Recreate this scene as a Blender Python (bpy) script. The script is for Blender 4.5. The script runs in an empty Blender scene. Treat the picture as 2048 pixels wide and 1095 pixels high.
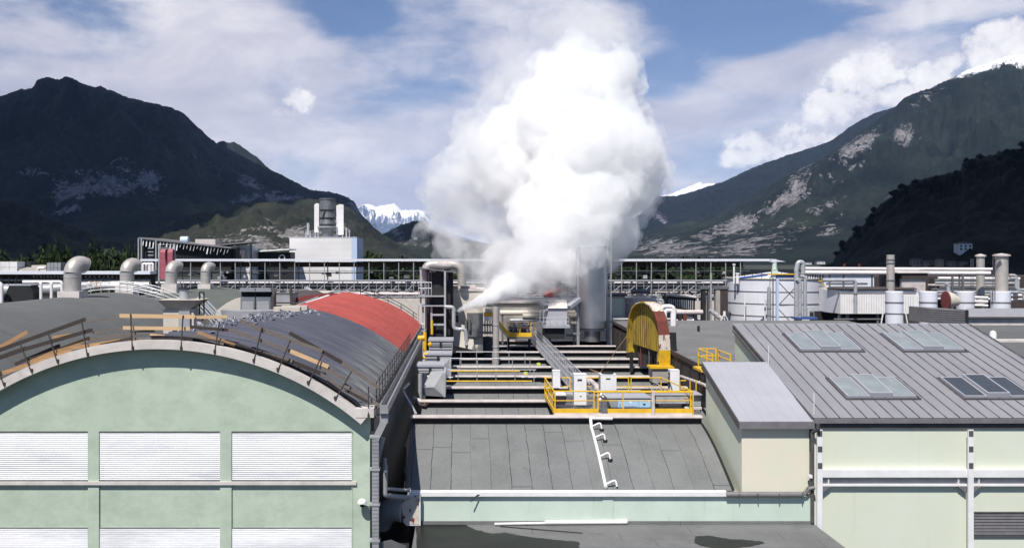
import bpy, math, random
import numpy as np
from mathutils import Vector, Matrix, noise as mnoise
R = math.radians
PI = math.pi
random.seed(7)
SC = bpy.context.scene
COL = SC.collection
# ---- placing from image pixels: camera stands at (0,0,H) looking along +Y; a photo pixel at distance Y becomes a point
H = 22.0
F = 1800.0
def X(px, Y): return (px - 925.0) / F * Y
def Z(py, Y): return H - (py - 515.0) / F * Y
def P(px, py, Y): return Vector((X(px, Y), Y, Z(py, Y)))

def srgb(r, g, b):
    f = lambda c: (c/255/12.92 if c/255 <= .04045 else ((c/255+.055)/1.055)**2.4)
    return (f(r), f(g), f(b))

# ------------------------------------------------------------------ mesh builder
class MB:
    def __init__(s): s.v = []; s.f = []
    def add(s, vs, fs):
        o = len(s.v); s.v += [tuple(v) for v in vs]; s.f += [tuple(i+o for i in f) for f in fs]; return s
    def box(s, x0, x1, y0, y1, z0, z1):
        v = [(x0,y0,z0),(x1,y0,z0),(x1,y1,z0),(x0,y1,z0),(x0,y0,z1),(x1,y0,z1),(x1,y1,z1),(x0,y1,z1)]
        return s.add(v, [(0,3,2,1),(4,5,6,7),(0,1,5,4),(1,2,6,5),(2,3,7,6),(3,0,4,7)])
    def bar(s, p, q, w, h=None, up=(0,0,1)):
        """rectangular bar from p to q, w wide, h high"""
        h = w if h is None else h
        p = Vector(p); q = Vector(q); d = (q-p).normalized(); up = Vector(up)
        if abs(d.dot(up)) > .98: up = Vector((0,1,0))
        sd = d.cross(up).normalized()*w/2; u = sd.cross(d).normalized()*h/2
        v = [p-sd-u, p+sd-u, p+sd+u, p-sd+u, q-sd-u, q+sd-u, q+sd+u, q-sd+u]
        return s.add(v, [(0,1,2,3),(7,6,5,4),(0,4,5,1),(1,5,6,2),(2,6,7,3),(3,7,4,0)])
    def tube(s, pts, r, n=10, caps=True):
        """tube through pts; r a number or one per point; joints mitred"""
        pts = [Vector(p) for p in pts]; m = len(pts)
        rs = [r]*m if not isinstance(r, (list, tuple)) else list(r)
        rings = []; ref = None
        for i, p in enumerate(pts):
            a = (pts[i]-pts[i-1]).normalized() if i else None
            b = (pts[i+1]-pts[i]).normalized() if i < m-1 else None
            t = (a+b).normalized() if a and b and (a+b).length > 1e-6 else (a or b)
            if ref is None:
                ref = Vector((0,0,1)) if abs(t.z) < .9 else Vector((1,0,0))
            u = t.cross(ref); u = u.normalized() if u.length > 1e-6 else Vector((1,0,0))
            w = u.cross(t).normalized(); ref = w
            k = 1.0
            if a and b:
                c = max(.5, a.dot(t)); k = 1/c if c < .999 else 1
            rings.append([p + (u*math.cos(2*PI*j/n) + w*math.sin(2*PI*j/n))*rs[i]*(1+(k-1)*.5) for j in range(n)])
        v = [x for ring in rings for x in ring]; f = []
        for i in range(m-1):
            for j in range(n):
                f.append((i*n+j, i*n+(j+1)%n, (i+1)*n+(j+1)%n, (i+1)*n+j))
        if caps:
            f.append(tuple(reversed(range(n)))); f.append(tuple((m-1)*n+j for j in range(n)))
        return s.add(v, f)
    def cyl(s, x, y, z0, z1, r0, r1=None, n=24):
        return s.tube([(x,y,z0),(x,y,z1)], [r0, r0 if r1 is None else r1], n)
    def lathe(s, x, y, prof, n=32, a0=0, a1=2*PI, close=True):
        """prof: list of (r, z)"""
        full = abs(a1-a0-2*PI) < 1e-6; k = n if full else n+1; v = []; f = []
        for r, z in prof:
            for j in range(k):
                a = a0+(a1-a0)*j/n; v.append((x+r*math.cos(a), y+r*math.sin(a), z))
        for i in range(len(prof)-1):
            for j in range(n):
                f.append((i*k+j, i*k+(j+1)%k, (i+1)*k+(j+1)%k, (i+1)*k+j))
        return s.add(v, f)
    def poly_prism(s, poly, d):
        """planar polygon (3-D points) swept by vector d"""
        d = Vector(d); n = len(poly); v = [Vector(p) for p in poly] + [Vector(p)+d for p in poly]
        f = [tuple(reversed(range(n))), tuple(range(n, 2*n))] + [(i, (i+1)%n, n+(i+1)%n, n+i) for i in range(n)]
        return s.add(v, f)
    def grid(s, fn, nu, nv):
        v = [fn(i/nu, j/nv) for j in range(nv+1) for i in range(nu+1)]
        f = [(j*(nu+1)+i, j*(nu+1)+i+1, (j+1)*(nu+1)+i+1, (j+1)*(nu+1)+i) for j in range(nv) for i in range(nu)]
        return s.add(v, f)
    def quad(s, a, b, c, d): return s.add([a,b,c,d], [(0,1,2,3)])
    def build(s, name, mat, parent=None, smooth=False, origin=None):
        me = bpy.data.meshes.new(name)
        if parent is not None: o = ORG[parent.name]
        else:
            if origin is None:
                a = np.array([tuple(p) for p in s.v]); origin = ((a[:,0].min()+a[:,0].max())/2, (a[:,1].min()+a[:,1].max())/2, a[:,2].min())
            o = Vector(origin)
        me.from_pydata([(p[0]-o[0], p[1]-o[1], p[2]-o[2]) for p in s.v], [], s.f)
        me.materials.append(mat)
        if smooth:
            me.polygons.foreach_set('use_smooth', [True]*len(me.polygons))
            try: me.set_sharp_from_angle(angle=R(40 if smooth is True else smooth))
            except Exception: pass
        me.update()
        ob = bpy.data.objects.new(name, me); COL.objects.link(ob); ORG[ob.name] = o
        if parent is not None: ob.parent = parent
        else: ob.location = o
        return ob
ORG = {}
def tag(o, label, cat, group=None, kind=None):
    if label: o['label'] = label
    if cat: o['category'] = cat
    if group: o['group'] = group
    if kind: o['kind'] = kind
    return o
def thing(name, label, cat, loc, group=None):
    o = bpy.data.objects.new(name, None); COL.objects.link(o); o.empty_display_size = .3
    o.location = loc; ORG[o.name] = Vector(loc)
    return tag(o, label, cat, group)
def struct(o): o['kind'] = 'structure'; return o
def copy_tree(o, loc=None, rz=None, scale=None, label=None, group=None, parent=None):
    c = o.copy(); COL.objects.link(c); c.parent = parent
    if loc is not None: c.location = loc
    if rz is not None: c.rotation_euler = (0, 0, rz)
    if scale is not None: c.scale = scale if hasattr(scale, '__len__') else (scale,)*3
    if label: c['label'] = label
    if group: c['group'] = group
    for ch in list(o.children): copy_tree(ch, parent=c)
    return c
def arc(c, r, a0, a1, n, ax, ay):
    """points on a circle: c + r*(cos a * ax + sin a * ay)"""
    c = Vector(c); ax = Vector(ax); ay = Vector(ay)
    return [c + (ax*math.cos(a0+(a1-a0)*i/n) + ay*math.sin(a0+(a1-a0)*i/n))*r for i in range(n+1)]
def bend(pts, r, n=6):
    """polyline with rounded corners of radius r"""
    pts = [Vector(p) for p in pts]; out = [pts[0]]
    for a, b, c in zip(pts, pts[1:], pts[2:]):
        u = (a-b).normalized(); w = (c-b).normalized()
        ang = u.angle(w); t = min(r/math.tan(ang/2), (a-b).length*.49, (c-b).length*.49)
        p0 = b+u*t; p1 = b+w*t
        for i in range(n+1):
            k = i/n; out.append(p0*(1-k)**2 + b*2*k*(1-k) + p1*k*k)
    return out + [pts[-1]]

# ------------------------------------------------------------------ materials
MATS = {}
def mk(name, c1, c2=None, rough=.7, metal=0., scale=1., stretch=(1,1,1), contrast=(.35,.65), bump=0., fine=0., c3=None, s3=3., t3=(.62,.72), spec=.4, st3=None, bscale=None, bdist=.03):
    m = bpy.data.materials.new(name); m.use_nodes = True; nt = m.node_tree; N = nt.nodes; L = nt.links
    b = N['Principled BSDF']
    b.inputs['Roughness'].default_value = rough; b.inputs['Metallic'].default_value = metal
    b.inputs['Specular IOR Level'].default_value = spec
    geo = N.new('ShaderNodeNewGeometry')
    def nz(sc, st, det=5, rgh=.6):
        mp = N.new('ShaderNodeMapping'); mp.inputs['Scale'].default_value = st; L.new(geo.outputs['Position'], mp.inputs['Vector'])
        n = N.new('ShaderNodeTexNoise'); n.inputs['Scale'].default_value = sc; n.inputs['Detail'].default_value = det; n.inputs['Roughness'].default_value = rgh
        L.new(mp.outputs[0], n.inputs['Vector']); return n.outputs['Fac']
    def mr(src, a, bb):
        r = N.new('ShaderNodeMapRange'); r.inputs['From Min'].default_value = a; r.inputs['From Max'].default_value = bb; L.new(src, r.inputs['Value']); return r.outputs[0]
    def mix(fac, a, c):
        x = N.new('ShaderNodeMix'); x.data_type = 'RGBA'
        if isinstance(fac, float): x.inputs[0].default_value = fac
        else: L.new(fac, x.inputs[0])
        for sk, val in ((x.inputs[6], a), (x.inputs[7], c)):
            if isinstance(val, tuple): sk.default_value = (*val[:3], 1)
            else: L.new(val, sk)
        return x.outputs[2]
    if c2 is None: c2 = tuple(c*.8 for c in c1)
    col = mix(mr(nz(scale, stretch), *contrast), tuple(c1), tuple(c2))
    if c3 is not None:
        col = mix(mr(nz(s3, st3 or stretch, 6, .7), *t3), col, tuple(c3))
    if fine:
        g = mr(nz(9, (1,1,1), 3, .8), .3, .7)
        col = mix(g, col, mix(float(fine), col, (0.02,.02,.02)))
    L.new(col, b.inputs['Base Color'])
    if bump:
        bn = N.new('ShaderNodeBump'); bn.inputs['Strength'].default_value = bump; bn.inputs['Distance'].default_value = bdist
        L.new(nz(bscale or scale*6, (1,1,1), 6, .7), bn.inputs['Height']); L.new(bn.outputs[0], b.inputs['Normal'])
    MATS[name] = m
    return m
def lines(m, axis, period, width, col, wob=.03, strength=.8, phase=0., cross=None, vary=.0):
    """thin seam lines across a material every `period` metres along an axis (seams of rolled sheet, or painted rib shade)"""
    nt = m.node_tree; N = nt.nodes; L = nt.links; b = N['Principled BSDF']
    src = b.inputs['Base Color'].links[0].from_socket
    geo = N.new('ShaderNodeNewGeometry'); sep = N.new('ShaderNodeSeparateXYZ'); L.new(geo.outputs['Position'], sep.inputs[0])
    n = N.new('ShaderNodeTexNoise'); n.inputs['Scale'].default_value = .9; L.new(geo.outputs['Position'], n.inputs['Vector'])
    def math_(op, a, c):
        x = N.new('ShaderNodeMath'); x.operation = op
        for i, q in enumerate((a, c)):
            if isinstance(q, (int, float)): x.inputs[i].default_value = q
            else: L.new(q, x.inputs[i])
        return x.outputs[0]
    v = math_('ADD', sep.outputs[axis], math_('MULTIPLY', n.outputs['Fac'], wob*2))
    vv = math_('DIVIDE', math_('ADD', v, 1000+phase), period); idx = math_('FLOOR', vv, 0); v = math_('FRACT', vv, 0)
    wn = N.new('ShaderNodeTexWhiteNoise'); wn.noise_dimensions = '1D'; L.new(idx, wn.inputs['W']); hsh = wn.outputs['Value']
    near = math_('LESS_THAN', math_('ABSOLUTE', math_('SUBTRACT', v, .5), 0), width/period/2)
    n2 = N.new('ShaderNodeTexNoise'); n2.inputs['Scale'].default_value = 1.7; L.new(geo.outputs['Position'], n2.inputs['Vector'])
    rr = N.new('ShaderNodeMapRange'); rr.inputs[1].default_value = .3; rr.inputs[2].default_value = .6; L.new(n2.outputs['Fac'], rr.inputs[0])
    fac = math_('MULTIPLY', math_('MULTIPLY', near, strength), math_('ADD', math_('MULTIPLY', rr.outputs[0], .6), .4))
    if vary: fac = math_('MULTIPLY', fac, math_('ADD', math_('MULTIPLY', hsh, vary), 1-vary))
    if cross:      # cross joints of the rolls, at a different place on every roll
        ca, cper, cw = cross
        wn2 = N.new('ShaderNodeTexWhiteNoise'); wn2.noise_dimensions = '1D'; L.new(math_('FLOOR', math_('ADD', vv, .5), 0), wn2.inputs['W'])
        c = math_('ADD', math_('DIVIDE', sep.outputs[ca], cper), math_('MULTIPLY', wn2.outputs['Value'], 7.3))
        cn = math_('LESS_THAN', math_('ABSOLUTE', math_('SUBTRACT', math_('FRACT', c, 0), .5), 0), cw/cper/2)
        fac = math_('MAXIMUM', fac, math_('MULTIPLY', cn, strength*.7))
        tone = N.new('ShaderNodeMix'); tone.data_type = 'RGBA'; tone.blend_type = 'MULTIPLY'; L.new(math_('MULTIPLY', wn2.outputs['Value'], .12), tone.inputs[0]); L.new(src, tone.inputs[6]); tone.inputs[7].default_value = (.4,.4,.4,1); src = tone.outputs[2]
    x = N.new('ShaderNodeMix'); x.data_type = 'RGBA'; L.new(fac, x.inputs[0]); L.new(src, x.inputs[6]); x.inputs[7].default_value = (*col, 1)
    L.new(x.outputs[2], b.inputs['Base Color'])
    return m

M = {}
M['green'] = mk('green_plaster', (.465,.535,.435), (.40,.47,.375), .85, scale=.35, stretch=(1,1,.6), bump=.25, fine=.05, c3=(.29,.355,.275), s3=.9, t3=(.44,.86), st3=(.8,1,1.1))
M['mint'] = mk('mint_plaster', (.52,.60,.515), (.46,.54,.46), .85, scale=.6, bump=.15, c3=(.22,.33,.22), s3=1.6, t3=(.62,.85), st3=(2.2,1,.25))
M['lime'] = mk('pale_lime_plaster', (.60,.63,.53), (.58,.60,.48), .85, scale=.25, bump=.1, c3=(.46,.48,.39), s3=.9, t3=(.6,.95), st3=(2.5,1,.2))
M['beige'] = mk('beige_plaster', (.66,.60,.49), (.60,.61,.47), .85, scale=.25, bump=.1, contrast=(.45,.6))
M['cream'] = mk('cream_panel', (.56,.51,.44), (.48,.44,.38), .7, scale=.5, c3=(.3,.24,.18), s3=1.2, t3=(.62,.85), st3=(2,2,.4))
M['fascia'] = mk('white_concrete', (.60,.55,.52), (.47,.43,.40), .8, scale=1.2, bump=.2, c3=(.25,.21,.18), s3=3, t3=(.64,.8))
M['slat'] = mk('white_sheet', (.86,.85,.86), (.62,.61,.625), .45, scale=.7, stretch=(.35,1,1.6), contrast=(.42,.72))
M['bitumen'] = mk('grey_bitumen', (.20,.205,.20), (.165,.17,.166), .9, scale=.5, bump=.35, fine=.25, c3=(.12,.123,.12), s3=.9, t3=(.58,.8), st3=(1.4,.6,.6), bscale=30)
lines(M['bitumen'], 0, 1.0, .04, (.02,.02,.02), wob=.07, strength=.95, cross=(1, 8.7, .045), vary=.75)
M['bitumen_plain'] = mk('weathered_bitumen', (.19,.19,.188), (.15,.15,.148), .9, scale=.35, bump=.3, fine=.22, c3=(.11,.11,.11), s3=.6, t3=(.55,.8), bscale=30)
lines(M['bitumen_plain'], 1, 1.0, .03, (.04,.04,.04), wob=.05, cross=(0, 7.5, .04), vary=.5)
M['vault'] = mk('vault_membrane', (.125,.127,.125), (.105,.107,.105), .9, scale=.25, fine=.15, c3=(.08,.08,.08), s3=.5, t3=(.55,.8), st3=(1,1.5,.5))
lines(M['vault'], 1, 1.0, .05, (.045,.045,.045), wob=.03, strength=.5)
M['moss_vault'] = mk('green_grey_membrane', (.105,.115,.10), (.085,.095,.083), .9, scale=.3)
M['red'] = mk('red_bitumen', (.60,.095,.07), (.46,.065,.052), .92, scale=.45, fine=.55, bump=.3, bscale=25, c3=(.62,.24,.19), s3=5, t3=(.55,.75))
lines(M['red'], 1, 3.6, .06, (.16,.03,.03), wob=.02, strength=.7, phase=.4, cross=(0, 4.0, .06))
M['corr'] = mk('dark_corrugated', (.10,.103,.135), (.06,.063,.084), .7, spec=.2, scale=.8, stretch=(.25,2.5,.25), contrast=(.3,.7), c3=(.2,.195,.2), s3=1.1, t3=(.55,.85), st3=(.3,5,.3), fine=.2)
lines(M['corr'], 1, 1.15, .5, (.016,.016,.022), wob=.03, strength=.95, phase=.3)  # dark stripes paint the shade between the corrugation ridges
def dust(m):
    nt = m.node_tree; N = nt.nodes; L = nt.links; b = N['Principled BSDF']; src = b.inputs['Base Color'].links[0].from_socket
    g = N.new('ShaderNodeNewGeometry'); sp = N.new('ShaderNodeSeparateXYZ'); L.new(g.outputs['Position'], sp.inputs[0])
    mp = N.new('ShaderNodeMapping'); mp.inputs['Scale'].default_value = (.5, 5, .5); L.new(g.outputs['Position'], mp.inputs[0])
    n = N.new('ShaderNodeTexNoise'); n.inputs['Scale'].default_value = 1.1; n.inputs['Detail'].default_value = 6; n.inputs['Roughness'].default_value = .7; L.new(mp.outputs[0], n.inputs['Vector'])
    r = N.new('ShaderNodeMapRange'); r.interpolation_type = 'SMOOTHSTEP'; r.inputs[1].default_value = -7.2; r.inputs[2].default_value = -4.8; L.new(sp.outputs[0], r.inputs[0])
    q = N.new('ShaderNodeMapRange'); q.inputs[1].default_value = .4; q.inputs[2].default_value = .68; L.new(n.outputs['Fac'], q.inputs[0])
    k = N.new('ShaderNodeMath'); k.operation = 'MULTIPLY'; L.new(r.outputs[0], k.inputs[0]); L.new(q.outputs[0], k.inputs[1])
    x = N.new('ShaderNodeMix'); x.data_type = 'RGBA'; L.new(k.outputs[0], x.inputs[0]); L.new(src, x.inputs[6]); x.inputs[7].default_value = (.22,.225,.2,1); L.new(x.outputs[2], b.inputs['Base Color'])
dust(M['corr'])
M['seam'] = mk('zinc_roof', (.27,.267,.283), (.225,.222,.236), .55, metal=.1, scale=.4, stretch=(1,.4,.4), fine=.06, c3=(.19,.187,.195), s3=1, t3=(.6,.85))
M['zinc_light'] = mk('pale_zinc', (.40,.40,.435), (.36,.36,.39), .5, metal=.15, scale=.4, c3=(.32,.32,.35), s3=.9, t3=(.62,.85))
M['dark_trim'] = mk('dark_trim', (.09,.085,.09), (.065,.06,.065), .6, scale=2)
M['grey_trim'] = mk('grey_trim', (.20,.19,.195), (.16,.15,.155), .55, metal=.2, scale=2)
M['black'] = mk('blackened_steel', (.02,.02,.022), (.012,.012,.013), .7, scale=2)
M['steel'] = mk('galvanised', (.46,.465,.48), (.36,.365,.38), .42, metal=.25, scale=3, fine=.06)
M['steel_dark'] = mk('dull_steel', (.19,.19,.195), (.13,.13,.135), .5, metal=.4, scale=2)
M['duct'] = mk('duct_metal', (.50,.46,.42), (.40,.37,.34), .42, metal=.3, scale=1.2, c3=(.30,.25,.2), s3=1.4, t3=(.6,.8))
M['duct_grey'] = mk('duct_grey', (.38,.38,.39), (.30,.30,.31), .45, metal=.3, scale=1.2)
M['ahu'] = mk('grey_cabinet', (.33,.335,.34), (.27,.275,.28), .5, scale=1.0, c3=(.20,.2,.2), s3=2, t3=(.62,.85), st3=(2,2,.4))
M['stainless'] = mk('stainless', (.52,.52,.54), (.40,.40,.42), .32, metal=.85, scale=.6, stretch=(1,1,.3))
M['white'] = mk('white_paint', (.74,.73,.72), (.66,.65,.64), .45, scale=1.5, c3=(.5,.46,.42), s3=2, t3=(.66,.88), st3=(2,2,.4))
M['white_pipe'] = mk('white_pipe', (.78,.74,.73), (.68,.63,.62), .4, scale=2)
M['tankw'] = mk('tank_white', (.66,.67,.72), (.6,.6,.65), .5, scale=.4, c3=(.42,.42,.46), s3=.7, t3=(.62,.85), st3=(1,1,.5))
M['yellow'] = mk('yellow_paint', (.72,.44,.02), (.58,.34,.02), .5, scale=2, c3=(.22,.12,.04), s3=4, t3=(.58,.74))
M['hood'] = mk('worn_yellow', (.52,.35,.02), (.36,.24,.03), .7, scale=1.2, stretch=(1,1,.3), c3=(.09,.06,.02), s3=2.2, t3=(.47,.68), st3=(1.5,1.5,.3))
M['rust'] = mk('rusty_red', (.17,.035,.02), (.10,.03,.02), .8, scale=3, c3=(.45,.3,.2), s3=5, t3=(.68,.75))
M['hood_white'] = mk('flaking_white', (.62,.56,.5), (.5,.42,.34), .7, scale=2, c3=(.12,.03,.02), s3=3.5, t3=(.56,.6), st3=(1,1,.6))
M['concrete'] = mk('concrete', (.36,.33,.31), (.28,.26,.24), .85, scale=1, bump=.2, c3=(.18,.16,.15), s3=2, t3=(.6,.8))
M['coping'] = mk('pale_coping', (.55,.49,.46), (.42,.37,.35), .7, scale=2, c3=(.2,.16,.14), s3=3, t3=(.63,.78))
M['asphalt'] = mk('yard_ground', (.045,.048,.035), (.025,.03,.02), .95, scale=.006, fine=.2, c3=(.06,.06,.055), s3=.02)
M['plank_new'] = mk('new_timber', (.62,.42,.24), (.52,.34,.18), .7, scale=2, stretch=(.5,3,6))
M['plank_mid'] = mk('worn_timber', (.40,.24,.11), (.30,.17,.08), .75, scale=3, stretch=(.5,3,6), c3=(.12,.08,.05), s3=4, t3=(.58,.75))
M['plank_old'] = mk('grey_timber', (.17,.145,.125), (.11,.09,.08), .85, scale=3, stretch=(.6,3,6), c3=(.34,.30,.26), s3=3, t3=(.58,.75))
M['plank_dark'] = mk('dark_timber', (.055,.042,.036), (.035,.028,.026), .85, scale=3, stretch=(.6,3,6))
M['iron'] = mk('rusty_iron', (.05,.042,.04), (.03,.026,.025), .8, scale=5)
M['brown_wall'] = mk('brown_sheet', (.06,.045,.04), (.04,.03,.028), .8, scale=1, stretch=(3,3,.4))
M['brown_roof'] = mk('brown_roof', (.07,.055,.055), (.05,.042,.042), .85, scale=1)
M['redbrown'] = mk('red_brown_paint', (.22,.05,.05), (.15,.035,.035), .6, scale=2)
M['pink'] = mk('faded_red_belt', (.36,.10,.13), (.27,.07,.09), .6, scale=2)
M['blue_unit'] = mk('pale_blue_paint', (.36,.55,.72), (.32,.5,.68), .45, scale=2)
M['blue'] = mk('blue_steel', (.05,.10,.28), (.04,.08,.22), .5, scale=2)
M['paleblue'] = mk('pale_blue_steel', (.46,.54,.68), (.42,.5,.64), .5, scale=2)
M['logo'] = mk('dark_print', (.03,.03,.035), (.03,.03,.035), .6)
M['print_red'] = mk('red_print', (.3,.03,.08), (.3,.03,.08), .6)
M['wet'] = mk('wet_bitumen', (.024,.024,.022), (.014,.015,.014), .4, scale=.5, spec=.12)
M['fan'] = mk('fan_black', (.025,.025,.03), (.02,.02,.02), .5)
M['lime_tag'] = mk('lime_sign', (.62,.68,.10), (.55,.6,.1), .5)
M['concrete_block'] = mk('pale_concrete', (.72,.70,.69), (.62,.60,.59), .85, scale=.12, bump=.1, c3=(.36,.35,.34), s3=.3, t3=(.6,.85))
lines(M['concrete_block'], 2, 1.3, .05, (.3,.3,.3), wob=.0, strength=.5)
M['plume_grey'] = M['steel_dark']
def glass(name, col, rough=.08):
    m = bpy.data.materials.new(name); m.use_nodes = True; b = m.node_tree.nodes['Principled BSDF']
    N = m.node_tree.nodes; L = m.node_tree.links
    g = N.new('ShaderNodeNewGeometry'); n = N.new('ShaderNodeTexNoise'); n.inputs['Scale'].default_value = 1.3; L.new(g.outputs['Position'], n.inputs['Vector'])
    r = N.new('ShaderNodeValToRGB'); r.color_ramp.elements[0].position = .35; r.color_ramp.elements[1].position = .7
    r.color_ramp.elements[0].color = (*col, 1); r.color_ramp.elements[1].color = (*(c*1.25 for c in col), 1)
    L.new(n.outputs['Fac'], r.inputs[0]); L.new(r.outputs[0], b.inputs['Base Color'])
    b.inputs['Roughness'].default_value = rough; b.inputs['Specular IOR Level'].default_value = .6
    return m
lines(M['seam'], 0, .65, .055, (.04,.04,.045), wob=0, strength=.75, phase=(.325-(17.12+.63+1000))%.65)  # dark lines paint the shadow along each roof rib
M['glass'] = glass('skylight_glass', (.20,.222,.225))
M['glass_dark'] = glass('dark_skylight_glass', (.035,.042,.05))
M['shard'] = mk('plastic_offcut', (.40,.41,.45), (.12,.125,.145), .35, scale=6, contrast=(.4,.6))
HAZE = True
# ================================================================== camera, sun, sky
cam = bpy.data.cameras.new('camera'); co = bpy.data.objects.new('camera', cam); COL.objects.link(co)
co.location = (0, 0, H); co.rotation_euler = (R(90), 0, 0)
cam.sensor_width = 36; cam.lens = F/2048*36; cam.shift_x = 99/2048; cam.shift_y = -32.5/2048
cam.clip_start = .5; cam.clip_end = 60000
SC.camera = co
LDIR = Vector((.22, .53, -.82)).normalized()
sun = bpy.data.lights.new('sun', 'SUN'); sun.energy = 4.9; sun.angle = R(.5); sun.color = (1, .96, .90)
so = bpy.data.objects.new('sun', sun); COL.objects.link(so); so.rotation_euler = LDIR.to_track_quat('-Z', 'Y').to_euler(); so.location = (-60, -120, 200)

W = bpy.data.worlds.new('World'); SC.world = W; W.use_nodes = True
nt = W.node_tree; N = nt.nodes; L = nt.links
for n in list(N): N.remove(n)
out = N.new('ShaderNodeOutputWorld')
sky = N.new('ShaderNodeTexSky'); sky.sky_type = 'NISHITA'; sky.sun_disc = False
sky.sun_elevation = math.asin(-LDIR.z); sky.sun_rotation = math.atan2(-LDIR.x, -LDIR.y); sky.altitude = 100; sky.air_density = 1.0; sky.dust_density = .6; sky.ozone_density = 2.2
bg = N.new('ShaderNodeBackground'); bg.inputs['Strength'].default_value = .055
tint = N.new('ShaderNodeMix'); tint.data_type = 'RGBA'; tint.blend_type = 'MULTIPLY'; tint.inputs[0].default_value = 1
tint.inputs[7].default_value = (.86, 1.03, 1.34, 1); L.new(sky.outputs[0], tint.inputs[6]); L.new(tint.outputs[2], bg.inputs['Color'])
tc = N.new('ShaderNodeTexCoord')
DIR = tc.outputs['Generated']
def mth(op, a, b=0.0, c=None, clamp=False):
    x = N.new('ShaderNodeMath'); x.operation = op; x.use_clamp = clamp
    for i, q in enumerate((a, b, c)):
        if q is None: continue
        if isinstance(q, (int, float)): x.inputs[i].default_value = q
        else: L.new(q, x.inputs[i])
    return x.outputs[0]
def mapr(src, a, b, c=0., d=1., smooth=True):
    r = N.new('ShaderNodeMapRange'); r.interpolation_type = 'SMOOTHSTEP' if smooth else 'LINEAR'
    for i, q in zip((1,2,3,4), (a,b,c,d)): r.inputs[i].default_value = q
    L.new(src, r.inputs[0]); return r.outputs[0]
def wnoise(scale, st, det=7, rgh=.55, loc=(0,0,0), dist=0.):
    mp = N.new('ShaderNodeMapping'); mp.inputs['Scale'].default_value = st; mp.inputs['Location'].default_value = loc; L.new(DIR, mp.inputs[0])
    n = N.new('ShaderNodeTexNoise'); n.inputs['Scale'].default_value = scale; n.inputs['Detail'].default_value = det; n.inputs['Roughness'].default_value = rgh; n.inputs['Distortion'].default_value = dist
    L.new(mp.outputs[0], n.inputs['Vector']); return n.outputs['Fac']
def blob(px, py, rx, ry, inner=0.):
    """1 at a direction in the sky, falling to 0 over an ellipse (directions and radii taken from image pixels)"""
    d = Vector(((px-925)/F, 1, (515-py)/F)).normalized()  # pixel position turned into a direction from the camera
    s = N.new('ShaderNodeVectorMath'); s.operation = 'SUBTRACT'; L.new(DIR, s.inputs[0]); s.inputs[1].default_value = d
    q = N.new('ShaderNodeVectorMath'); q.operation = 'MULTIPLY'; L.new(s.outputs[0], q.inputs[0]); q.inputs[1].default_value = (F/rx, 1.2, F/ry)
    ln = N.new('ShaderNodeVectorMath'); ln.operation = 'LENGTH'; L.new(q.outputs[0], ln.inputs[0])
    return mapr(ln.outputs['Value'], 1.0, inner)
def mx(a, b): return mth('MAXIMUM', a, b)
# broad sheets of cloud, thin and stretched along the horizon
n1 = wnoise(3.2, (1, 1, 3.2), 9, .58, (3.1, .4, 1.7), .4)
n2 = wnoise(9., (1, 1, 2.4), 7, .6, (1.1, 2.4, .7), .3)
sheet = mth('ADD', mth('MULTIPLY', n1, .62), mth('MULTIPLY', n2, .38))
sheet = mth('ADD', sheet, mth('MULTIPLY', blob(330, 190, 620, 330), .14))
sheet = mth('ADD', sheet, mth('MULTIPLY', blob(1050, 130, 330, 300), .16))
sheet = mth('ADD', sheet, mth('MULTIPLY', blob(1640, 140, 330, 75), .20))
sheet = mth('ADD', sheet, mth('MULTIPLY', blob(1400, 235, 240, 60), .15))
sheet = mth('ADD', sheet, mth('MULTIPLY', blob(1000, 420, 900, 100), .16))
sheet = mth('ADD', sheet, mth('MULTIPLY', blob(1890, 15, 170, 45), .17))
sheet = mth('SUBTRACT', sheet, mth('MULTIPLY', blob(700, 30, 200, 85), .24))
sheet = mth('SUBTRACT', sheet, mth('MULTIPLY', blob(1510, 30, 260, 120), .26))
sheet = mth('SUBTRACT', sheet, mth('MULTIPLY', blob(1330, 150, 120, 60), .14))
sheet = mth('SUBTRACT', sheet, mth('MULTIPLY', blob(120, 25, 230, 60), .10))
sheet = mth('SUBTRACT', sheet, mth('MULTIPLY', blob(1400, 310, 140, 60), .10))
cover = mapr(sheet, .41, .62)
# heaped clouds
pn = wnoise(22., (1, 1, 1.15), 8, .62, (.3, .2, .9))
pn2 = wnoise(55., (1, 1, 1), 5, .6, (2.3, .2, .9))
puff = None
for px, py, rx, ry in ((592, 200, 58, 48), (565, 222, 45, 26), (1545, 285, 105, 75), (1490, 315, 75, 30), (1625, 285, 90, 50), (1730, 150, 105, 80), (1700, 215, 140, 75), (1780, 200, 80, 60),
                       (1865, 150, 60, 65), (1900, 120, 60, 40), (1990, 95, 120, 60), (2010, 60, 80, 40)):
    b = blob(px, py, rx*1.24, ry*1.2); puff = b if puff is None else mx(puff, b)
pedge = mth('ADD', puff, mth('ADD', mth('MULTIPLY', mth('SUBTRACT', pn, .5), 1.9), mth('MULTIPLY', mth('SUBTRACT', pn2, .5), .7)))
pm = mapr(pedge, .34, .82)
pm = mth('MULTIPLY', pm, mapr(puff, .02, .2))
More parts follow.
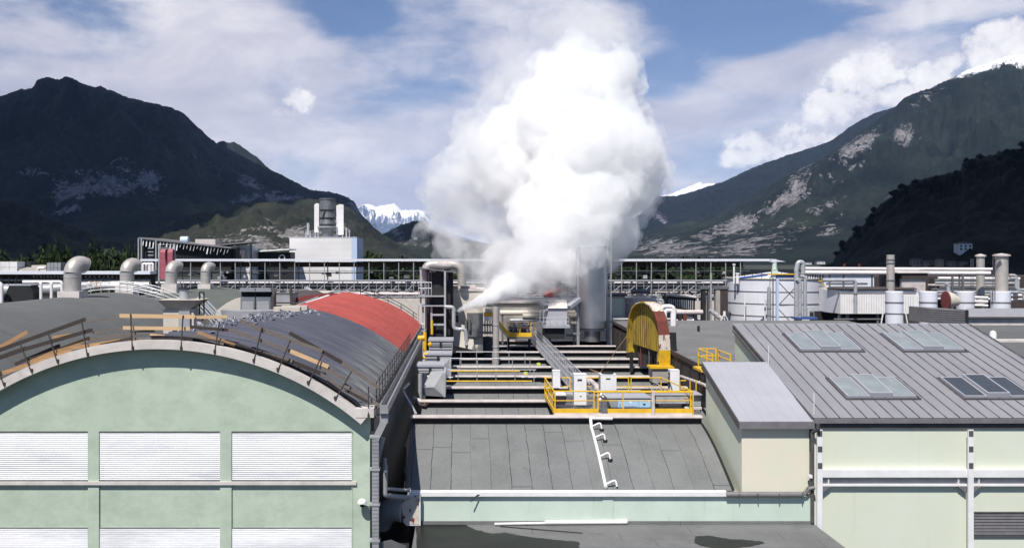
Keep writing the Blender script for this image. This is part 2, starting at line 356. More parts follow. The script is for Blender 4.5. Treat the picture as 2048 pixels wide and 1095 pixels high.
# shades of the cloud itself: thick parts are greyer, edges and tops brighter
shade = wnoise(6., (1, 1, 2.2), 8, .6, (7.3, 1.2, .4), .5)
def ramp(src, stops):
    r = N.new('ShaderNodeValToRGB')
    while len(r.color_ramp.elements) < len(stops): r.color_ramp.elements.new(.5)
    for e, (p, c) in zip(r.color_ramp.elements, stops): e.position = p; e.color = (*c, 1)
    L.new(src, r.inputs[0]); return r.outputs[0]
c_sheet = ramp(shade, ((.3, srgb(182, 184, 202)), (.5, srgb(212, 210, 222)), (.7, srgb(244, 240, 243))))
pshade = mth('ADD', mth('MULTIPLY', pn, .9), mth('MULTIPLY', pedge, .20))
c_puff = ramp(pshade, ((.46, srgb(202, 200, 214)), (.62, srgb(238, 236, 240)), (.78, srgb(255, 253, 252))))
cm = N.new('ShaderNodeMix'); cm.data_type = 'RGBA'; L.new(pm, cm.inputs[0]); L.new(c_sheet, cm.inputs[6]); L.new(c_puff, cm.inputs[7])
bgc = N.new('ShaderNodeBackground'); bgc.inputs['Strength'].default_value = .86; L.new(cm.outputs[2], bgc.inputs['Color'])
tot = mth('MINIMUM', mx(mth('MULTIPLY', cover, .92), pm), 1.0)
sepd = N.new('ShaderNodeSeparateXYZ'); L.new(DIR, sepd.inputs[0])
tot = mth('MULTIPLY', tot, mapr(sepd.outputs[1], .0, .35, .0, 1.))      # clouds kept to the view side, cleared behind the camera to weaken fill light
veil_ = mth('MULTIPLY', mapr(sepd.outputs[2], .0, .25, .58, .09), mapr(sepd.outputs[1], .0, .35, .0, 1.))      # thin high milkiness, stronger toward the horizon
tot = mth('SUBTRACT', 1.0, mth('MULTIPLY', mth('SUBTRACT', 1.0, tot), mth('SUBTRACT', 1.0, veil_)))
ms = N.new('ShaderNodeMixShader'); L.new(tot, ms.inputs[0]); L.new(bg.outputs[0], ms.inputs[1]); L.new(bgc.outputs[0], ms.inputs[2])
L.new(ms.outputs[0], out.inputs['Surface'])

SC.view_settings.view_transform = 'Standard'; SC.view_settings.look = 'None'; SC.view_settings.exposure = .35; SC.view_settings.gamma = 1
try: SC.view_settings.use_curve_mapping = False
except Exception: pass
cy = SC.cycles
cy.max_bounces = 16; cy.diffuse_bounces = 3; cy.glossy_bounces = 3; cy.transmission_bounces = 4; cy.volume_bounces = 14; cy.transparent_max_bounces = 256
cy.use_denoising = True
try: cy.denoiser = 'OPENIMAGEDENOISE'
except Exception: pass
cy.sample_clamp_indirect = 6

# ================================================================== ground and hills
g = MB().add([(-30000,-2000,0),(30000,-2000,0),(30000,30000,0),(-30000,30000,0)], [(0,1,2,3)])
struct(g.build('ground', M['asphalt'], origin=(0,0,0)))

def hill_mat(name, forest, forest2, rock, rockscale=.01, snow_z=None, meadow=None, rock_amt=1., snow_soft=120., fz=1.):
    m = bpy.data.materials.new(name); m.use_nodes = True; nt = m.node_tree; N = nt.nodes; L = nt.links; b = N['Principled BSDF']
    b.inputs['Roughness'].default_value = .95; b.inputs['Specular IOR Level'].default_value = .1
    geo = N.new('ShaderNodeNewGeometry')
    def nz(sc, det=6, rg=.65, st=(1,1,1)):
        mp = N.new('ShaderNodeMapping'); mp.inputs['Scale'].default_value = st; L.new(geo.outputs['Position'], mp.inputs[0])
        n = N.new('ShaderNodeTexNoise'); n.inputs['Scale'].default_value = sc; n.inputs['Detail'].default_value = det; n.inputs['Roughness'].default_value = rg; L.new(mp.outputs[0], n.inputs['Vector']); return n.outputs['Fac']
    def mr(s, a, c):
        r = N.new('ShaderNodeMapRange'); r.interpolation_type = 'SMOOTHSTEP'; r.inputs[1].default_value = a; r.inputs[2].default_value = c; L.new(s, r.inputs[0]); return r.outputs[0]
    def mt(op, a, c):
        x = N.new('ShaderNodeMath'); x.operation = op
        for i, q in enumerate((a, c)):
            if isinstance(q, (int, float)): x.inputs[i].default_value = q
            else: L.new(q, x.inputs[i])
        return x.outputs[0]
    def mix(f, a, c):
        x = N.new('ShaderNodeMix'); x.data_type = 'RGBA'; L.new(f, x.inputs[0])
        for sk, q in ((x.inputs[6], a), (x.inputs[7], c)):
            if isinstance(q, tuple): sk.default_value = (*q, 1)
            else: L.new(q, sk)
        return x.outputs[2]
    at = N.new('ShaderNodeVertexColor'); at.layer_name = 'zone'
    sp = N.new('ShaderNodeSeparateColor'); L.new(at.outputs['Color'], sp.inputs[0])
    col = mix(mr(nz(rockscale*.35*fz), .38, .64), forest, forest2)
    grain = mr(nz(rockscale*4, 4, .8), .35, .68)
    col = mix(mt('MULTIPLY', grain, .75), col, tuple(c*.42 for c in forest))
    if meadow:
        col = mix(mt('MULTIPLY', sp.outputs[1], mr(nz(rockscale*.8), .45, .6)), col, meadow)
    rk = mt('ADD', mt('MULTIPLY', nz(rockscale*2.2, 8, .72, (1,1,.55)), 1.), mt('MULTIPLY', mt('SUBTRACT', sp.outputs[0], .5), .46))
    rmask = mt('MULTIPLY', mr(mt('ADD', rk, mt('MULTIPLY', mt('SUBTRACT', nz(rockscale*9, 4, .8, (1,1,.5)), .5), .55)), .56, .64), rock_amt)
    rcol = mix(mr(nz(rockscale*6, 5, .75, (1,1,.4)), .35, .65), rock, tuple(c*.35 for c in rock))
    col = mix(rmask, col, rcol)
    if snow_z is not None:
        sz = N.new('ShaderNodeSeparateXYZ'); L.new(geo.outputs['Position'], sz.inputs[0])
        h = mt('ADD', sz.outputs[2], mt('MULTIPLY', mt('SUBTRACT', nz(rockscale*1.6, 8, .7), .5), snow_soft*5))
        sn0 = N.new('ShaderNodeSeparateXYZ'); L.new(geo.outputs['True Normal'], sn0.inputs[0])
        sn = mr(h, snow_z-snow_soft*.4, snow_z+snow_soft*.4)
        sn = mt('MULTIPLY', sn, mr(mt('ADD', sn0.outputs[2], mt('MULTIPLY', mt('SUBTRACT', nz(rockscale*7, 6, .75), .5), .5)), .42, .62))
        col = mix(sn, col, (.72,.72,.76))
    L.new(col, b.inputs['Base Color'])
    bn = N.new('ShaderNodeBump'); bn.inputs['Strength'].default_value = .9; bn.inputs['Distance'].default_value = .35/rockscale*.25
    L.new(nz(rockscale*2.5, 7, .75), bn.inputs['Height']); L.new(bn.outputs[0], b.inputs['Normal'])
    return m
def interp(pts, x):
    if x <= pts[0][0]: return pts[0][1]
    for (a, c), (b, d) in zip(pts, pts[1:]):
        if x <= b: return c + (d-c)*(x-a)/(b-a)
    return pts[-1][1]
def hills(name, sil, Yn, Yr, Yf, step, rows, mat, label, amp=.22, jag=0., seed=0., power=1.15, freq=1., zones=(), meadows=(), spur=.5):
    """terrain: rises from the plain at Yn to the ridge at Yr and falls behind to Yf; spurs and gullies from fractal noise"""
    x0, x1 = sil[0][0], sil[-1][0]; n = int((x1-x0)/step); rows_b = max(6, rows//6)
    vs = []; zs = []; md = []
    for j in range(rows+rows_b+1):
        s = j/rows if j <= rows else 1-(j-rows)/rows_b
        Yd = Yn+(Yr-Yn)*s if j <= rows else Yr+(Yf-Yr)*(j-rows)/rows_b
        for i in range(n+1):
            px = x0+(x1-x0)*i/n
            xx = (px-925)/F*Yd
            hr = (515-interp(sil, px))/F*Yr + H
            q = Vector((xx/Yr*6*freq+seed, Yd/Yr*6*freq, seed*.37))
            rid = mnoise.ridged_multi_fractal(q*1.3, .9, 2.1, 6, 1.0, 2.0)*.5
            fb = mnoise.fractal(q*3.1, .8, 2.1, 6)
            p = s**power
            k = min(1, (1-s)*3.2) if j <= rows else 0
            hgt = hr*p*(1 + k*(spur*(rid-.55)*.9 + amp*fb)) if hr > 0 else 0
            if jag and s > .5: hgt += jag*mnoise.fractal(Vector((px*.11, (Yd-Yr)/Yr*60, seed+4)), .6, 2, 4)*min(1, max(0, hr)/max(30, jag*3))
            hgt = max(hgt, -.5)
            if j <= rows and hr > 0: hgt = min(hgt, (hr-H)*Yd/Yr*.995+H) if s < .97 and hr > H*1.2 else hgt
            vs.append((xx, Yd, hgt-.6))
            py = 515-(hgt-H)/Yd*F
            zs.append(max([0]+[w*math.exp(-(((px-a)*math.cos(t)-(py-b)*math.sin(t))/ra)**2-(((px-a)*math.sin(t)+(py-b)*math.cos(t))/rb)**2) for a,b,ra,rb,t,w in zones]))
            md.append(max([0]+[w*math.exp(-((px-a)/ra)**2-((py-b)/rb)**2) for a,b,ra,rb,w in meadows]))
    fs = []
    T = rows+rows_b
    for j in range(T):
        for i in range(n):
            a = j*(n+1)+i; fs.append((a, a+1, a+n+2, a+n+1))
    mb = MB(); mb.v = vs; mb.f = fs
    o = mb.build(name, mat, smooth=180, origin=((x0+x1-1850)/2/F*Yr, Yr, 0))
    ca = o.data.color_attributes.new('zone', 'FLOAT_COLOR', 'POINT')
    buf = np.zeros((len(vs), 4), dtype=np.float32); buf[:,0] = .5+.5*np.array(zs)*1.0; buf[:,1] = md; buf[:,3] = 1
    buf[:,0] = np.clip(.18+np.array(zs)*.82, 0, 1)
    ca.data.foreach_set('color', buf.ravel())
    o['label'] = label
    return struct(o)

hm_left = hill_mat('left_forest', (.038,.046,.042), (.014,.019,.021), (.27,.26,.29), .006, meadow=(.06,.075,.03))
hills('mountain', [(-260,250),(-120,215),(0,193),(40,178),(62,179),(74,160),(92,155),(122,158),(128,153),(140,154),(158,164),(182,173),(200,172),(225,182),(255,194),(290,203),(345,215),(368,228),(385,243),(410,267),(432,285),(470,304),(510,325),(562,349),(600,368),(622,379),(650,383),(674,386),(692,393),(708,402),(715,414),(721,427),(736,440),(748,454),(765,470),(790,486),(830,505)],
      2300, 5000, 6800, 2.6, 120, hm_left, 'big dark forested mountain on the left', amp=.2, jag=6, seed=2.3, freq=1.3, spur=.42,
      zones=[(215,365,80,30,0,.95),(150,380,60,26,0,.95),(70,345,60,12,0,.95),(300,360,34,36,.4,.95),(245,330,36,22,.3,.8),(500,365,34,16,-.5,.9),(540,395,90,18,0,.8),(700,430,24,40,-.3,.95),(420,330,60,10,-.5,.5),(120,420,80,16,0,.6)], meadows=[(430,430,140,22,.8),(150,475,120,18,.8)])
hills('mountain', [(425,300),(436,284),(446,281),(455,285),(468,284),(480,290),(500,305),(515,314),(530,330),(546,343),(575,368),(620,400),(660,430)],
      5600, 6600, 7400, 2.5, 50, hm_left, 'small jagged ridge behind the big left mountain', amp=.15, jag=4, seed=8.1)
hm_olive = hill_mat('olive_hill', (.038,.040,.028), (.016,.019,.016), (.26,.245,.24), .012, meadow=(.055,.06,.026))
hills('hills', [(120,512),(220,490),(300,462),(340,445),(375,432),(410,421),(450,413),(500,406),(560,401),(620,397),(660,400),(700,415),(730,440),(765,468),(800,488),(840,508)],
      1500, 2600, 3200, 2.6, 90, hm_olive, 'low olive hill with pale rocks behind the factory', amp=.3, jag=3, seed=5.2, freq=1.6, power=.95,
      zones=[(610,470,90,22,0,.9),(520,450,60,16,0,.65),(480,480,80,20,0,.7),(540,488,60,16,0,1.),(680,450,40,20,-.5,.7)], meadows=[(360,440,70,10,1),(430,420,60,8,.8),(250,470,80,14,.6)])
hm_dk = hill_mat('near_foothill', (.026,.03,.024), (.016,.019,.017), (.15,.145,.15), .015, meadow=(.07,.08,.03))
hills('hills', [(-320,330),(-100,372),(0,398),(40,408),(80,425),(130,446),(200,470),(270,490),(340,503),(420,512)],
      1000, 1700, 2100, 3, 50, hm_dk, 'dark wooded foothill low on the left', amp=.3, jag=4, seed=1.2, freq=1.6, meadows=[(150,480,100,16,.7)])
hm_mid = hill_mat('knoll_forest', (.028,.035,.026), (.018,.024,.020), (.28,.27,.27), .012, meadow=(.07,.065,.045))
hills('hills', [(660,505),(720,492),(745,482),(762,470),(775,463),(790,455),(803,448),(815,446),(825,441),(835,441),(845,443),(852,450),(860,458),(880,466),(900,472),(930,480),(1000,490),(1080,500),(1180,508)],
      2400, 3300, 3900, 2.2, 70, hm_mid, 'wooded knoll with a pale cliff in the middle of the valley', amp=.3, jag=3, seed=9.4, freq=1.8,
      zones=[(790,462,26,10,-.6,1.),(815,485,60,10,0,.5)], meadows=[(800,480,90,12,1.)])
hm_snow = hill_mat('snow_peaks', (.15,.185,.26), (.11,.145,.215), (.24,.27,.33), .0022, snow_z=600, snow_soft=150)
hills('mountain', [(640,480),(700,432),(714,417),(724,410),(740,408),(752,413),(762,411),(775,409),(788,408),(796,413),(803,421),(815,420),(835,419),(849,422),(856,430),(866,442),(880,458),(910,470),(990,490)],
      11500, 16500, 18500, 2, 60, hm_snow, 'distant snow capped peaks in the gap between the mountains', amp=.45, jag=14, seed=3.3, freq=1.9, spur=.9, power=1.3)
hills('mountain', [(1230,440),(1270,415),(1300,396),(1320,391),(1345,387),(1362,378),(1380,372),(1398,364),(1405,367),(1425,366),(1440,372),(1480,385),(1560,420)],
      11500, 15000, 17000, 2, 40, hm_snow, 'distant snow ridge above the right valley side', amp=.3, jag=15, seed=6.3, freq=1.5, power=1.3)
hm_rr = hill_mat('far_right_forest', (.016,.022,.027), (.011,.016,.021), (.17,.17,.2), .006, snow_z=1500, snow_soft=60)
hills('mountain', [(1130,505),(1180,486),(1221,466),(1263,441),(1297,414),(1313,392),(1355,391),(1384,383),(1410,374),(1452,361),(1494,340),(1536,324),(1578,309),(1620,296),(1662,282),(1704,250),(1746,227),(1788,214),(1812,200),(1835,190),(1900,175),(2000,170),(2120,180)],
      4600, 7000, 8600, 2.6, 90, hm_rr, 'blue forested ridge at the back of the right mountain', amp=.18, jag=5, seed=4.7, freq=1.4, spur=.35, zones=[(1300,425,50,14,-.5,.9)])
hm_right = hill_mat('right_forest', (.021,.028,.023), (.006,.009,.011), (.24,.225,.23), .0065, snow_z=1150, meadow=(.026,.033,.021), snow_soft=45)
hills('mountain', [(1130,508),(1200,492),(1260,470),(1320,455),(1400,436),(1450,418),(1490,398),(1530,376),(1570,352),(1620,328),(1660,306),(1700,280),(1745,246),(1790,214),(1809,195),(1851,179),(1893,162),(1935,139),(1977,126),(1998,117),(2019,111),(2048,109),(2080,112),(2160,135),(2300,170)],
      2700, 5600, 7200, 2.6, 130, hm_right, 'tall right mountain with pale cliff bands and snow on top', amp=.2, jag=6, seed=7.7, freq=1.3, spur=.42,
      zones=[(1580,395,75,20,.55,1.),(1480,450,60,20,.4,1.),(1720,290,60,20,.6,.95),(1810,270,30,22,.6,.9),(1660,460,40,24,.4,.7),(1340,490,50,14,0,.8),(1570,445,30,6,.5,.8),(1700,340,60,20,.5,.5),(1340,495,120,26,0,.74),(1500,490,110,30,.2,.70),(1640,420,70,18,.6,.7),(1600,350,80,14,.6,.55),(1850,200,60,24,.5,.5),(1780,400,50,20,.5,.55),(1420,470,60,16,.3,.75)], meadows=[(1400,445,120,20,.9),(1600,450,90,24,.7)])
hm_black = hill_mat('shaded_conifer_slope', (.010,.011,.009), (.006,.007,.0065), (.03,.03,.03), .03, rock_amt=.3)  # near black colours deepen the shade on this slope
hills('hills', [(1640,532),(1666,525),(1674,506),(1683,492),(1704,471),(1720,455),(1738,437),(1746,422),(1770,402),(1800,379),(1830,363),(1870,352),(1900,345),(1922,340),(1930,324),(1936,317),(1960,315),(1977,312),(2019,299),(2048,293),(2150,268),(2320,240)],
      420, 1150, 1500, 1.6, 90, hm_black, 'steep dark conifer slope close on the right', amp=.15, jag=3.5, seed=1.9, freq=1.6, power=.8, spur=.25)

# ================================================================== the air
hz = bpy.data.materials.new('air'); hz.use_nodes = True; n_ = hz.node_tree.nodes
for x in list(n_): n_.remove(x)
oo = n_.new('ShaderNodeOutputMaterial'); pv = n_.new('ShaderNodeVolumePrincipled'); pv.inputs['Color'].default_value = (.42,.62,1,1); pv.inputs['Density'].default_value = 1.7e-5; pv.inputs['Anisotropy'].default_value = .0
hz.node_tree.links.new(pv.outputs[0], oo.inputs['Volume'])
if HAZE:
    o = MB().box(-29000, 29000, -1500, 29000, -1.0, 2300).build('haze', hz); tag(o, 'thin bluish valley haze', None, kind='stuff')
# ================================================================== green arched hall (front left)
HX, HZ, HR = -13.76, H-18.30, 14.6
def arch_pt(x, y, r=HR, cx=HX, cz=HZ): return Vector((x, y, cz+math.sqrt(max(0, r*r-(x-cx)**2))))
def arch_ang(a, y, r=HR, cx=HX, cz=HZ): return Vector((cx+r*math.cos(a), y, cz+r*math.sin(a)))
A0 = math.acos(-9.45/HR); A1 = math.acos(9.45/HR)          # left and right springing
hall = thing('arched_hall', 'pale green hall with arched gable, white louvres and a half dark, half red vaulted roof', 'building', (HX, 68, 0))
def annulus(r0, r1, y0, y1, n, a0, a1, cx=HX, cz=HZ):
    mb = MB(); vs = []
    for i in range(n+1):
        a = a0+(a1-a0)*i/n
        vs += [arch_ang(a, y0, r0, cx, cz), arch_ang(a, y0, r1, cx, cz), arch_ang(a, y1, r1, cx, cz), arch_ang(a, y1, r0, cx, cz)]
    fs = []
    for i in range(n):
        for k in range(4): fs.append((i*4+k, i*4+(k+1)%4, i*4+4+(k+1)%4, i*4+4+k))
    fs += [(0,3,2,1), (n*4, n*4+1, n*4+2, n*4+3)]
    return mb.add(vs, fs)
zt = H-7.90
n = 60
pts = [arch_ang(A0+(A1-A0)*i/n, 41.0, HR-.15) for i in range(n+1)]
mb = MB(); mb.poly_prism([Vector((-23.3,41.0,zt))] + pts + [Vector((-4.22,41.0,H-7.16)), Vector((-4.22,41.0,zt))], (0,.3,0)); mb.build('gable_wall', M['green'], hall)
MB().box(-23.3, -4.24, 41.08, 41.4, 0, zt).build('infill_wall', M['green'], hall)
for a, b in ((-90, -68), (176, 198), (440, 463), (706, 740)):
    MB().box(X(a,41), X(b,41), 40.995, 41.1, 0, zt-.002).build('pilaster', M['green'], hall)
MB().box(-4.21-.25, -4.21, 41.42, 95, 0, H-7.0).build('side_wall', M['steel_dark'], hall)  # dark material puts the alley's shade into this wall
MB().box(-23.3, -23.05, 41.42, 95, 0, H-7.0).build('side_wall', M['green'], hall)
annulus(HR-.5, HR-.02, 94.7, 95, 40, A0, A1).build('rear_fascia', M['redbrown'], hall)
def louvre(x0, x1, z0, z1, y, pitch=.0905):
    mb = MB(); n = int(round((z1-z0)/pitch)); p = (z1-z0)/n; vs = []; rnd = random.Random(int(x0*100)+int(z0*7))
    nx = 12; prof = []
    for k in range(n):
        za = z1-k*p; prof += [(za, 0.0), (za-p*.14, -.036), (za-p*.74, -.046), (za-p*.77, 0.0)]
    wob = [[rnd.uniform(-.004,.003) for _ in range(nx+1)] for _ in range(n)]
    for k, (z, o) in enumerate(prof):
        for i in range(nx+1):
            vs.append((x0+(x1-x0)*i/nx, y+o+(wob[k//4][i] if o else 0), z))
    fs = [(k*(nx+1)+i, (k+1)*(nx+1)+i, (k+1)*(nx+1)+i+1, k*(nx+1)+i+1) for k in range(len(prof)-1) for i in range(nx)]
    return mb.add(vs, fs)
for a, b in ((-70, 175), (199, 440), (464, 703)):
    for t, u in ((865, 960), (1056, 1150)):
        louvre(X(a,41), X(b,41), Z(u,41), Z(t,41), 41.075).build('louvre', M['slat'], hall)
        w = MB().box(X(a,41)-.02, X(b,41)+.02, 41.02, 41.09, Z(t,41), Z(t,41)+.03).build('louvre_head', M['grey_trim'], hall)
MB().box(-23.3, X(713,41), 40.90, 40.993, Z(968,41), Z(961.5,41)).build('sill', M['fascia'], hall)
MB().box(X(703.5,41), X(705,41), 40.97, 40.993, 5, zt).build('panel_joint', M['green'], hall)
# arch fascia: cast white band overhanging the gable
annulus(HR-.40, HR, 40.42, 41.35, 72, A0, A1).build('fascia', M['fascia'], hall, smooth=True)
MB().box(-4.80, -3.98, 40.40, 41.36, H-7.17, H-6.76).build('fascia', M['fascia'], hall)
# dark corrugated half of the roof: ridges run down the slope
def corr(u, v):
    y = 40.6+(66.0-40.6)*v; ab = math.acos((-14.1+.0936*(y-41)-HX)/HR); a = ab+(A1-ab)*u
    ph = y/1.15*2*PI
    return arch_ang(a, y, HR+.10+.10*math.sin(ph))
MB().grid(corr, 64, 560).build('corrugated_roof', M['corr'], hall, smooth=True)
# red granule half of the roof
AR = math.acos((-12.5-HX)/HR)
MB().grid(lambda u, v: arch_ang(AR+(A1-AR)*u, 66.0+29*v, HR+.16-.03*u**2), 60, 40).build('red_roof', M['red'], hall, smooth=True)
MB().grid(lambda u, v: arch_ang(A0+(A1-A0)*u, 41.36+53.3*v, HR-.95), 50, 20).build('bare_deck', M['plank_dark'], hall, smooth=True)
MB().grid(lambda u, v: arch_ang(math.acos((-14.1+.0936*(41.4+53.4*u-41)-HX)/HR)-.004, 41.4+53.4*u, HR-.95+.97*v), 30, 1).build('sheet_edge', M['black'], hall)
annulus(HR+.0, HR+.165, 65.93, 66.0, 60, AR, A1).build('roof_edge', M['dark_trim'], hall)
# eaves gutter on the right with its brackets, and a ribbed box downpipe at the front corner
gut = MB(); gut.box(-3.72, -3.68, 40.45, 84, H-6.95, H-6.60); gut.box(-3.38, -3.34, 40.45, 84, H-6.95, H-6.60); gut.box(-3.72, -3.34, 40.45, 84, H-6.99, H-6.95); gut.box(-3.72,-3.34,40.41,40.45,H-6.99,H-6.60)
gut.build('gutter', M['duct_grey'], hall)
for i in range(20): MB().bar((-4.2, 42+2.1*i, H-7.5), (-3.4, 42+2.1*i, H-7.0), .06, .1).build('gutter_bracket', M['steel_dark'], hall)
MB().bar((-4.2, 62.5, H-7.9), (-4.2, 41.6, H-7.6), .25, .8).build('eaves_panel', M['steel_dark'], hall)
dp = MB(); dp.bar((-3.55,40.72,H-6.95), (-3.55,40.72,H-7.45), .36, .30); dp.bar((-3.55,40.72,H-7.40), (-3.93,40.72,H-8.2), .34,.30); dp.bar((-3.93,40.72,H-8.1), (-3.93,40.72,0), .31,.30,up=(1,0,0))
dpo = dp.build('downpipe', M['duct_grey'], hall)
mb = MB()
k = 0
for i in range(80): mb.box(-4.10, -3.76, 40.555, 40.57, H-8.3-.17*i, H-8.285-.17*i)
mb.build('rib', M['steel_dark'], dpo)
for py in (870, 935, 1005, 1077): MB().box(-4.19, -3.73, 40.53, 40.90, Z(py+4,40.7), Z(py,40.7)).build('clamp', M['steel'], dpo)
MB().bar((-3.62,41.1,H-8.2), (-3.9,41.1,H-9.4), .18,.18).build('brace', M['duct_grey'], hall)
# wire guard along the right eave
gr = thing('eave_railing', 'thin dark wire railing along the right eave of the green hall', 'railing', (-4.0, 53, H-6.9))
mb = MB()
for zz in (.35, .72, 1.08): mb.bar((-3.95, 41.2, H-6.8+zz), (-3.95, 68, H-6.8+zz), .03)
mb.build('rail', M['iron'], gr)
for i in range(18):
    y = 41.3+1.55*i; MB().bar((-3.95, y, H-6.95), (-3.95, y, H-5.68), .045).build('post', M['iron'], gr)
# wall lamp on the gable's right pier
lp = thing('wall_lamp', 'white domed lamp fixed to the right pier of the green gable', 'lamp', P(724, 1005, 40.6))
c = P(724, 1003, 40.62)
MB().lathe(c.x, c.y, [(0.001,c.z+.16),(.10,c.z+.14),(.19,c.z+.06),(.21,c.z),(.21,c.z-.05),(.16,c.z-.06),(.001,c.z-.06)], 20).build('lamp_shade', M['white'], lp, smooth=True)
MB().cyl(c.x, c.y, c.z-.20, c.z-.06, .09).build('lamp_body', M['black'], lp, smooth=True)
MB().tube(bend([(c.x, 41.02, c.z-.28), (c.x, c.y, c.z-.28), (c.x, c.y, c.z-.18)], .1), .03).build('bracket', M['steel_dark'], lp)
MB().tube(bend([(c.x+.05, c.y+.1, c.z-.22), (c.x+.3, 40.98, c.z-.3), (c.x+.5, 40.98, c.z-.05)], .1), .012, 6).build('cable', M['black'], lp)

# ================================================================== grey vaulted halls behind
VX, VZ = -34.0, H-3.4-14.6
v2 = thing('vaulted_hall', 'dark grey vaulted hall left of the green one, two exhaust elbows on its crest', 'building', (VX, 63, 0))
MB().grid(lambda u, v: arch_ang(A0+(A1-A0)*u, 38+48.5*v, HR, VX, VZ), 60, 30).build('vault_roof', M['vault'], v2, smooth=True)
annulus(HR-.4, HR+.06, 86.45, 86.8, 40, A0, A1, VX, VZ).build('roof_edge', M['grey_trim'], v2)
MB().box(-43.4, -24.7, 38, 86.4, 0, H-7.0).build('wall', M['cream'], v2)
pts = [arch_ang(A0+(A1-A0)*i/30, 86.3, HR-.05, VX, VZ) for i in range(31)]
MB().poly_prism([(-43.4,86.3,H-7.2)]+pts+[(-24.7,86.3,H-7.2)], (0,.1,0)).build('gable_wall', M['cream'], v2)
v3 = thing('vaulted_hall', 'green grey vaulted roof farther back, behind the tubular walkway rails, over a cream wall', 'building', (VX, 106, 0))
edge = [P(400,640,86.9), P(430,622,89.5), P(452,607,94), P(478,594,100), P(492,590,110), P(505,588,125)]
def loft(u, v):
    y = 88.2+(125-88.2)*v
    c = Vector((VX, y, H-4.05)); 
    k = 0
    for a, b in zip(edge, edge[1:]):
        if a.y <= y <= b.y: k = (y-a.y)/(b.y-a.y); e = a.lerp(b, k); break
    else: e = edge[0] if y < edge[0].y else edge[-1]
    e = Vector((e.x, y, e.z))
    if u < .35:
        w = u/.35; l = Vector((-43.5, y, H-7.6)); s = math.sin(w*PI/2)
        return Vector((l.x+(c.x-l.x)*w, y, l.z+(c.z-l.z)*s))
    w = (u-.35)/.65; return Vector((c.x+(e.x-c.x)*w, y, c.z+(e.z-c.z)*(1-math.cos(w*PI/2))))
MB().grid(loft, 40, 40).build('vault_roof', M['moss_vault'], v3, smooth=True)
mb = MB()
for a, b in zip(edge, edge[1:]):
    mb.quad(a+Vector((.02,0,-.03)), b+Vector((.02,0,-.03)), Vector((b.x+.02,b.y,6)), Vector((a.x+.02,a.y,6)))
mb.build('wall', M['cream'], v3)
MB().poly_prism([P(420,690,89.2),P(423,627,89.2),P(436,618,89.2),P(452,606,89.2),P(470,597,89.2),P(486,592,89.2),P(530,592,89.2),P(530,690,89.2)], (0,.2,0)).build('front_wall', M['cream'], v3)
mb = MB()
for a, b in zip(edge, edge[1:]): mb.bar(a+Vector((.05,0,0)), b+Vector((.05,0,0)), .16, .16)
mb.build('roof_edge', M['dark_trim'], v3)

# exhaust elbows on the crests
def elbow(px, pyb, pyt, Y, dpx, label, pedw=1.5):
    s = F/Y; r = dpx/2/s; x = X(px, Y); zb = Z(pyb, Y); zt = Z(pyt, Y)
    t = thing('exhaust_elbow', label, 'exhaust duct', (x, Y, zb-.3), 'sheet metal exhaust elbows on the vaulted roofs')
    MB().box(x-r*1.28, x+r*1.35, Y-r*1.3, Y+r*1.3, zb-.5, zb+.62*1.0).build('plinth', M['fascia'], t)
    zm = zt-2.14*r
    z0 = zb+.62
    sh = MB().tube([(x,Y,z0),(x,Y,zm)], r, 28).build('shaft', M['duct'], t, smooth=True)
    for zz in (z0+.05, z0+(zm-z0)*.78, zm-.03): MB().tube([(x,Y,zz-.03),(x,Y,zz+.03)], r*1.03, 28).build('joint_band', M['steel'], sh, smooth=True)
    dv = Vector((.42, .91, 0)); cR = r*1.12; c = Vector((x,Y,zm))+dv*cR; pts = []
    for i in range(8):
        a = PI - R(118)*i/7; pts.append(c + dv*(cR*math.cos(a)) + Vector((0,0,cR*math.sin(a))))
    rr = [r*1.0]*8
    e = MB().tube(pts, rr, 28, caps=False); e.build('bend', M['duct'], t, smooth=30)
    tdir = (pts[-1]-pts[-2]).normalized()
    MB().tube([pts[-1]-tdir*.02, pts[-1]+tdir*.10], r*1.06, 28, caps=False).build('mouth_ring', M['fascia'], t, smooth=True)
    MB().tube([pts[-1]-tdir*.12, pts[-1]-tdir*.08], r*.97, 28).build('throat', M['black'], t)
    return t
elbow(145, 596, 511, 78, 33, 'largest sheet metal exhaust elbow, on the crest nearest the left border of the roofs')
elbow(254, 582, 515, 91, 27, 'sheet metal exhaust elbow standing just left of the two red hanging belts')
elbow(342, 578, 520, 104, 23, 'sheet metal exhaust elbow right of the red belts, third in the row on the crest')
elbow(411, 577, 523, 118, 19, 'smallest and farthest sheet metal exhaust elbow, in front of the pipe bridge')

# tubular walkways following the vault ends
def handrail(name, label, lines_, posts, mat, r=.045, loc=None, group=None, cat='railing'):
    t = thing(name, label, cat, loc or lines_[0][0], group)
    for ln in lines_: MB().tube(ln, r, 7).build('rail', mat, t, smooth=True)
    for a, b in posts: MB().tube([a, b], r, 6).build('post', mat, t)
    return t
def vault_rail(y, a0, a1, dz, n=14): return [arch_ang(a0+(a1-a0)*i/n, y, HR, VX, VZ)+Vector((0,0,dz)) for i in range(n+1)]
for y, lab in ((87.0, 'arched tubular walkway rail climbing over the near end of the grey vault'), (89.0, 'second arched tubular walkway rail just behind the first on the grey vault')):
    ls = [vault_rail(y, R(108), R(58), dz) for dz in (.35, .7, 1.05)]
    ps = [(vault_rail(y, R(108), R(58), 0)[i], vault_rail(y, R(108), R(58), 1.08)[i]) for i in range(0, 15, 2)]
    handrail('walkway_railing', lab, ls, ps, M['steel'], .04)
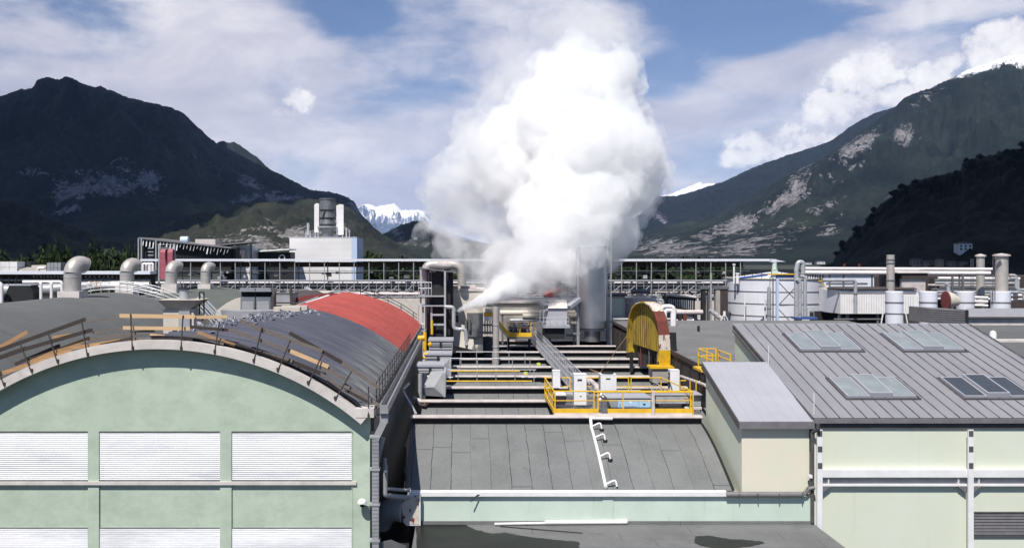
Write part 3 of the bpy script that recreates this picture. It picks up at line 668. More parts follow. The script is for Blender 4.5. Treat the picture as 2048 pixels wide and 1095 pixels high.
for x0, y0, x1, y1, lab in ((395,612,440,662,'tubular stair rail descending beside the grey hopper toward the green hall roof'),(402,606,448,655,'parallel tubular stair rail right behind the one beside the grey hopper')):
    a = P(x0,y0,72); b = P(x1,y1,66)
    handrail('stair_railing', lab, [[a+Vector((0,0,d)), b+Vector((0,0,d))] for d in (0,.35,.7)], [(a.lerp(b,k)-Vector((0,0,.4)), a.lerp(b,k)+Vector((0,0,.72))) for k in (.05,.35,.65,.95)], M['steel'], .05)

# square hopper and duct between the two halls
hp = thing('hopper', 'grey square funnel hopper with round pipe on top, standing between the two vaulted roofs', 'hopper', P(368, 680, 60))
Y = 60
def frus(px0, px1, py, d0, px2, px3, py2, d2, Yc):
    a = [(X(px0,Yc),Yc-d0,Z(py,Yc)),(X(px1,Yc),Yc-d0,Z(py,Yc)),(X(px1,Yc),Yc+d0,Z(py,Yc)),(X(px0,Yc),Yc+d0,Z(py,Yc))]
    b = [(X(px2,Yc),Yc-d2,Z(py2,Yc)),(X(px3,Yc),Yc-d2,Z(py2,Yc)),(X(px3,Yc),Yc+d2,Z(py2,Yc)),(X(px2,Yc),Yc+d2,Z(py2,Yc))]
    return MB().add(a+b, [(0,1,2,3),(7,6,5,4),(0,4,5,1),(1,5,6,2),(2,6,7,3),(3,7,4,0)])
frus(327, 410, 598, 1.3, 342, 388, 616, .8, Y).build('funnel', M['cream'], hp)
MB().box(X(334,Y), X(394,Y), Y-.75, Y+.75, Z(700,Y), Z(616.5,Y)).build('duct_box', M['cream'], hp)
MB().box(X(366,Y), X(388,Y), Y-.95, Y-.76, Z(690,Y), Z(620,Y)).build('access_panel', M['ahu'], hp)
MB().cyl(X(369,Y), Y, Z(598,Y), Z(577,Y), .33).build('inlet_pipe', M['steel'], hp, smooth=True)
MB().cyl(X(369,Y), Y, Z(578,Y), Z(575,Y), .42).build('inlet_flange', M['black'], hp, smooth=True)
fr = MB(); fr.bar(P(399,584,Y), P(399,628,Y), .08); fr.bar(P(408,584,Y), P(408,628,Y), .08); fr.bar(P(399,584,Y), P(408,584,Y), .08); fr.build('pipe_frame', M['black'], hp)

# cream curved duct and metal hooded fan unit beside the green hall's crest
t = thing('curved_duct', 'low pale grey curved duct lying beside the metal hooded unit', 'duct', P(500, 650, 68))
Y = 68
MB().lathe(X(500,Y), Y+2.2, [(2.7,Z(665,Y)),(2.7,Z(621,Y)),(2.3,Z(619,Y)),(2.3,Z(665,Y))], 24, PI*1.02, PI*1.98).build('duct_shell', M['duct_grey'], t, smooth=True)
MB().lathe(X(500,Y), Y+2.2, [(2.75,Z(640,Y)),(2.75,Z(638,Y))], 24, PI*1.02, PI*1.98).build('duct_band', M['grey_trim'], t)
t = thing('hooded_fan_unit', 'metal hooded fan unit with dark intake slot and red brown side duct', 'fan unit', P(515, 640, 82))
Y = 82
MB().box(X(481,Y), X(541,Y), Y, Y+2.6, Z(650,Y), Z(593.5,Y)).build('casing', M['stainless'], t)
MB().box(X(480,Y), X(541,Y), Y+.5, Y+2.6, Z(593,Y), Z(581,Y)).build('intake', M['black'], t)
MB().add([P(479,583,Y-.3), P(543,583,Y-.3), P(541,575,Y+.5), P(481,575,Y+.5), P(479,581,Y+2.7), P(543,581,Y+2.7)], [(0,1,2,3),(3,2,5,4),(0,3,4),(1,5,2)]).build('hood', M['stainless'], t)
MB().box(X(509.5,Y), X(511.5,Y), Y-.06, Y, Z(620,Y), Z(577,Y)).build('centre_post', M['black'], t)
MB().tube(bend([P(546,640,Y), P(547,592,Y), P(549,580,Y+.4), P(541,579,Y+.4)], .4), .22, 12).build('side_duct', M['brown_roof'], t, smooth=True)
for a, b in ((484, 507), (514, 538)): MB().box(X(a,Y), X(b,Y), Y-.03, Y-.002, Z(640,Y), Z(602,Y)).build('panel', M['ahu'], t)

# small cream hall and dark brown hipped roof behind
t = thing('service_block', 'small cream block under the pipe bridge, right of the hooded fan unit', 'building', P(565, 640, 92))
Y = 92
MB().box(X(551,Y), X(581,Y), Y, Y+4, 0, Z(604,Y)).build('wall', M['cream'], t); MB().box(X(549,Y), X(582,Y), Y-.1, Y+4, Z(604,Y)+.002, Z(589,Y)).build('upper_wall', M['ahu'], t)
MB().box(X(549,Y), X(583,Y), Y-.12, Y+4.2, Z(588.5,Y), Z(587,Y)).build('roof', M['dark_trim'], t)
MB().box(X(550,Y), X(581,Y), Y-.05, Y, Z(611,Y), Z(609,Y)).build('ledge', M['grey_trim'], t)
MB().bar(P(583,612,Y-.1), P(581,570,Y-.1), .22, .22).build('corner_pipe', M['brown_roof'], t)
t = thing('brown_roofed_shed', 'dark brown low shed roof between the cream block and the red vault', 'building', P(620, 640, 100))
Y = 100
MB().add([P(575,622,95), P(660,622,95), P(655,590,Y), P(632,579,Y+6), P(590,580,Y+6)], [(0,1,2,3,4)]).build('roof', M['brown_roof'], t)
MB().box(X(583,104), X(650,104), 106.3, 112, 0, Z(586,104)).build('wall', M['cream'], t)
for k in range(2):
    MB().bar(P(610+4*k,575,107), P(646+4*k,598,103), .22).build('roof_pipe', M['steel'], t)
# ================================================================== stepped grey roofs in the middle
sh = thing('stepped_hall', 'hall with nine stepped grey curved roof bays behind a mint green parapet', 'building', (6, 70, 0))
LX = -2.75
def bay(y0, y1, x0, x1, z0, z1, n=14):
    def fn(u, v):
        t = v; zz = z0 + (z1-z0)*math.sin(t*1.18)/math.sin(1.18)
        return Vector((x0+(x1-x0)*u, y0+(y1-y0)*t, zz))
    return MB().grid(fn, 24, n)
PITCH = 5.75
ZT = H-8.9
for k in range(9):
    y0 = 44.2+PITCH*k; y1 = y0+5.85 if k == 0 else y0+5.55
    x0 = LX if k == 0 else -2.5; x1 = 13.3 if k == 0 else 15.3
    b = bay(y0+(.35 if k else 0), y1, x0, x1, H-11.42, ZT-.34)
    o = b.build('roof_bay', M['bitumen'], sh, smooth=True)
    MB().box(x0, x1, y1-.02, y1+.10, ZT-.75, ZT-.005).build('riser', M['black'], o)  # painted black as the shadow gap under the coping
    MB().box(x0, x1, y1+.10, y1+.28, H-11.6, ZT-.10).build('rear_wall', M['steel_dark'], o)
    xr = x1 if k != 1 else 14.4
    c = MB(); c.box(x0-.12, xr, y1-.16, y1+.30, ZT+.005, ZT+.13); c.build('coping', M['coping'], o)
    MB().tube([(x0-.12, y1-.18, ZT+.06), (xr, y1-.18, ZT+.06)], .065, 8).build('coping_roll', M['coping'], o, smooth=True)
    if k == 0:
        for q in (0.0,):
            MB().box(LX-.10, LX-.003, 44.2, 50, H-12, H-9.25).build('side_wall', M['black'], sh)  # black carries the alley shade on this side
        mb = MB(); pr = [(13.3, 44.2+5.85*t, H-11.42+(ZT-.34-H+11.42)*math.sin(t*1.18)/math.sin(1.18)+.03) for t in [i/12 for i in range(13)]]
        mb.tube(pr, .07, 6); mb.build('flashing', M['black'], sh)
        mb = MB(); pr = [(LX-.05, p[1], p[2]+.0) for p in pr]; mb.tube(pr, .09, 6); mb.build('flashing', M['dark_trim'], sh)
MB().box(-2.4, 15.3, 44.6, 98, 3, H-11.6).build('hall_body', M['ahu'], sh)
# mint parapet, white coping and grey gutter
MB().box(X(838,43.9), X(1627,43.9), 43.9, 44.15, Z(1046,43.9)-.2, Z(992,43.9)).build('parapet', M['mint'], sh)
MB().box(X(1205,43.9), X(1226,43.9), 43.86, 43.898, Z(1046,43.9)-.1, Z(992,43.9)-.002).build('pilaster', M['mint'], sh)
cp = MB(); cp.box(X(818,43.8), X(1455,43.8), 43.72, 44.2, Z(991,43.8), Z(983,43.8)); cp.build('parapet_coping', M['white'], sh)
MB().tube([P(815,983,44.15), P(1475,985,44.15)], .07, 8).build('coping_roll', M['fascia'], sh, smooth=True)
gt = MB(); gt.tube([P(1452,988,43.75), P(1606,988,43.75)], .14, 12); gt.build('gutter', M['grey_trim'], sh, smooth=True)
MB().tube(bend([P(1600,988,43.75), P(1612,986,43.75), P(1618,976,43.7), P(1630,974,43.6)], .15), .09, 10).build('gutter_outlet', M['grey_trim'], sh, smooth=True)
for px in (1476, 1513, 1556, 1602): MB().box(X(px,43.8)-.02, X(px,43.8)+.02, 43.60, 43.66, Z(995,43.8), Z(984,43.8)).build('gutter_hook', M['dark_trim'], sh)
lr = thing('flat_roof', 'flat grey roof with rain puddles below the mint green parapet', 'roof', (7, 40, 0))
zL = Z(1047,43.9)
MB().box(X(832,43.9), 17.15, 34, 43.88, zL-.4, zL).build('roof_sheet', M['bitumen_plain'], lr)
MB().box(-2.0, 17.0, 34.1, 43.8, 0, zL-.41).build('wall', M['mint'], lr)
MB().box(X(838,43.9), 17.1, 43.80, 43.89, zL+.002, zL+.16).build('upstand', M['bitumen_plain'], lr)
def puddle(pts, z, mat, name, par):
    rnd = random.Random(len(pts)); P_ = [Vector((p.x, p.y, z)) for p in pts]; out = []
    for a, b in zip(P_, P_[1:]+P_[:1]):
        for i in range(6):
            q = a.lerp(b, i/6); out.append(q+Vector((rnd.uniform(-.06,.06), rnd.uniform(-.05,.05), 0)))
    return MB().add(out, [tuple(range(len(out)))]).build(name, mat, par)
def lowp(px, py):
    Yd = (H-zL)*F/(py-515); return Vector((X(px,Yd), Yd, zL))
puddle([lowp(*p) for p in ((832,1048),(930,1047),(950,1058),(985,1066),(1010,1064),(1060,1073),(1110,1078),(1160,1083),(1158,1098),(1100,1115),(960,1120),(832,1120))], zL+.006, M['wet'], 'puddle', lr)
puddle([lowp(*p) for p in ((1390,1071),(1420,1070),(1450,1076),(1500,1079),(1525,1082),(1528,1086),(1500,1092),(1440,1098),(1400,1090),(1388,1082))], zL+.006, M['wet'], 'puddle', lr)
# loose white conduit lying on the flat roof
t = thing('loose_pipe', 'long white plastic pipe lying on the flat roof under the parapet', 'pipe', lowp(1120,1051))
MB().tube([lowp(989,1051)+Vector((0,0,.1)), lowp(1095,1049)+Vector((0,0,.1))], .065, 8).build('thin_section', M['white_pipe'], t, smooth=True)
MB().tube([lowp(1090,1049)+Vector((0,0,.13)), lowp(1254,1048)+Vector((0,0,.13))], .11, 10).build('thick_section', M['white_pipe'], t, smooth=True)
t = tag(MB().tube([lowp(1000,1053)+Vector((0,0,.04)), lowp(1165,1066)+Vector((0,0,.03))], .025, 6).build('iron_rod', M['iron']), 'thin dark rod lying slantwise on the flat roof in front of the white pipe', 'rod')
t = tag(MB().tube([P(941,1002,43.5), P(955,989,43.7), P(985,986,44.0)], .03, 6).build('bent_rod', M['iron']), 'bent dark rod hanging over the white parapet coping', 'rod')

# white drain pipe running down the front bay, with three stub vents
dz = 7.05
def bayz(y): t = (y-44.2)/5.85; return H-11.42+(ZT-.34-H+11.42)*math.sin(t*1.18)/math.sin(1.18)
t = thing('drain_pipe', 'white pipe with three bent stubs running down the front curved roof bay', 'pipe', (dz, 47, bayz(47)))
pts = [Vector((8.3, 49.85, ZT+.0)), Vector((dz+.05, 49.85, ZT+.02)), Vector((dz, 49.5, ZT+.0))]+[Vector((dz, y, bayz(y)+.13)) for y in np.linspace(49.2, 44.25, 10)]
MB().tube(pts, .085, 12).build('main_pipe', M['white_pipe'], t, smooth=True)
for y in (49.2, 48.0, 46.35, 44.35):
    z = bayz(y)+.15
    s_ = MB().tube(bend([(dz,y,z+.05), (dz+.5,y,z+.28), (dz+.55,y-.05,z-.05)], .15), .05, 10).build('stub', M['white_pipe'], t, smooth=True)
    if y > 45: MB().cyl(dz+.55, y-.05, z-.2, z-.05, .12).build('roof_cowl', M['black'], t, smooth=True)

# ================================================================== right building with zinc roof
SL = .2767; YE = 43.88; ZE = H-7.80; YR = 56.87
def rz(y): return ZE + SL*(y-YE)
rb = thing('zinc_roofed_building', 'pale lime building with sloping ribbed zinc roof and four skylights', 'building', (24, 50, 0))
X0, X1 = 17.12, 31.9
prof = []
k = 0; x = X0
while x < X1-.3:
    prof += [(x, 0), (x+.61, 0), (x+.612, .045), (x+.645, .045), (x+.647, 0)]; x += .65
prof.append((X1, 0))
ny = 10; vs = []
for j in range(ny+1):
    y = YE+(YR-YE)*j/ny
    for xx, hh in prof: vs.append((xx, y, rz(y)+hh))
m_ = len(prof)
MB().add(vs, [(j*m_+i, j*m_+i+1, (j+1)*m_+i+1, (j+1)*m_+i) for j in range(ny) for i in range(m_-1)]).build('roof', M['seam'], rb)
slab = MB().poly_prism([(X0+.01,YE+.02,rz(YE)-.01-.28), (X0+.01,YE+.02,rz(YE)-.012), (X0+.01,YR-.02,rz(YR)-.012), (X0+.01,YR-.02,rz(YR)-.3)], (X1-X0-.02,0,0)); slab.build('roof_deck', M['dark_trim'], rb)
MB().box(X0-.05, X1, YR, YR+.12, rz(YR)-.3, rz(YR)+.05).build('ridge_cap', M['zinc_light'], rb)
gg = MB(); gg.box(X0, X1, YE-.14, YE-.02, ZE-.24, ZE-.02); gg.build('gutter', M['grey_trim'], rb)
MB().box(X0+.1, X1, YE+.02, 43.98, ZE-.52, ZE-.26).build('shaded_soffit', M['dark_trim'], rb)  # dark strip doubles as the shadow under the gutter
MB().box(X0+.06, X1-.1, 44.0, 44.3, 0, ZE-.3).build('front_wall', M['lime'], rb)
MB().poly_prism([(X0+.06,44.31,0), (X0+.06,44.31,rz(44.31)-.3), (X0+.06,YR-.1,rz(YR-.1)-.3), (X0+.06,YR-.1,0)], (.2,0,0)).build('side_wall', M['mint'], rb)
MB().box(X0+.3, X1-.1, YR-.4, YR-.11, 0, rz(YR)-.35).build('rear_wall', M['lime'], rb)
for k, (d, w) in enumerate(((.10,.10),(.28,.05),(.42,.05))):
    MB().bar((X0-.02-.02*k, YE+.1, rz(YE+.1)-d), (X0-.02-.02*k, YR, rz(YR)-d), .06, w).build('verge_trim', M['dark_trim'] if k != 1 else M['grey_trim'], rb)
# steel frame on the front wall
def xf(px): return X(px, 43.8)
beam = MB(); beam.box(xf(1640), X1-.2, 43.72, 43.995, Z(953,43.8), Z(938,43.8)); beam.build('beam', M['white'], rb)
MB().box(xf(1640), X1-.2, 43.93, 43.994, Z(968,43.8), Z(953.3,43.8)).build('beam_web', M['duct_grey'], rb)
MB().box(xf(1640), X1-.2, 43.76, 43.995, Z(971,43.8), Z(968.3,43.8)).build('beam_flange', M['white'], rb)
for px in (1637, 1938, 2240):
    col = MB().box(xf(px)-.13, xf(px)+.13, 43.62, 43.717, 0, ZE-.53).build('column', M['white'], rb)
    for py in (862, 893, 926): MB().box(xf(px)-.105, xf(px)+.105, 43.60, 43.619, Z(py+9,43.7), Z(py-2,43.7)).build('pocket_shade', M['dark_trim'], col)  # dark plates paint the shaded pockets of the column
    for sgn in (-1, 1):
        if px == 1637 and sgn < 0: continue
        a = xf(px)+sgn*.14
        MB().poly_prism([(a,43.75,Z(972,43.8)), (a+sgn*.42,43.75,Z(972,43.8)), (a,43.75,Z(985,43.8))], (0,.1,0)).build('gusset', M['grey_trim'], rb)
        MB().box(min(a+sgn*.33,a+sgn*.38), max(a+sgn*.33,a+sgn*.38), 43.8, 43.93, Z(968,43.8), Z(953.5,43.8)).build('stiffener', M['white'], rb)
louvre(xf(1951), xf(2100), Z(1070,43.9), Z(1026,43.9), 43.97, .16).build('vent_louvre', M['grey_trim'], rb)
mb = MB(); a, b, c, d = xf(1948), xf(2103), Z(1073,43.9), Z(1023,43.9)
mb.box(a, b, 43.90, 43.99, d-.06, d); mb.box(a, b, 43.90, 43.99, c, c+.06); mb.box(a, a+.06, 43.90, 43.99, c+.061, d-.061); mb.build('louvre_frame', M['dark_trim'], rb)
MB().tube(bend([(X0+.05,43.45,ZE-.2), (X0+.05,43.45,ZE-.45), (X0-.10,43.8,ZE-.7), (X0-.10,43.8,zL+.1)], .1), .09, 10).build('downpipe', M['dark_trim'], rb, smooth=True)
# skylights lie in the roof and open with it
def skylight(x0, x1, y0, y1, mat):
    nrm = Vector((0,-SL,1)).normalized()
    def pt(x, y, h): return Vector((x, y, rz(y))) + nrm*h
    def slabp(xa, xb, ya, yb, h0, h1):
        a = [pt(xa,ya,h0),pt(xb,ya,h0),pt(xb,yb,h0),pt(xa,yb,h0),pt(xa,ya,h1),pt(xb,ya,h1),pt(xb,yb,h1),pt(xa,yb,h1)]
        return a, [(0,3,2,1),(4,5,6,7),(0,1,5,4),(1,2,6,5),(2,3,7,6),(3,0,4,7)]
    w = .07
    def frame(xa, xb, ya, yb, h):
        mb = MB()
        mb.add(*slabp(xa, xb, ya, ya+w, .02, h)); mb.add(*slabp(xa, xb, yb-w, yb, .02, h)); mb.add(*slabp(xa, xa+w, ya+w, yb-w, .02, h)); mb.add(*slabp(xb-w, xb, ya+w, yb-w, .02, h)); return mb
    kerb = frame(x0-.14, x1+.14, y0-.22, y1+.05, .08).build('skylight_kerb', M['dark_trim'], rb)
    xs = [x0, x0+(x1-x0)/3, x0+2*(x1-x0)/3, x1]
    for k in range(3):
        h = .13 if k != 1 else .28
        s_ = frame(xs[k]+.01, xs[k+1]-.01, y0+(.05 if k == 1 else 0), y1, h).build('skylight', M['zinc_light'], rb)
        MB().add(*slabp(xs[k]+.08, xs[k+1]-.08, y0+w+.06, y1-w-.005, h-.06, h-.02)).build('pane', mat, s_)
for x0 in (19.7, 25.7):
    skylight(x0, x0+3.55, 52.45, 55.1, M['glass'])
    skylight(x0, x0+3.55, 46.1, 48.5, M['glass'] if x0 < 20 else M['glass_dark'])
# lightning rods
for px, py, lab in ((1537, 690, 'thin white lightning rod near the top left of the zinc roof'), (1628, 790, 'thin white lightning rod at the lower corner of the zinc roof')):
    yy = 19.814/((py+35-515)/1800+SL); xx = X(px, yy)
    t = thing('lightning_rod', lab, 'rod', (xx, yy, rz(yy)))
    MB().tube([(xx,yy,rz(yy)), (xx,yy,rz(yy)+1.1)], .02, 6).build('rod', M['white'], t); MB().box(xx-.05, xx+.05, yy-.05, yy+.05, rz(yy)-.02, rz(yy)+.06).build('rod_base', M['steel'], t)
# beige side wing with smooth zinc roof
wg = thing('side_wing', 'beige side wing with smooth pale zinc lean-to roof beside the zinc roofed building', 'building', (15.4, 47, 0))
WL = 13.66; YB = 50.6
def wz(y): return H-7.96+.31*(y-43.8)
v = []; 
npan = 6
prof = []
for i in range(npan):
    a = WL-.18+(X0-.02-WL+.18)*i/npan; b = WL-.18+(X0-.02-WL+.18)*(i+1)/npan
    prof += [(a,0),(b-.03,0),(b-.028,.012),(b-.004,.012)]
prof.append((X0-.02,0)); m_ = len(prof); vs = []
for j in range(5):
    y = 43.8+(YB-43.8)*j/4
    for xx, hh in prof: vs.append((xx, y, wz(y)+hh))
MB().add(vs, [(j*m_+i, j*m_+i+1, (j+1)*m_+i+1, (j+1)*m_+i) for j in range(4) for i in range(m_-1)]).build('roof', M['zinc_light'], wg)
MB().poly_prism([(WL-.17,43.82,wz(43.82)-.25),(WL-.17,43.82,wz(43.82)-.01),(WL-.17,YB,wz(YB)-.01),(WL-.17,YB,wz(YB)-.25)], (X0-.02-WL+.17,0,0)).build('roof_deck', M['grey_trim'], wg)
MB().box(WL-.22, X0-.02, 43.68, 43.8, wz(43.8)-.34, wz(43.8)-.005).build('fascia', M['grey_trim'], wg)
MB().bar((WL-.2,43.8,wz(43.8)-.2), (WL-.2,YB,wz(YB)-.2), .06, .36).build('verge_trim', M['dark_trim'], wg)
MB().box(WL, X0-.16, 43.9+.12, 44.3, H-11.6, wz(44)-.27).build('front_wall', M['beige'], wg)
MB().poly_prism([(WL,44.31,3),(WL,44.31,wz(44.31)-.26),(WL,YB-.1,wz(YB-.1)-.26),(WL,YB-.1,3)], (.25,0,0)).build('side_wall', M['lime'], wg)
MB().box(WL+.26, X0-.02, YB-.4, YB-.11, 3, wz(YB)-.3).build('rear_wall', M['lime'], wg)
# cable tangle and small camera at the wing's corner
t = thing('corner_camera', 'small pole camera with loose cables at the foot of the beige wing corner', 'camera', P(1622, 985, 43.85))
MB().tube(bend([P(1628,975,43.7), P(1620,968,43.7), P(1620,955,43.7)], .15), .02, 6).build('arm', M['steel_dark'], t); c = P(1620,952,43.7); MB().box(c.x-.08, c.x+.08, c.y-.1, c.y+.1, c.z-.06, c.z+.08).build('camera_body', M['white'], t)
MB().tube(bend([P(1618,956,43.65), P(1624,962,43.6), P(1614,974,43.6), P(1605,984,43.6)], .2), .014, 6).build('cable', M['dark_trim'], t)
# flat grey roof building behind the wing, brown side toward the stepped roofs
fb = thing('flat_roofed_hall', 'hall with flat grey roof and dark brown side wall right of the yellow hood', 'building', (26, 75, 0))
zf = H-7.1
MB().add([(15.5,51.0,zf),(17.0,51.0,zf),(17.0,57.2,zf),(40,57.2,zf),(40,94,zf+.55),(15.5,94,zf+.55)], [(0,1,2,3,4,5)]).build('roof', M['bitumen_plain'], fb)
MB().box(15.45, 15.7, 51.0, 94, 3, zf-.02).build('side_wall', M['brown_wall'], fb)
MB().bar((15.42,51,zf-.06), (15.42,94,zf+.5), .14, .28).build('gutter', M['brown_wall'], fb)
mb = MB()
for k in range(18): MB().box(15.36, 15.449, 51.6+2.35*k, 51.75+2.35*k, H-11, zf-.3).build('wall_rib', M['black'], fb)
MB().box(15.7, 40, 93.7, 94, 3, zf+.5).build('rear_wall', M['brown_wall'], fb)
MB().tube([(15.6,93.2,zf+.75),(22,93,zf+.78)], .09, 8).build('roof_pipe', M['fascia'], fb, smooth=True)
c = P(1397,662,82); MB().cyl(c.x, 82, zf+.3, zf+.9, .12).build('vent_stub', M['black'], fb, smooth=True)
# slanted drain pipes across the bays
for a, b, lab in (((1215,765),(1187,744),'slanted grey pipe behind the white fan cabinet'),):
    pass
t = tag(MB().tube([P(1172,755,58), P(1206,786,54.3)], .22, 12).build('slanted_pipe', M['coping'], smooth=True), 'thick pale pipe slanting down behind the white fan cabinet', 'pipe')
t = tag(MB().tube([P(1362,752,60), P(1412,770,52.5)], .10, 8).build('slanted_pipe', M['coping'], smooth=True), 'pale pipe slanting down along the dark brown wall toward the wing', 'pipe')
t = tag(MB().tube([P(1256,668,84), P(1200,745,70), P(1180,738,71)], .025, 5).build('stay_wire', M['plank_mid']), 'thin stay wire slanting from the yellow hood across the stepped roofs', 'wire')
# yellow stair head on the flat roof
t = thing('stair_railing', 'yellow stair head railing on the flat roof at the wing corner', 'railing', P(1430,722,57))
pts = [(1397,722),(1397,696),(1433,696),(1433,722)]
for a, b in (((1397,697,58),(1432,697,58)),((1397,711,58),(1430,711,58)),((1397,697,58),(1425,708,55)),((1397,711,58),(1425,720,55)),((1438,700,58),(1461,709,55)),((1438,712,58),(1461,720,55))):
    MB().tube([P(*a), P(*b)], .045, 6).build('rail', M['yellow'], t)
for px, py, yy, l in ((1397,697,58,30),(1432,697,58,30),(1425,708,55,20),(1438,700,58,26),(1461,709,55,18),(1414,697,58,28)):
    a = P(px,py,yy); MB().tube([a, (a.x,a.y,zf+.02)], .05, 6).build('post', M['yellow'], t)
MB().box(X(1397,56)-.1, X(1440,56), 55, 57, zf+.1, zf+.25).build('stair_landing', M['yellow'], t)
# ================================================================== yellow equipment platform
XL, XR, YF, YBk = X(1108,50.3), X(1384,50.3), 50.3, 55.9
zfl = H-8.62; zt_ = H-7.45; zm_ = H-7.98
pl = thing('equipment_platform', 'yellow railed steel platform carrying white cabinets above the front roof bay', 'platform', ((XL+XR)/2, 53, H-8.9))
MB().box(XL, XR+.5, YF+.06, YBk, zfl-.1, zfl).build('deck', M['steel_dark'], pl)
MB().box(XL, XR, YF-.06, YF+.055, H-8.89, H-8.662).build('front_beam', M['fascia'], pl)
for a, b in ((XL, X(1197,YF)), (X(1214,YF), XR)): MB().box(a, b, YF-.05, YF+.04, H-8.66, H-8.43).build('toe_board', M['yellow'], pl)
MB().box(XL-.04, XL+.02, YF+.06, YBk, H-8.66, H-8.43).build('toe_board', M['yellow'], pl)
def rail(par, pts, mat=M['yellow'], r=.035, name='rail'):
    return MB().tube(pts, r, 8).build(name, mat, par, smooth=True)
for z, r in ((zt_,.04),(zm_,.028)):
    rail(pl, [(XL,YF,z),(X(1188,YF),YF,z)], r=r); rail(pl, [(X(1195,YF),YF,z),(XR,YF,z)], r=r)
    rail(pl, [(XL,YF,z),(XL,YBk,z)], r=r)
    for a, b in ((1088,1140),(1172,1257),(1262,1322)): rail(pl, [(X(a,YBk),YBk,z),(X(b,YBk),YBk,z)], r=r)
    rail(pl, [(X(1322,YBk),YBk,z),(XR,YF,z)], r=r)
    rail(pl, [(XR-.2,54.6,z),(13.55,54.6,z)], r=r)
rail(pl, [(X(1188,YF),YF,zt_-.04),(XR,YF,zt_-.06)], r=.05, name='light_strip')
def post(par, x, y, z0, z1, mat=M['yellow'], w=.07, name='post'): return MB().box(x-w/2, x+w/2, y-w/2, y+w/2, z0, z1).build(name, mat, par)
for px in (1110, 1188, 1196, 1246, 1381, 1386): post(pl, X(px,YF), YF, H-8.75, zt_)
post(pl, X(1305,YF), YF-.12, H-8.85, zt_+.02, M['coping'], .16)
for k in range(1, 6): post(pl, XL, YF+(YBk-YF)*k/5.0, H-8.55, zt_, w=.05)
for px in (1140, 1172, 1257, 1262, 1322): post(pl, X(px,YBk), YBk, zfl, zt_, w=.06)
for px in (1360, 1380, 1392, 1399): post(pl, X(px,54.6), 54.6, zfl-.3, zt_, w=.06)
MB().bar((XL,YF+.1,H-8.75), (XL,YBk,H-8.3), .05, .05).build('brace', M['yellow'], pl)
mb = MB(); mb.poly_prism([P(1205,806,50.2),P(1213,806,50.2),P(1216,824,50.2),P(1202,824,50.2)], (0,.3,0)); mb.build('cable_bracket', M['steel_dark'], pl)
for x in (XL+.1, (XL+XR)/2, XR-.1):
    for y in (YF+.2, YBk-.2): post(pl, x, y, H-10.2 if y > 52 else H-8.95, zfl-.1, M['steel_dark'], .12, 'leg')
# white cooling cabinets
def cabinet(x, y, z, w, d, h, label, fan='top', plate=True):
    t = thing('cooling_cabinet', label, 'cooling unit', (x, y, z), 'white cooling cabinets on the yellow platform')
    MB().box(x-w/2, x+w/2, y-d/2, y+d/2, z+.06, z+h).build('casing', M['white'], t)
    MB().box(x-w/2+.05, x+w/2-.05, y-d/2+.03, y+d/2-.03, z, z+.06).build('plinth', M['black'], t)
    MB().box(x-w/2-.012, x+w/2+.012, y-d/2-.012, y+d/2+.012, z+h, z+h+.03).build('lid', M['white'], t)
    if fan == 'top':
        f = MB(); f.lathe(x, y, [(w*.40,z+h+.03),(w*.40,z+h+.12),(w*.36,z+h+.12),(w*.36,z+h+.035)], 24); fo = f.build('fan_shroud', M['fan'], t, smooth=True)
        b = MB()
        for k in range(5):
            a = k*2*PI/5; b.bar((x,y,z+h+.09), (x+math.cos(a)*w*.34,y+math.sin(a)*w*.34,z+h+.07), .14, .02)
        b.build('fan_blades', M['black'], fo)
    elif fan == 'side':
        for zz in (.3, .72):
            MB().tube([(x-w/2-.02, y, z+h*zz), (x-w/2-.001, y, z+h*zz)], d*.36, 20).build('fan', M['fan'], t)
            MB().tube([(x-w/2-.05, y, z+h*zz), (x-w/2-.021, y, z+h*zz)], d*.08, 10).build('fan_hub', M['steel'], t)
    if plate:
        MB().box(x-.16, x+.10, y-d/2-.012, y-d/2-.001, z+h*.80, z+h*.86).build('logo_plate', M['logo'], t)
        MB().box(x-.03, x+.09, y-d/2-.012, y-d/2-.001, z+h*.30, z+h*.325).build('badge', M['logo'], t)
    for s in (-1, 1): MB().box(x+s*(w/2+.001), x+s*(w/2+.012), y-d*.4, y+d*.4, z+.2, z+h*.9).build('side_grille', M['ahu'], t)
    return t
cabinet(X(1160.5,51.0), 51.3, H-8.40, .70, .60, 1.78, 'tall white cooling cabinet standing at the front rail of the yellow platform', fan=None)
cabinet(X(1216,54.0), 54.2, H-8.36, .94, .85, 1.36, 'broad white cooling cabinet with a black fan on top')
cabinet(X(1112.5,55.4), 55.5, H-8.05, .46, .5, 1.10, 'small plain white cabinet at the back left corner of the platform', fan=None, plate=False)
cabinet(X(1349,54.4), 54.6, H-8.08, .56, .62, 1.28, 'white cabinet with two side fans, nearest the pale green wing', fan='side', plate=False)
t = tag(MB().box(X(1112,55)-.1, X(1152,55), 54.4, 55.7, zfl+.22, zfl+.33).build('cabinet_shelf', M['zinc_light']), 'pale metal shelf under the small plain white cabinet', 'shelf')
t = thing('condenser_block', 'dark condenser block with a white cap low behind the front yellow rail', 'cooling unit', (X(1122,51.5),52.0,zfl))
MB().box(X(1111,51.5), X(1131,51.5), 51.6, 52.5, zfl+.2, zfl+.72).build('casing', M['fan'], t); MB().box(X(1110,51.5), X(1132,51.5), 51.58, 52.52, zfl+.722, zfl+.8).build('lid', M['white'], t); MB().box(X(1133,51.5), X(1146,51.5), 51.7, 52.4, zfl+.25, zfl+.68).build('coil', M['steel_dark'], t)
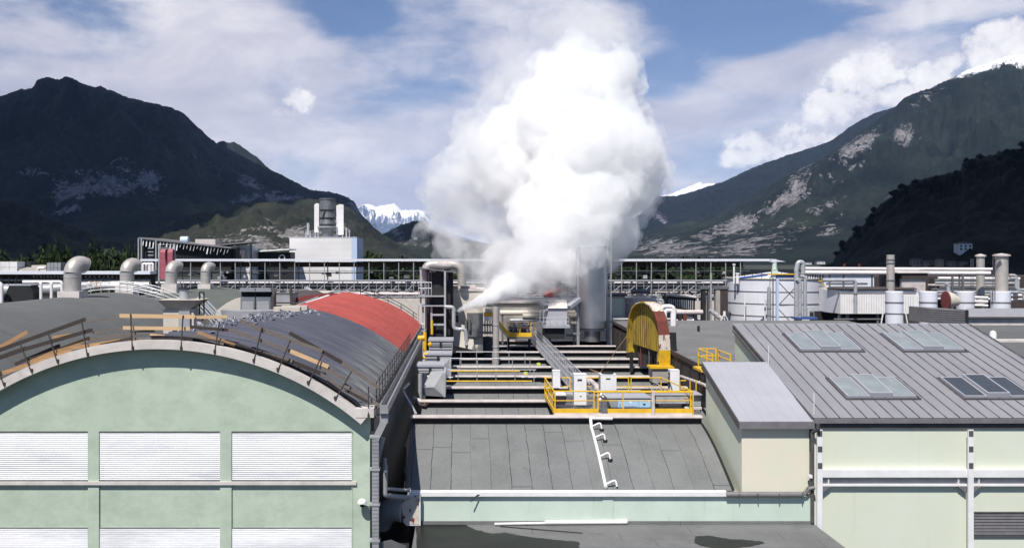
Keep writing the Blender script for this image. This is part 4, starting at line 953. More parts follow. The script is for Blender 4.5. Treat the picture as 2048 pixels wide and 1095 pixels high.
# pale blue chiller with print
ch = thing('chiller', 'long pale blue chiller box with dark print and grey lid behind the front yellow rail', 'cooling unit', (X(1267,51.3),51.6,zfl))
x0, x1 = X(1236,51.0), X(1301,51.0)
MB().box(x0, x1, 51.0, 52.4, zfl+.02, zfl+.60).build('casing', M['blue_unit'], ch)
MB().box(x0-.05, x1+.04, 51.05, 52.45, zfl+.602, zfl+.70).build('vent_gap', M['fan'], ch)
MB().add([(x0-.62,50.95,zfl+.72),(x1+.04,50.95,zfl+.72),(x1-.2,52.9,zfl+.86),(x0-.85,52.9,zfl+.86),(x0-.62,50.95,zfl+.66),(x1+.04,50.95,zfl+.66),(x1-.2,52.9,zfl+.80),(x0-.85,52.9,zfl+.80)], [(0,1,2,3),(4,7,6,5),(0,4,5,1),(1,5,6,2),(2,6,7,3),(3,7,4,0)]).build('lid', M['zinc_light'], ch)
MB().add([(x0-.35,51.0,zfl+.05),(x0-.012,51.0,zfl+.05),(x0-.012,51.0,zfl+.66),(x0-.6,51.0,zfl+.66),(x0-.35,52.3,zfl+.05),(x0-.012,52.3,zfl+.05),(x0-.012,52.3,zfl+.66),(x0-.6,52.3,zfl+.66)], [(0,1,2,3),(7,6,5,4),(0,4,5,1),(1,5,6,2),(2,6,7,3),(3,7,4,0)]).build('end_duct', M['duct_grey'], ch)
def text(s, size, loc, mat, name, par, rot=(R(90),0,0)):
    cu = bpy.data.curves.new(name, 'FONT'); cu.body = s; cu.size = size; cu.extrude = .004
    ob = bpy.data.objects.new(name+'_curve', cu); COL.objects.link(ob)
    dg = bpy.context.evaluated_depsgraph_get(); me = bpy.data.meshes.new_from_object(ob.evaluated_get(dg)); COL.objects.unlink(ob); bpy.data.objects.remove(ob)
    o = bpy.data.objects.new(name, me); COL.objects.link(o); me.materials.clear(); me.materials.append(mat)
    o.parent = par; o.location = Vector(loc)-ORG[par.name]; o.rotation_euler = rot; ORG[o.name] = Vector(loc); return o
text('EUREVFION', .14, (x0+.36, 50.992, zfl+.13), M['print_red'], 'lettering', ch)
MB().tube([(x0+.72,50.985,zfl+.44),(x0+.72,50.999,zfl+.44)], .08, 16).build('dial', M['white'], ch); MB().box(x0+1.42,x0+1.56,50.985,50.999,zfl+.28,zfl+.37).build('badge', M['logo'], ch); MB().tube([(x1-.1,50.985,zfl+.48),(x1-.1,50.999,zfl+.48)], .05, 12).build('dial', M['white'], ch)
MB().box(x0+1.18,x0+1.19,50.99,50.999,zfl+.05,zfl+.58).build('door_seam', M['logo'], ch); MB().box(x0+.1,x0+.13,50.985,50.999,zfl+.2,zfl+.34).build('handle', M['logo'], ch)
t = thing('silver_duct', 'long silver duct box with a dark gap beneath, right of the pale blue chiller', 'duct', (X(1345,51.4),51.7,zfl))
MB().box(X(1312,51.4), X(1378,51.4), 51.4, 52.6, zfl+.30, zfl+.78).build('duct_box', M['steel'], t); MB().box(X(1381,51.6), X(1402,51.6), 51.6, 52.8, zfl+.12, zfl+.72).build('end_box', M['ahu'], t)
MB().box(X(1309,51.4), X(1404,51.4), 51.35, 52.9, zfl+.782, zfl+.83).build('lid', M['zinc_light'], t); MB().box(X(1370,51.2), X(1404,51.2), 51.2, 51.39, zfl+.0, zfl+.13).build('kerb', M['fascia'], t)
for px in (1316, 1372): MB().box(X(px,51.4), X(px,51.4)+.06, 51.5, 52.4, zfl, zfl+.298).build('leg', M['black'], t)
t = thing('loose_grating', 'loose silver ladder grating leaning on the rail of the yellow platform', 'grating', P(1320,780,52.5))
a, b, c, d = P(1297,773,53.5), P(1309,762,54.5), P(1340,786,52.4), P(1326,797,51.6)
MB().tube([a, d], .025, 6).build('side_rail', M['steel'], t); MB().tube([b, c], .025, 6).build('side_rail', M['steel'], t)
for k in range(9): MB().tube([a.lerp(d,.1+.1*k), b.lerp(c,.1+.1*k)], .018, 5).build('rung', M['steel'], t)
t = thing('pipe_cluster', 'cluster of white insulated pipe ends beside the broad white cabinet', 'pipes', P(1202,800,52))
for k, (px, py) in enumerate(((1196,790),(1202,787),(1200,797),(1207,792))): MB().tube(bend([P(px,py,51.8), P(px+6,py+2,52.2), P(px+8,py+14,52.3)], .1), .07, 8).build('pipe', M['white_pipe'], t, smooth=True)

# ================================================================== worn yellow half round hood
u_ = Vector((-.21,.978,0)).normalized(); n_o = Vector((-.978,-.21,0)); base = Vector((14.45,66.0,H-7.93))
def hp_(s, z, d): return base + u_*s + Vector((0,0,z)) - n_o*d
hd = thing('pulley_hood', 'big worn yellow half round hood with white and rust red rim plates', 'machine hood', base)
outl = [(0,0),(-.02,1.15),(.10,2.25),(.48,3.25),(1.05,3.95),(1.9,4.4),(2.7,4.55),(3.6,4.55),(4.4,4.4),(5.2,4.0),(5.8,3.3),(6.15,2.3),(6.3,1.1),(6.3,.35)]
cent = (3.15, 1.9); inn = [(cent[0]+(s-cent[0])*.965, cent[1]+(z-cent[1])*.965 if z > .5 else z) for s, z in outl]
rm = ['yellow','hood_white','rust','rust','hood_white','hood_white','hood','hood_white','hood','hood','hood','hood','hood']
Wd = .85
for k in range(len(outl)-1):
    (a, b), (c, d) = outl[k], outl[k+1]; (e, f), (g_, h_) = inn[k], inn[k+1]
    v = [hp_(a,b,0),hp_(c,d,0),hp_(g_,h_,0),hp_(e,f,0),hp_(a,b,Wd),hp_(c,d,Wd),hp_(g_,h_,Wd),hp_(e,f,Wd)]
    MB().add(v, [(0,1,2,3),(7,6,5,4),(0,4,5,1),(1,5,6,2),(2,6,7,3),(3,7,4,0)]).build('rim_plate', M[rm[k]], hd)
pan = [hp_(s,z,.40) for s, z in [(.9,.9)]+[q for q in inn[2:-2]]+[(6.0,1.1)]]
MB().poly_prism(pan, -n_o*.04).build('back_panel', M['hood'], hd)
def top_at(s):
    for (a,b),(c,d) in zip(inn[1:], inn[2:]):
        if a <= s <= c: return b+(d-b)*(s-a)/(c-a)
    return 1.2
for k in range(15):
    s = .75+.36*k; MB().bar(hp_(s,.95,.385), hp_(s,top_at(s)-.03,.385), .028, .03).build('panel_rib', M['iron'], hd)
for s, z0 in ((.5,0),(.95,0.2)): MB().bar(hp_(s,z0,.3), hp_(s+.1,2.2,.6), .1, .3).build('gusset_plate', M['hood'], hd)
for k, s in enumerate((1.5, 3.0, 4.6)): MB().bar(hp_(s,-.6,.5), hp_(s,.9,.5), .07, .07).build('stand_post', M['redbrown'] if k == 2 else M['steel_dark'], hd)
MB().box(base.x-.75, base.x+1.15, base.y-.35, base.y+.9, base.z-.16, base.z-.002).build('foot_plate', M['yellow'], hd)
MB().box(base.x-.55, base.x+.95, base.y-.2, base.y+1.2, base.z-1.2, base.z-.162).build('pedestal', M['concrete'], hd)
MB().bar(hp_(6.2,-1.2,.4), hp_(6.2,.4,.4), .25, .25).build('stand_post', M['black'], hd)
MB().add([hp_(.2,.2,.86),hp_(6.1,.4,.86),hp_(6.1,2.0,.86),hp_(.4,2.4,.86),hp_(.2,.2,1.5),hp_(6.1,.4,1.5),hp_(6.1,2.0,1.5),hp_(.4,2.4,1.5)], [(0,1,2,3),(7,6,5,4),(0,4,5,1),(1,5,6,2),(2,6,7,3),(3,7,4,0)]).build('machine_body', M['black'], hd)

# ================================================================== catwalk across the bays
cw = thing('catwalk', 'long galvanised catwalk with tall railings running across the stepped roofs', 'catwalk', (7.6, 78, H-8.8))
for x in (7.2, 8.0):
    for z in (-7.75, -8.2, -8.72): MB().tube([(x,54.6,H+z),(x,100,H+z)], .035, 6).build('rail', M['steel'], cw)
    for i in range(31): MB().box(x-.025, x+.025, 54.7+1.5*i, 54.75+1.5*i, H-8.9, H-7.75).build('post', M['steel'], cw)
    mb = MB()
    for i in range(150): y = 54.8+.3*i; mb.box(x-.008, x+.008, y-.008, y+.008, H-8.72, H-7.76)
    mb.build('baluster_grille', M['zinc_light'], cw)
MB().box(7.15, 8.05, 54.6, 100, H-8.8, H-8.76).build('walkway_grating', M['steel_dark'], cw)
# handrails along the bays left of the catwalk
def bay_rail(px0, px1, Y, pytop, pymid, posts, label, mat=M['steel'], r=.03):
    t = thing('bay_handrail', label, 'railing', P((px0+px1)/2, pytop, Y), 'handrails along the stepped roofs')
    for py in (pytop, pymid): MB().tube([P(px0,py,Y), P(px1,py,Y)], r, 6).build('rail', mat, t)
    for px in posts:
        a = P(px,pytop,Y); MB().tube([a, (a.x,a.y,ZT+.1)], r, 6).build('post', mat, t)
bay_rail(895, 1072, 62.6, 739, 754, (916, 954, 992, 1030, 1068), 'galvanised handrail on the third step, in front of the small lime signs')
bay_rail(912, 1060, 74, 703, 716, (922, 953, 985, 1018, 1050), 'galvanised handrail on the fifth step, behind the slim exhaust pipe')
bay_rail(902, 1066, 68.6, 716, 731, (920, 955, 992, 1025, 1060), 'galvanised handrail on the fourth step, crossing the slim exhaust pipe')
bay_rail(940, 1017, 86, 681, 690, (942, 966, 990, 1015), 'short galvanised handrail before the dark vessels below the yellow stair')
for a, b, py, Y, lab in ((902, 1040, 741.5, 62.3, 'upper and shorter of the two long yellow pipes on the stepped roofs'), (892, 1064, 761.6, 62.0, 'lower and longer of the two long yellow pipes on the stepped roofs')):
    tag(MB().tube([P(a,py,Y), P(b,py,Y)], .05, 8).build('yellow_pipe', M['yellow'], smooth=True), lab, 'pipe')
for px, py, Y, lab in ((1077,727.5,66,'square lime sign tag on the upper handrail beside the catwalk'),(1051,745.5,62.5,'square lime sign tag on the lower handrail by the short yellow pipe end')):
    a = P(px,py,Y); t = thing('sign_tag', lab, 'sign', a); MB().box(a.x-.13,a.x+.13,a.y-.06,a.y-.045,a.z-.1,a.z+.1).build('plate', M['lime_tag'], t); MB().box(a.x-.02,a.x+.02,a.y-.044,a.y-.01,a.z-.12,a.z+.12).build('holder', M['steel'], t)
# slim exhaust pipe
t = thing('slim_exhaust', 'slim upright silver exhaust pipe standing alone among the handrails', 'exhaust pipe', P(992,725,78))
c = P(992,725,78); MB().cyl(c.x, 78, c.z-.3, Z(612,78), .27, n=20).build('pipe', M['duct'], t, smooth=True); MB().cyl(c.x, 78, Z(650,78), Z(648,78), .31).build('flange', M['steel'], t, smooth=True); MB().cyl(c.x, 78, Z(694,78), Z(692,78), .31).build('flange', M['steel'], t, smooth=True); MB().cyl(c.x, 78, Z(612,78), Z(612,78)+.03, .23).build('opening', M['black'], t)

# ================================================================== polished stack and its ladder tower
sk = thing('steel_stack', 'thick polished steel stack half hidden by the steam plume', 'stack', P(1184,672,92))
c = P(1184,672,92); MB().lathe(c.x, 92, [(1.44,Z(655,92)),(1.44,Z(492,92)),(1.36,Z(491,92)),(1.36,Z(510,92))], 40).build('shell', M['stainless'], sk, smooth=True)
for py in (522, 548, 576, 608, 640): MB().lathe(c.x, 92, [(1.445,Z(py,92)-.03),(1.465,Z(py,92)-.03),(1.465,Z(py,92)+.03),(1.445,Z(py,92)+.03)], 40).build('seam_ring', M['stainless'], sk, smooth=True)
MB().cyl(c.x, 92, Z(674,92)-.4, Z(656,92), .85, n=30).build('base_drum', M['stainless'], sk, smooth=True); MB().lathe(c.x,92,[(.9,Z(660,92)),(1.25,Z(660,92)),(1.25,Z(657,92)),(.9,Z(657,92))],30).build('base_ring', M['steel'], sk, smooth=True)
MB().box(X(1153,92), X(1158,92), 91.6, 92.0, H-9, Z(500,92)).build('support_column', M['steel'], sk)
lt = thing('ladder_tower', 'narrow lattice ladder tower standing right of the polished stack', 'ladder', P(1219,640,93))
x0, x1 = X(1214.5,93), X(1222,93)
for x in (x0, x1):
    for y in (92.8, 93.3): MB().bar((x,y,H-9), (x,y,Z(478,93)), .05).build('upright', M['steel'], lt)
for i in range(36): MB().bar((x0,92.8,H-8.5+.29*i), (x1,92.8,H-8.5+.29*i), .025).build('rung', M['steel'], lt)
for i in range(9): MB().bar((x0,92.8,H-8.5+1.15*i), (x1,93.3,H-7.4+1.15*i), .03).build('lattice_bar', M['steel'], lt)

# ================================================================== dark tower with steel frame, beside the steam vent
dt = thing('dark_tower', 'blackened process tower in a grey steel frame at the end of the red roof', 'tower', P(875,700,80))
Y = 80
MB().lathe(X(878,Y), Y+1.4, [(1.15,Z(760,Y)),(1.15,Z(545,Y))], 24).build('vessel', M['black'], dt, smooth=True)
MB().box(X(872,Y), X(906,Y), Y+.6, Y+2.6, Z(690,Y), Z(542,Y)).build('cladding', M['black'], dt)
for i in range(9): MB().bar((X(851+5.5*i,Y),Y+.5+.05*i,Z(625,Y)), (X(851+5.5*i,Y),Y+.5,Z(543,Y)), .16 if i%2 else .1).build('riser_pipe', M['steel_dark'] if i%3 else M['steel'], dt)
MB().poly_prism([P(838,535,Y-.4), P(906,543,Y-.8), P(908,544,Y+2.6), P(840,534,Y+2.6)], (0,0,-.08)).build('roof_plate', M['steel_dark'], dt)
for px, a, b, yy in ((890,542,672,Y-.8),(841.5,538,612,Y-.3),(846,612,662,Y-.3),(863,612,655,Y-.3)): MB().bar(P(px,a,yy), P(px,b,yy), .17).build('frame_post', M['steel'], dt)
for py in (591, 610): MB().box(X(837,Y), X(889,Y), Y-.75, Y+1.2, Z(py+1.5,Y), Z(py-.5,Y)).build('platform', M['steel'], dt)
for py in (629, 648.5): MB().bar(P(861,py,Y-.75), P(888,py,Y-.75), .13, .16).build('frame_beam', M['steel'], dt)
for py in (564.5, 576): MB().tube([P(837,py,Y+.8), P(837,py,Y-.7), P(863,py,Y-.7)], .035, 6).build('guard_rail', M['steel'], dt)
for px in (837, 844, 850, 857, 863): MB().tube([P(px,564.5,Y-.7), P(px,590,Y-.7)], .035, 6).build('guard_post', M['steel'], dt)
MB().tube(bend([P(837,612,Y-.7), P(837,647,Y-.7), P(850,648,Y-.7)], .3), .05, 6).build('drop_pipe', M['steel'], dt)
t = thing('arched_pipe', 'fat silver pipe arching over the dark tower down into the cream cabinet', 'pipe', P(890,530,81.5))
Y = 82
MB().tube(bend([P(851,560,Y), P(851,529,Y), P(924,529,Y), P(924,571,Y)], 1.35, 8), .40, 20).build('pipe', M['duct'], t, smooth=True)
for px in (873, 903): MB().tube([P(px-1,529,Y), P(px+1,529,Y)], .42, 20).build('joint_band', M['steel'], t, smooth=True)
MB().tube([P(924,552,Y), P(924,550.5,Y)], .42, 20).build('joint_band', M['steel'], t, smooth=True)
MB().tube([P(874,529.2,Y), P(902,529.2,Y)], .408, 20, caps=False).build('sleeve', M['coping'], t, smooth=True)
t = thing('cream_cabinet', 'large cream process cabinet with ledged top, dark panel below the steam vent', 'cabinet', P(938,700,82.5))
Y = 82.5
MB().box(X(905,Y), X(966,Y), Y, Y+4, Z(705,Y), Z(582,Y)).build('casing', M['cream'], t)
MB().box(X(904,Y), X(970,Y), Y-.12, Y+4.1, Z(581.5,Y), Z(577,Y)).build('ledge', M['fascia'], t)
MB().box(X(906,Y), X(952,Y), Y+.2, Y+3, Z(576.5,Y), Z(571.5,Y)).build('top_tray', M['coping'], t)
MB().add([P(905.2,690,Y-.6),P(950,700,Y-.6),P(943,655,Y-.08),P(905.2,640,Y-.08),P(905.2,690,Y-.02),P(950,700,Y-.02),P(943,655,Y-.02),P(905.2,640,Y-.02)], [(0,1,2,3),(0,4,5,1),(1,5,6,2),(2,6,7,3),(3,7,4,0)]).build('sloped_apron', M['cream'], t)
MB().box(X(934,Y), X(966,Y), Y-.5, Y-.03, Z(672,Y), Z(625,Y)).build('dark_panel', M['steel_dark'], t)  # darker panel over part of the lower casing
for px in (932, 939): MB().tube([P(px,690 if px < 935 else 660,Y-.7), P(px,638,Y-.7)], .12, 8).build('drain', M['steel_dark'], t)
t = thing('steam_vent', 'short dark vent nozzle that the steam blows out of', 'vent', P(913,622,79))
MB().tube([P(905,629,79.2), P(910,625,79.1), P(916,621,79)], [.16,.2,.24], 14, caps=False).build('nozzle', M['steel_dark'], t, smooth=True); MB().box(X(909,79.3), X(917,79.3), 79.1, 79.7, Z(644,79.3), Z(630,79.3)).build('valve_box', M['black'], t)
t = thing('valve_pipe', 'silver crooked pipe ending in a round white hand valve', 'pipe', P(920,660,79))
Y = 78.6
MB().tube(bend([P(889,613,Y), P(905,614,Y), P(907.5,618,Y), P(907.5,655,Y), P(916,658,Y), P(931,657.5,Y), P(933,680,Y)], .35), .17, 12).build('pipe', M['steel'], t, smooth=True)
c = P(933,685,Y-.1); ring = [c+Vector((.17*math.cos(a),0,.17*math.sin(a))) for a in [i*2*PI/14 for i in range(15)]]
h = MB().tube(ring, .03, 6).build('hand_wheel', M['white'], t); mb = MB()
for k in range(3): mb.bar(c+Vector((.16*math.cos(k*PI/3),0,.16*math.sin(k*PI/3))), c-Vector((.16*math.cos(k*PI/3),0,.16*math.sin(k*PI/3))), .025)
mb.build('spokes', M['white'], h)

# ================================================================== grey air ducts between the green hall and the steps
def airbox(px0, px1, py0, py1, Y, d, label, louv=True):
    t = thing('air_handler', label, 'air handler', P((px0+px1)/2, py1, Y), 'grey air handlers beside the red roof')
    MB().box(X(px0,Y), X(px1,Y), Y, Y+d, Z(py1,Y), Z(py0,Y)).build('casing', M['ahu'], t)
    MB().box(X(px0,Y)-.08, X(px1,Y)+.08, Y-.08, Y+d+.08, Z(py0,Y)+.002, Z(py0,Y)+.14).build('lid', M['zinc_light'], t)
    n = 3
    for k in range(n):
        zz = Z(py0,Y)-.12-(Z(py0,Y)-Z(py1,Y)-.1)*k/n; MB().box(X(px0,Y)+.06, X(px1,Y)-.06, Y-.05, Y-.002, zz-.12, zz-.04).build('louvre', M['steel_dark'] if k%2 else M['zinc_light'], t)
    MB().box(X((px0+px1)/2,Y)-.1, X((px0+px1)/2,Y)+.1, Y-.07, Y-.051, Z(py0,Y)-.5, Z(py0,Y)-.1).build('latch', M['black'], t)
    return t
airbox(858, 905, 682, 700, 76, 2.5, 'grey louvred air handler at the foot of the dark tower')
airbox(851, 902, 710, 722, 70, 2.2, 'grey louvred air handler, middle one of the row below the tower')
airbox(834, 887, 733, 743, 62, 2.0, 'grey louvred air handler directly above the large angular duct')
t = thing('angular_duct', 'large angular grey duct leaning against the stepped roofs below the air handlers', 'duct', P(865,795,58))
Y = 58
MB().add([P(846,790,Y),P(889,793,Y),P(889,740,Y+2),P(868,774,Y-.2),P(846,774,Y-.2),P(862,742,Y+2),P(889,793,Y+3),P(846,790,Y+3)], [(0,1,3,4),(1,2,3),(3,2,5,4),(0,4,5,7),(1,6,2),(2,6,7,5),(0,7,6,1)]).build('transition', M['ahu'], t)
MB().box(X(887,Y), X(891,Y), Y-.05, Y+3, Z(793,Y), Z(738,Y+2)).build('end_flange', M['zinc_light'], t)
MB().cyl(X(841,Y), Y-.5, Z(795,Y), Z(745,Y), .13).build('riser_pipe', M['steel'], t, smooth=True)
t = thing('angular_duct', 'smaller angular grey duct between two air handlers, higher up the row', 'duct', P(890,745,66))
Y = 66
MB().add([P(870,752,Y),P(900,756,Y),P(900,716,Y+2),P(884,736,Y-.2),P(870,736,Y-.2),P(882,716,Y+2),P(900,756,Y+2.5),P(870,752,Y+2.5)], [(0,1,3,4),(1,2,3),(3,2,5,4),(0,4,5,7),(1,6,2),(2,6,7,5),(0,7,6,1)]).build('transition', M['ahu'], t)
MB().box(X(899,Y), X(902,Y), Y-.05, Y+2.5, Z(757,Y), Z(716,Y+2)).build('end_flange', M['zinc_light'], t)
t = thing('gas_standpipe', 'yellow gas standpipe with lever valves at the end of the green hall gutter', 'pipe', P(848,700,74))
Y = 73
MB().tube(bend([P(836,676,Y),P(849,675,Y)],.1), .22, 10).build('arm', M['yellow'], t, smooth=True); MB().tube([P(850,664,Y),P(850,702,Y)], .14, 10).build('standpipe', M['yellow'], t, smooth=True); MB().tube([P(864,640,Y),P(864,668,Y)], .10, 10).build('standpipe', M['yellow'], t, smooth=True)
c = P(860,688,Y); MB().lathe(c.x,c.y,[(.001,c.z+.2),(.16,c.z+.12),(.2,c.z),(.16,c.z-.12),(.001,c.z-.2)],14).build('valve', M['yellow'], t, smooth=True)
for px, py in ((843,716),(848,708)): c = P(px,py,Y-3); MB().tube([c, c+Vector((.3,0,.05))], .1, 8).build('valve', M['yellow'], t, smooth=True)
# struts and broken pipe by the alley
t = tag(MB().bar(P(806,782,52), P(832,828,51), .12).build('strut', M['steel']), 'galvanised strut slanting down from the green hall to the second step', 'strut')
t = tag(MB().bar(P(806,777,52), P(818,766,54), .10).build('strut', M['steel']), 'short galvanised strut under the gutter of the green hall', 'strut')
t = thing('pipe_stub', 'bent pale pipe stub with orange end at the left of the second step', 'pipe', P(840,800,56)); MB().tube([P(828,796,56),P(842,802,55.6),P(852,806,55.4)], .13, 10).build('pipe', M['coping'], t, smooth=True); MB().tube([P(830,806,55.5),P(852,811,55.2)], .1, 8).build('lower_pipe', M['brown_roof'], t, smooth=True); MB().tube([P(852,806,55.4),P(853,806.5,55.35)], .15, 10).build('end_ring', M['plank_mid'], t)

# ================================================================== machines around the foot of the plume
t = thing('burner_box', 'small upright machine with yellow top and white body beside the slim exhaust', 'machine', P(977,660,84))
Y = 84
MB().box(X(969,Y), X(986,Y), Y, Y+1, Z(641,Y), Z(632,Y)).build('body', M['white'], t); MB().box(X(968,Y), X(986,Y), Y-.05, Y+1, Z(631.8,Y), Z(625,Y)).build('band', M['yellow'], t); MB().box(X(971,Y), X(985,Y), Y, Y+1, Z(624.8,Y), Z(617,Y)).build('top', M['coping'], t)
for px in (970, 975, 980, 985): MB().tube([P(px,641,Y), P(px,668,Y)], .07, 7).build('leg', M['steel'], t)
for py in (650, 665): MB().box(X(966,Y), X(986,Y), Y-.1, Y+1, Z(py+1,Y), Z(py-1,Y)).build('shelf', M['black'], t)
t = thing('dark_vessels', 'pair of dark blue black vessels below the burner box', 'vessel', P(955,690,84)); 
for px in (945, 975): c = P(px,692,83.5); MB().lathe(c.x,c.y+.8,[(.001,Z(672,84)),(.6,Z(674,84)),(.72,Z(679,84)),(.72,H-9.2)],20).build('vessel', M['fan'], t, smooth=True)
t = thing('yellow_stair_platform', 'small machine platform with bright yellow edge and yellow stair stringer', 'platform', P(1035,672,87))
Y = 86
MB().box(X(1015,Y), X(1064,Y), Y-.04, Y+.04, Z(673,Y), Z(665,Y)).build('edge_board', M['yellow'], t); MB().box(X(1015,Y), X(1064,Y), Y+.05, Y+3, Z(668,Y), Z(666,Y)).build('deck', M['steel_dark'], t); MB().box(X(1014,Y), X(1065,Y), Y-.03, Y+.05, Z(677,Y), Z(673.3,Y)).build('edge_beam', M['steel_dark'], t)
MB().bar(P(995,643,Y), P(1016,668,Y), .12, .36).build('stringer', M['yellow'], t); MB().bar(P(995,649,Y-.1), P(1014,673,Y-.1), .1, .14).build('stringer', M['fascia'], t)
for px in (1016, 1040, 1062): MB().tube([P(px,665,Y), P(px,644,Y)], .05, 6).build('guard_post', M['yellow'], t)
for py in (645, 655): MB().tube([P(1016,py,Y), P(1062,py,Y)], .04, 6).build('guard_rail', M['rust'], t)
for px in (1018, 1060): MB().box(X(px,Y)-.1, X(px,Y)+.1, Y+1, Y+1.2, H-9.3, Z(677,Y)).build('leg', M['black'], t)
t = thing('pump_set', 'tangle of pumps and pale pipes standing on the yellow edged platform', 'pumps', P(1040,660,88))
rr = random.Random(3)
for k in range(7):
    px = 1020+6.3*k; a = P(px,664,87+rr.random()); MB().tube(bend([a, P(px+rr.uniform(-3,3),650+rr.uniform(-6,4),87.5), P(px+rr.uniform(3,9),648+rr.uniform(-5,3),88)], .15), rr.choice((.07,.1,.14)), 8).build('pipe', rr.choice((M['steel'],M['coping'],M['steel_dark'])), t, smooth=True)
for px in (1026, 1045): c = P(px,664,87.6); MB().tube([c+Vector((-.4,0,.35)), c+Vector((.4,0,.35))], .3, 14).build('pump_body', M['steel_dark'], t, smooth=True)
MB().tube([P(1045,646,88),P(1064,660,87.5)], .2, 10).build('slanted_pipe', M['coping'], t, smooth=True)
t = thing('grey_air_unit', 'grey air unit with sloped pale hood, in front of the polished stack', 'air handler', P(1110,680,90))
Y = 90
MB().box(X(1092,Y), X(1134,Y), Y, Y+2.4, Z(648,Y), Z(616,Y)).build('body', M['zinc_light'], t)
MB().add([P(1097,599,Y+1.8),P(1133,599,Y+1.8),P(1135,616,Y-.2),P(1096,616,Y-.2),P(1097,600,Y+2.5),P(1133,600,Y+2.5),P(1135,617,Y+2.5),P(1096,617,Y+2.5)], [(3,2,1,0),(4,5,6,7),(0,1,5,4),(1,2,6,5),(2,3,7,6),(3,0,4,7)]).build('hood', M['fascia'], t)
MB().box(X(1084,Y), X(1138,Y), Y-1, Y+2.5, Z(654,Y), Z(648.3,Y)).build('tray', M['steel'], t); MB().box(X(1088,Y), X(1128,Y), Y-.6, Y+2, Z(676,Y), Z(655,Y)).build('undercroft', M['black'], t)  # black box stands in for the dark void under the tray
for py in (635, 643): MB().tube([P(1073,py,Y-1), P(1138,py,Y-1)], .035, 6).build('guard_rail', M['steel'], t)
for px in (1074, 1086, 1100, 1114, 1126, 1138): MB().tube([P(px,635,Y-1), P(px,655,Y-1)], .035, 6).build('guard_post', M['steel'], t)
for px, s in ((1087,-1),(1080,1)): MB().tube(bend([P(px,650,Y-.5),P(px,622,Y-.5),P(px+8,620,Y)],.3), .08, 7).build('pipe', M['steel'], t, smooth=True)
for a, b in (((1136,614),(1158,598)),((1094,613),(1082,604))): MB().bar(P(*a,Y+.5), P(*b,Y+1.5), .7, .35).build('branch_duct', M['zinc_light'], t)
t = thing('service_pipes', 'cream insulated pipes crossing behind the grey air unit', 'pipes', P(1080,630,94))
for py, r, a, b in ((625,.28,1000,1150),(631,.35,1045,1160),(640,.16,1020,1085),(646,.22,1130,1160),(668,.2,1132,1160)): MB().tube([P(a,py,94), P(b,py,94)], r, 12).build('pipe', M['cream'] if r > .2 else M['steel'], t, smooth=True)
for px in (1005, 1060, 1100, 1148): MB().box(X(px,94)-.1, X(px,94)+.1, 93.9, 94.1, H-9, Z(628,94)).build('pipe_stand', M['steel_dark'], t)
# end hall closing the stepped roofs
t = thing('cream_hall', 'cream flat hall with pale roof edge behind the foot of the plume', 'building', P(1080,640,104))
Y = 104
MB().box(X(965,Y), X(1212,Y), Y, Y+9, 0, Z(606,Y)).build('wall', M['cream'], t); MB().box(X(962,Y), X(1214,Y), Y-.3, Y+9.2, Z(605.8,Y), Z(602,Y)).build('roof', M['fascia'], t)
t = thing('red_roofed_hall', 'faded red vaulted roof half veiled by steam left of the polished stack', 'building', P(1135,620,118))
MB().grid(lambda u, v: Vector((X(1135,118)+(-2.2+4.4*u), 116+14*v, Z(604,118)+1.5*math.sin(PI*(.12+.76*u)))), 20, 8).build('roof', M['red'], t, smooth=True); MB().box(X(1135,118)-2.1, X(1135,118)+2.1, 116.2, 130, 0, Z(604,118)+.5).build('wall', M['cream'], t)
tag(MB().bar(P(1112,602,112), P(1150,572,113), .2).build('roof_strut', M['steel_dark']), 'dark slanted strut in front of the faded red roof', 'strut')
# alley duct at the lower left corner of the flat roof
t = thing('alley_duct', 'white rusty duct mouth with grey curved elbow in the dark alley beside the green hall', 'duct', P(828,1020,43.6))
Y = 43.5
MB().add([P(817,991,Y),P(838,989,Y),P(838,1048,Y),P(808,1046,Y),P(803,1010,Y),P(812,993,Y)], [(0,1,2,3,4,5)]).build('mouth_face', M['hood_white'], t)
MB().poly_prism([P(815,990,Y+.02),P(841,988,Y+.02),P(841,1050,Y+.02),P(812,1050,Y+.02),P(803,1010,Y+.02)], (0,.42,0)).build('mouth_box', M['white'], t)
MB().tube([P(808,1018,Y+.3),P(795,1016,Y+.4),P(780,1020,Y+.6),P(768,1032,Y+.8),P(763,1050,Y+1)], [.62,.60,.55,.5,.45], 16).build('elbow', M['duct_grey'], t, smooth=True)
MB().cyl(X(833,Y), Y+.1, Z(1110,Y), Z(1051,Y), .05).build('drip_pipe', M['white'], t, smooth=True)
t = thing('alley_hopper', 'grey angular chute at the bottom of the dark alley', 'chute', P(785,1090,41))
MB().add([P(757,1083,41),P(782,1078,41),P(812,1090,41),P(815,1105,41),P(757,1105,41),P(757,1083,42.5),P(782,1078,42.5),P(812,1090,42.5)], [(0,1,2,3,4),(0,5,6,1),(1,6,7,2)]).build('chute', M['steel_dark'], t); MB().box(X(757,41),X(815,41),41.05,42.4,0,Z(1104,41)).build('stand', M['black'], t)
for py, lab in ((976,'upper thin grey pipe bridging the dark alley'),(990,'lower grey pipe bridging the dark alley')):
    tag(MB().tube(bend([P(770,py-60,42.3),P(770,py,42.3),P(818,py+4,43.6)],.2), .08 if py < 980 else .12, 8).build('alley_pipe', M['ahu'], smooth=True), lab, 'pipe')
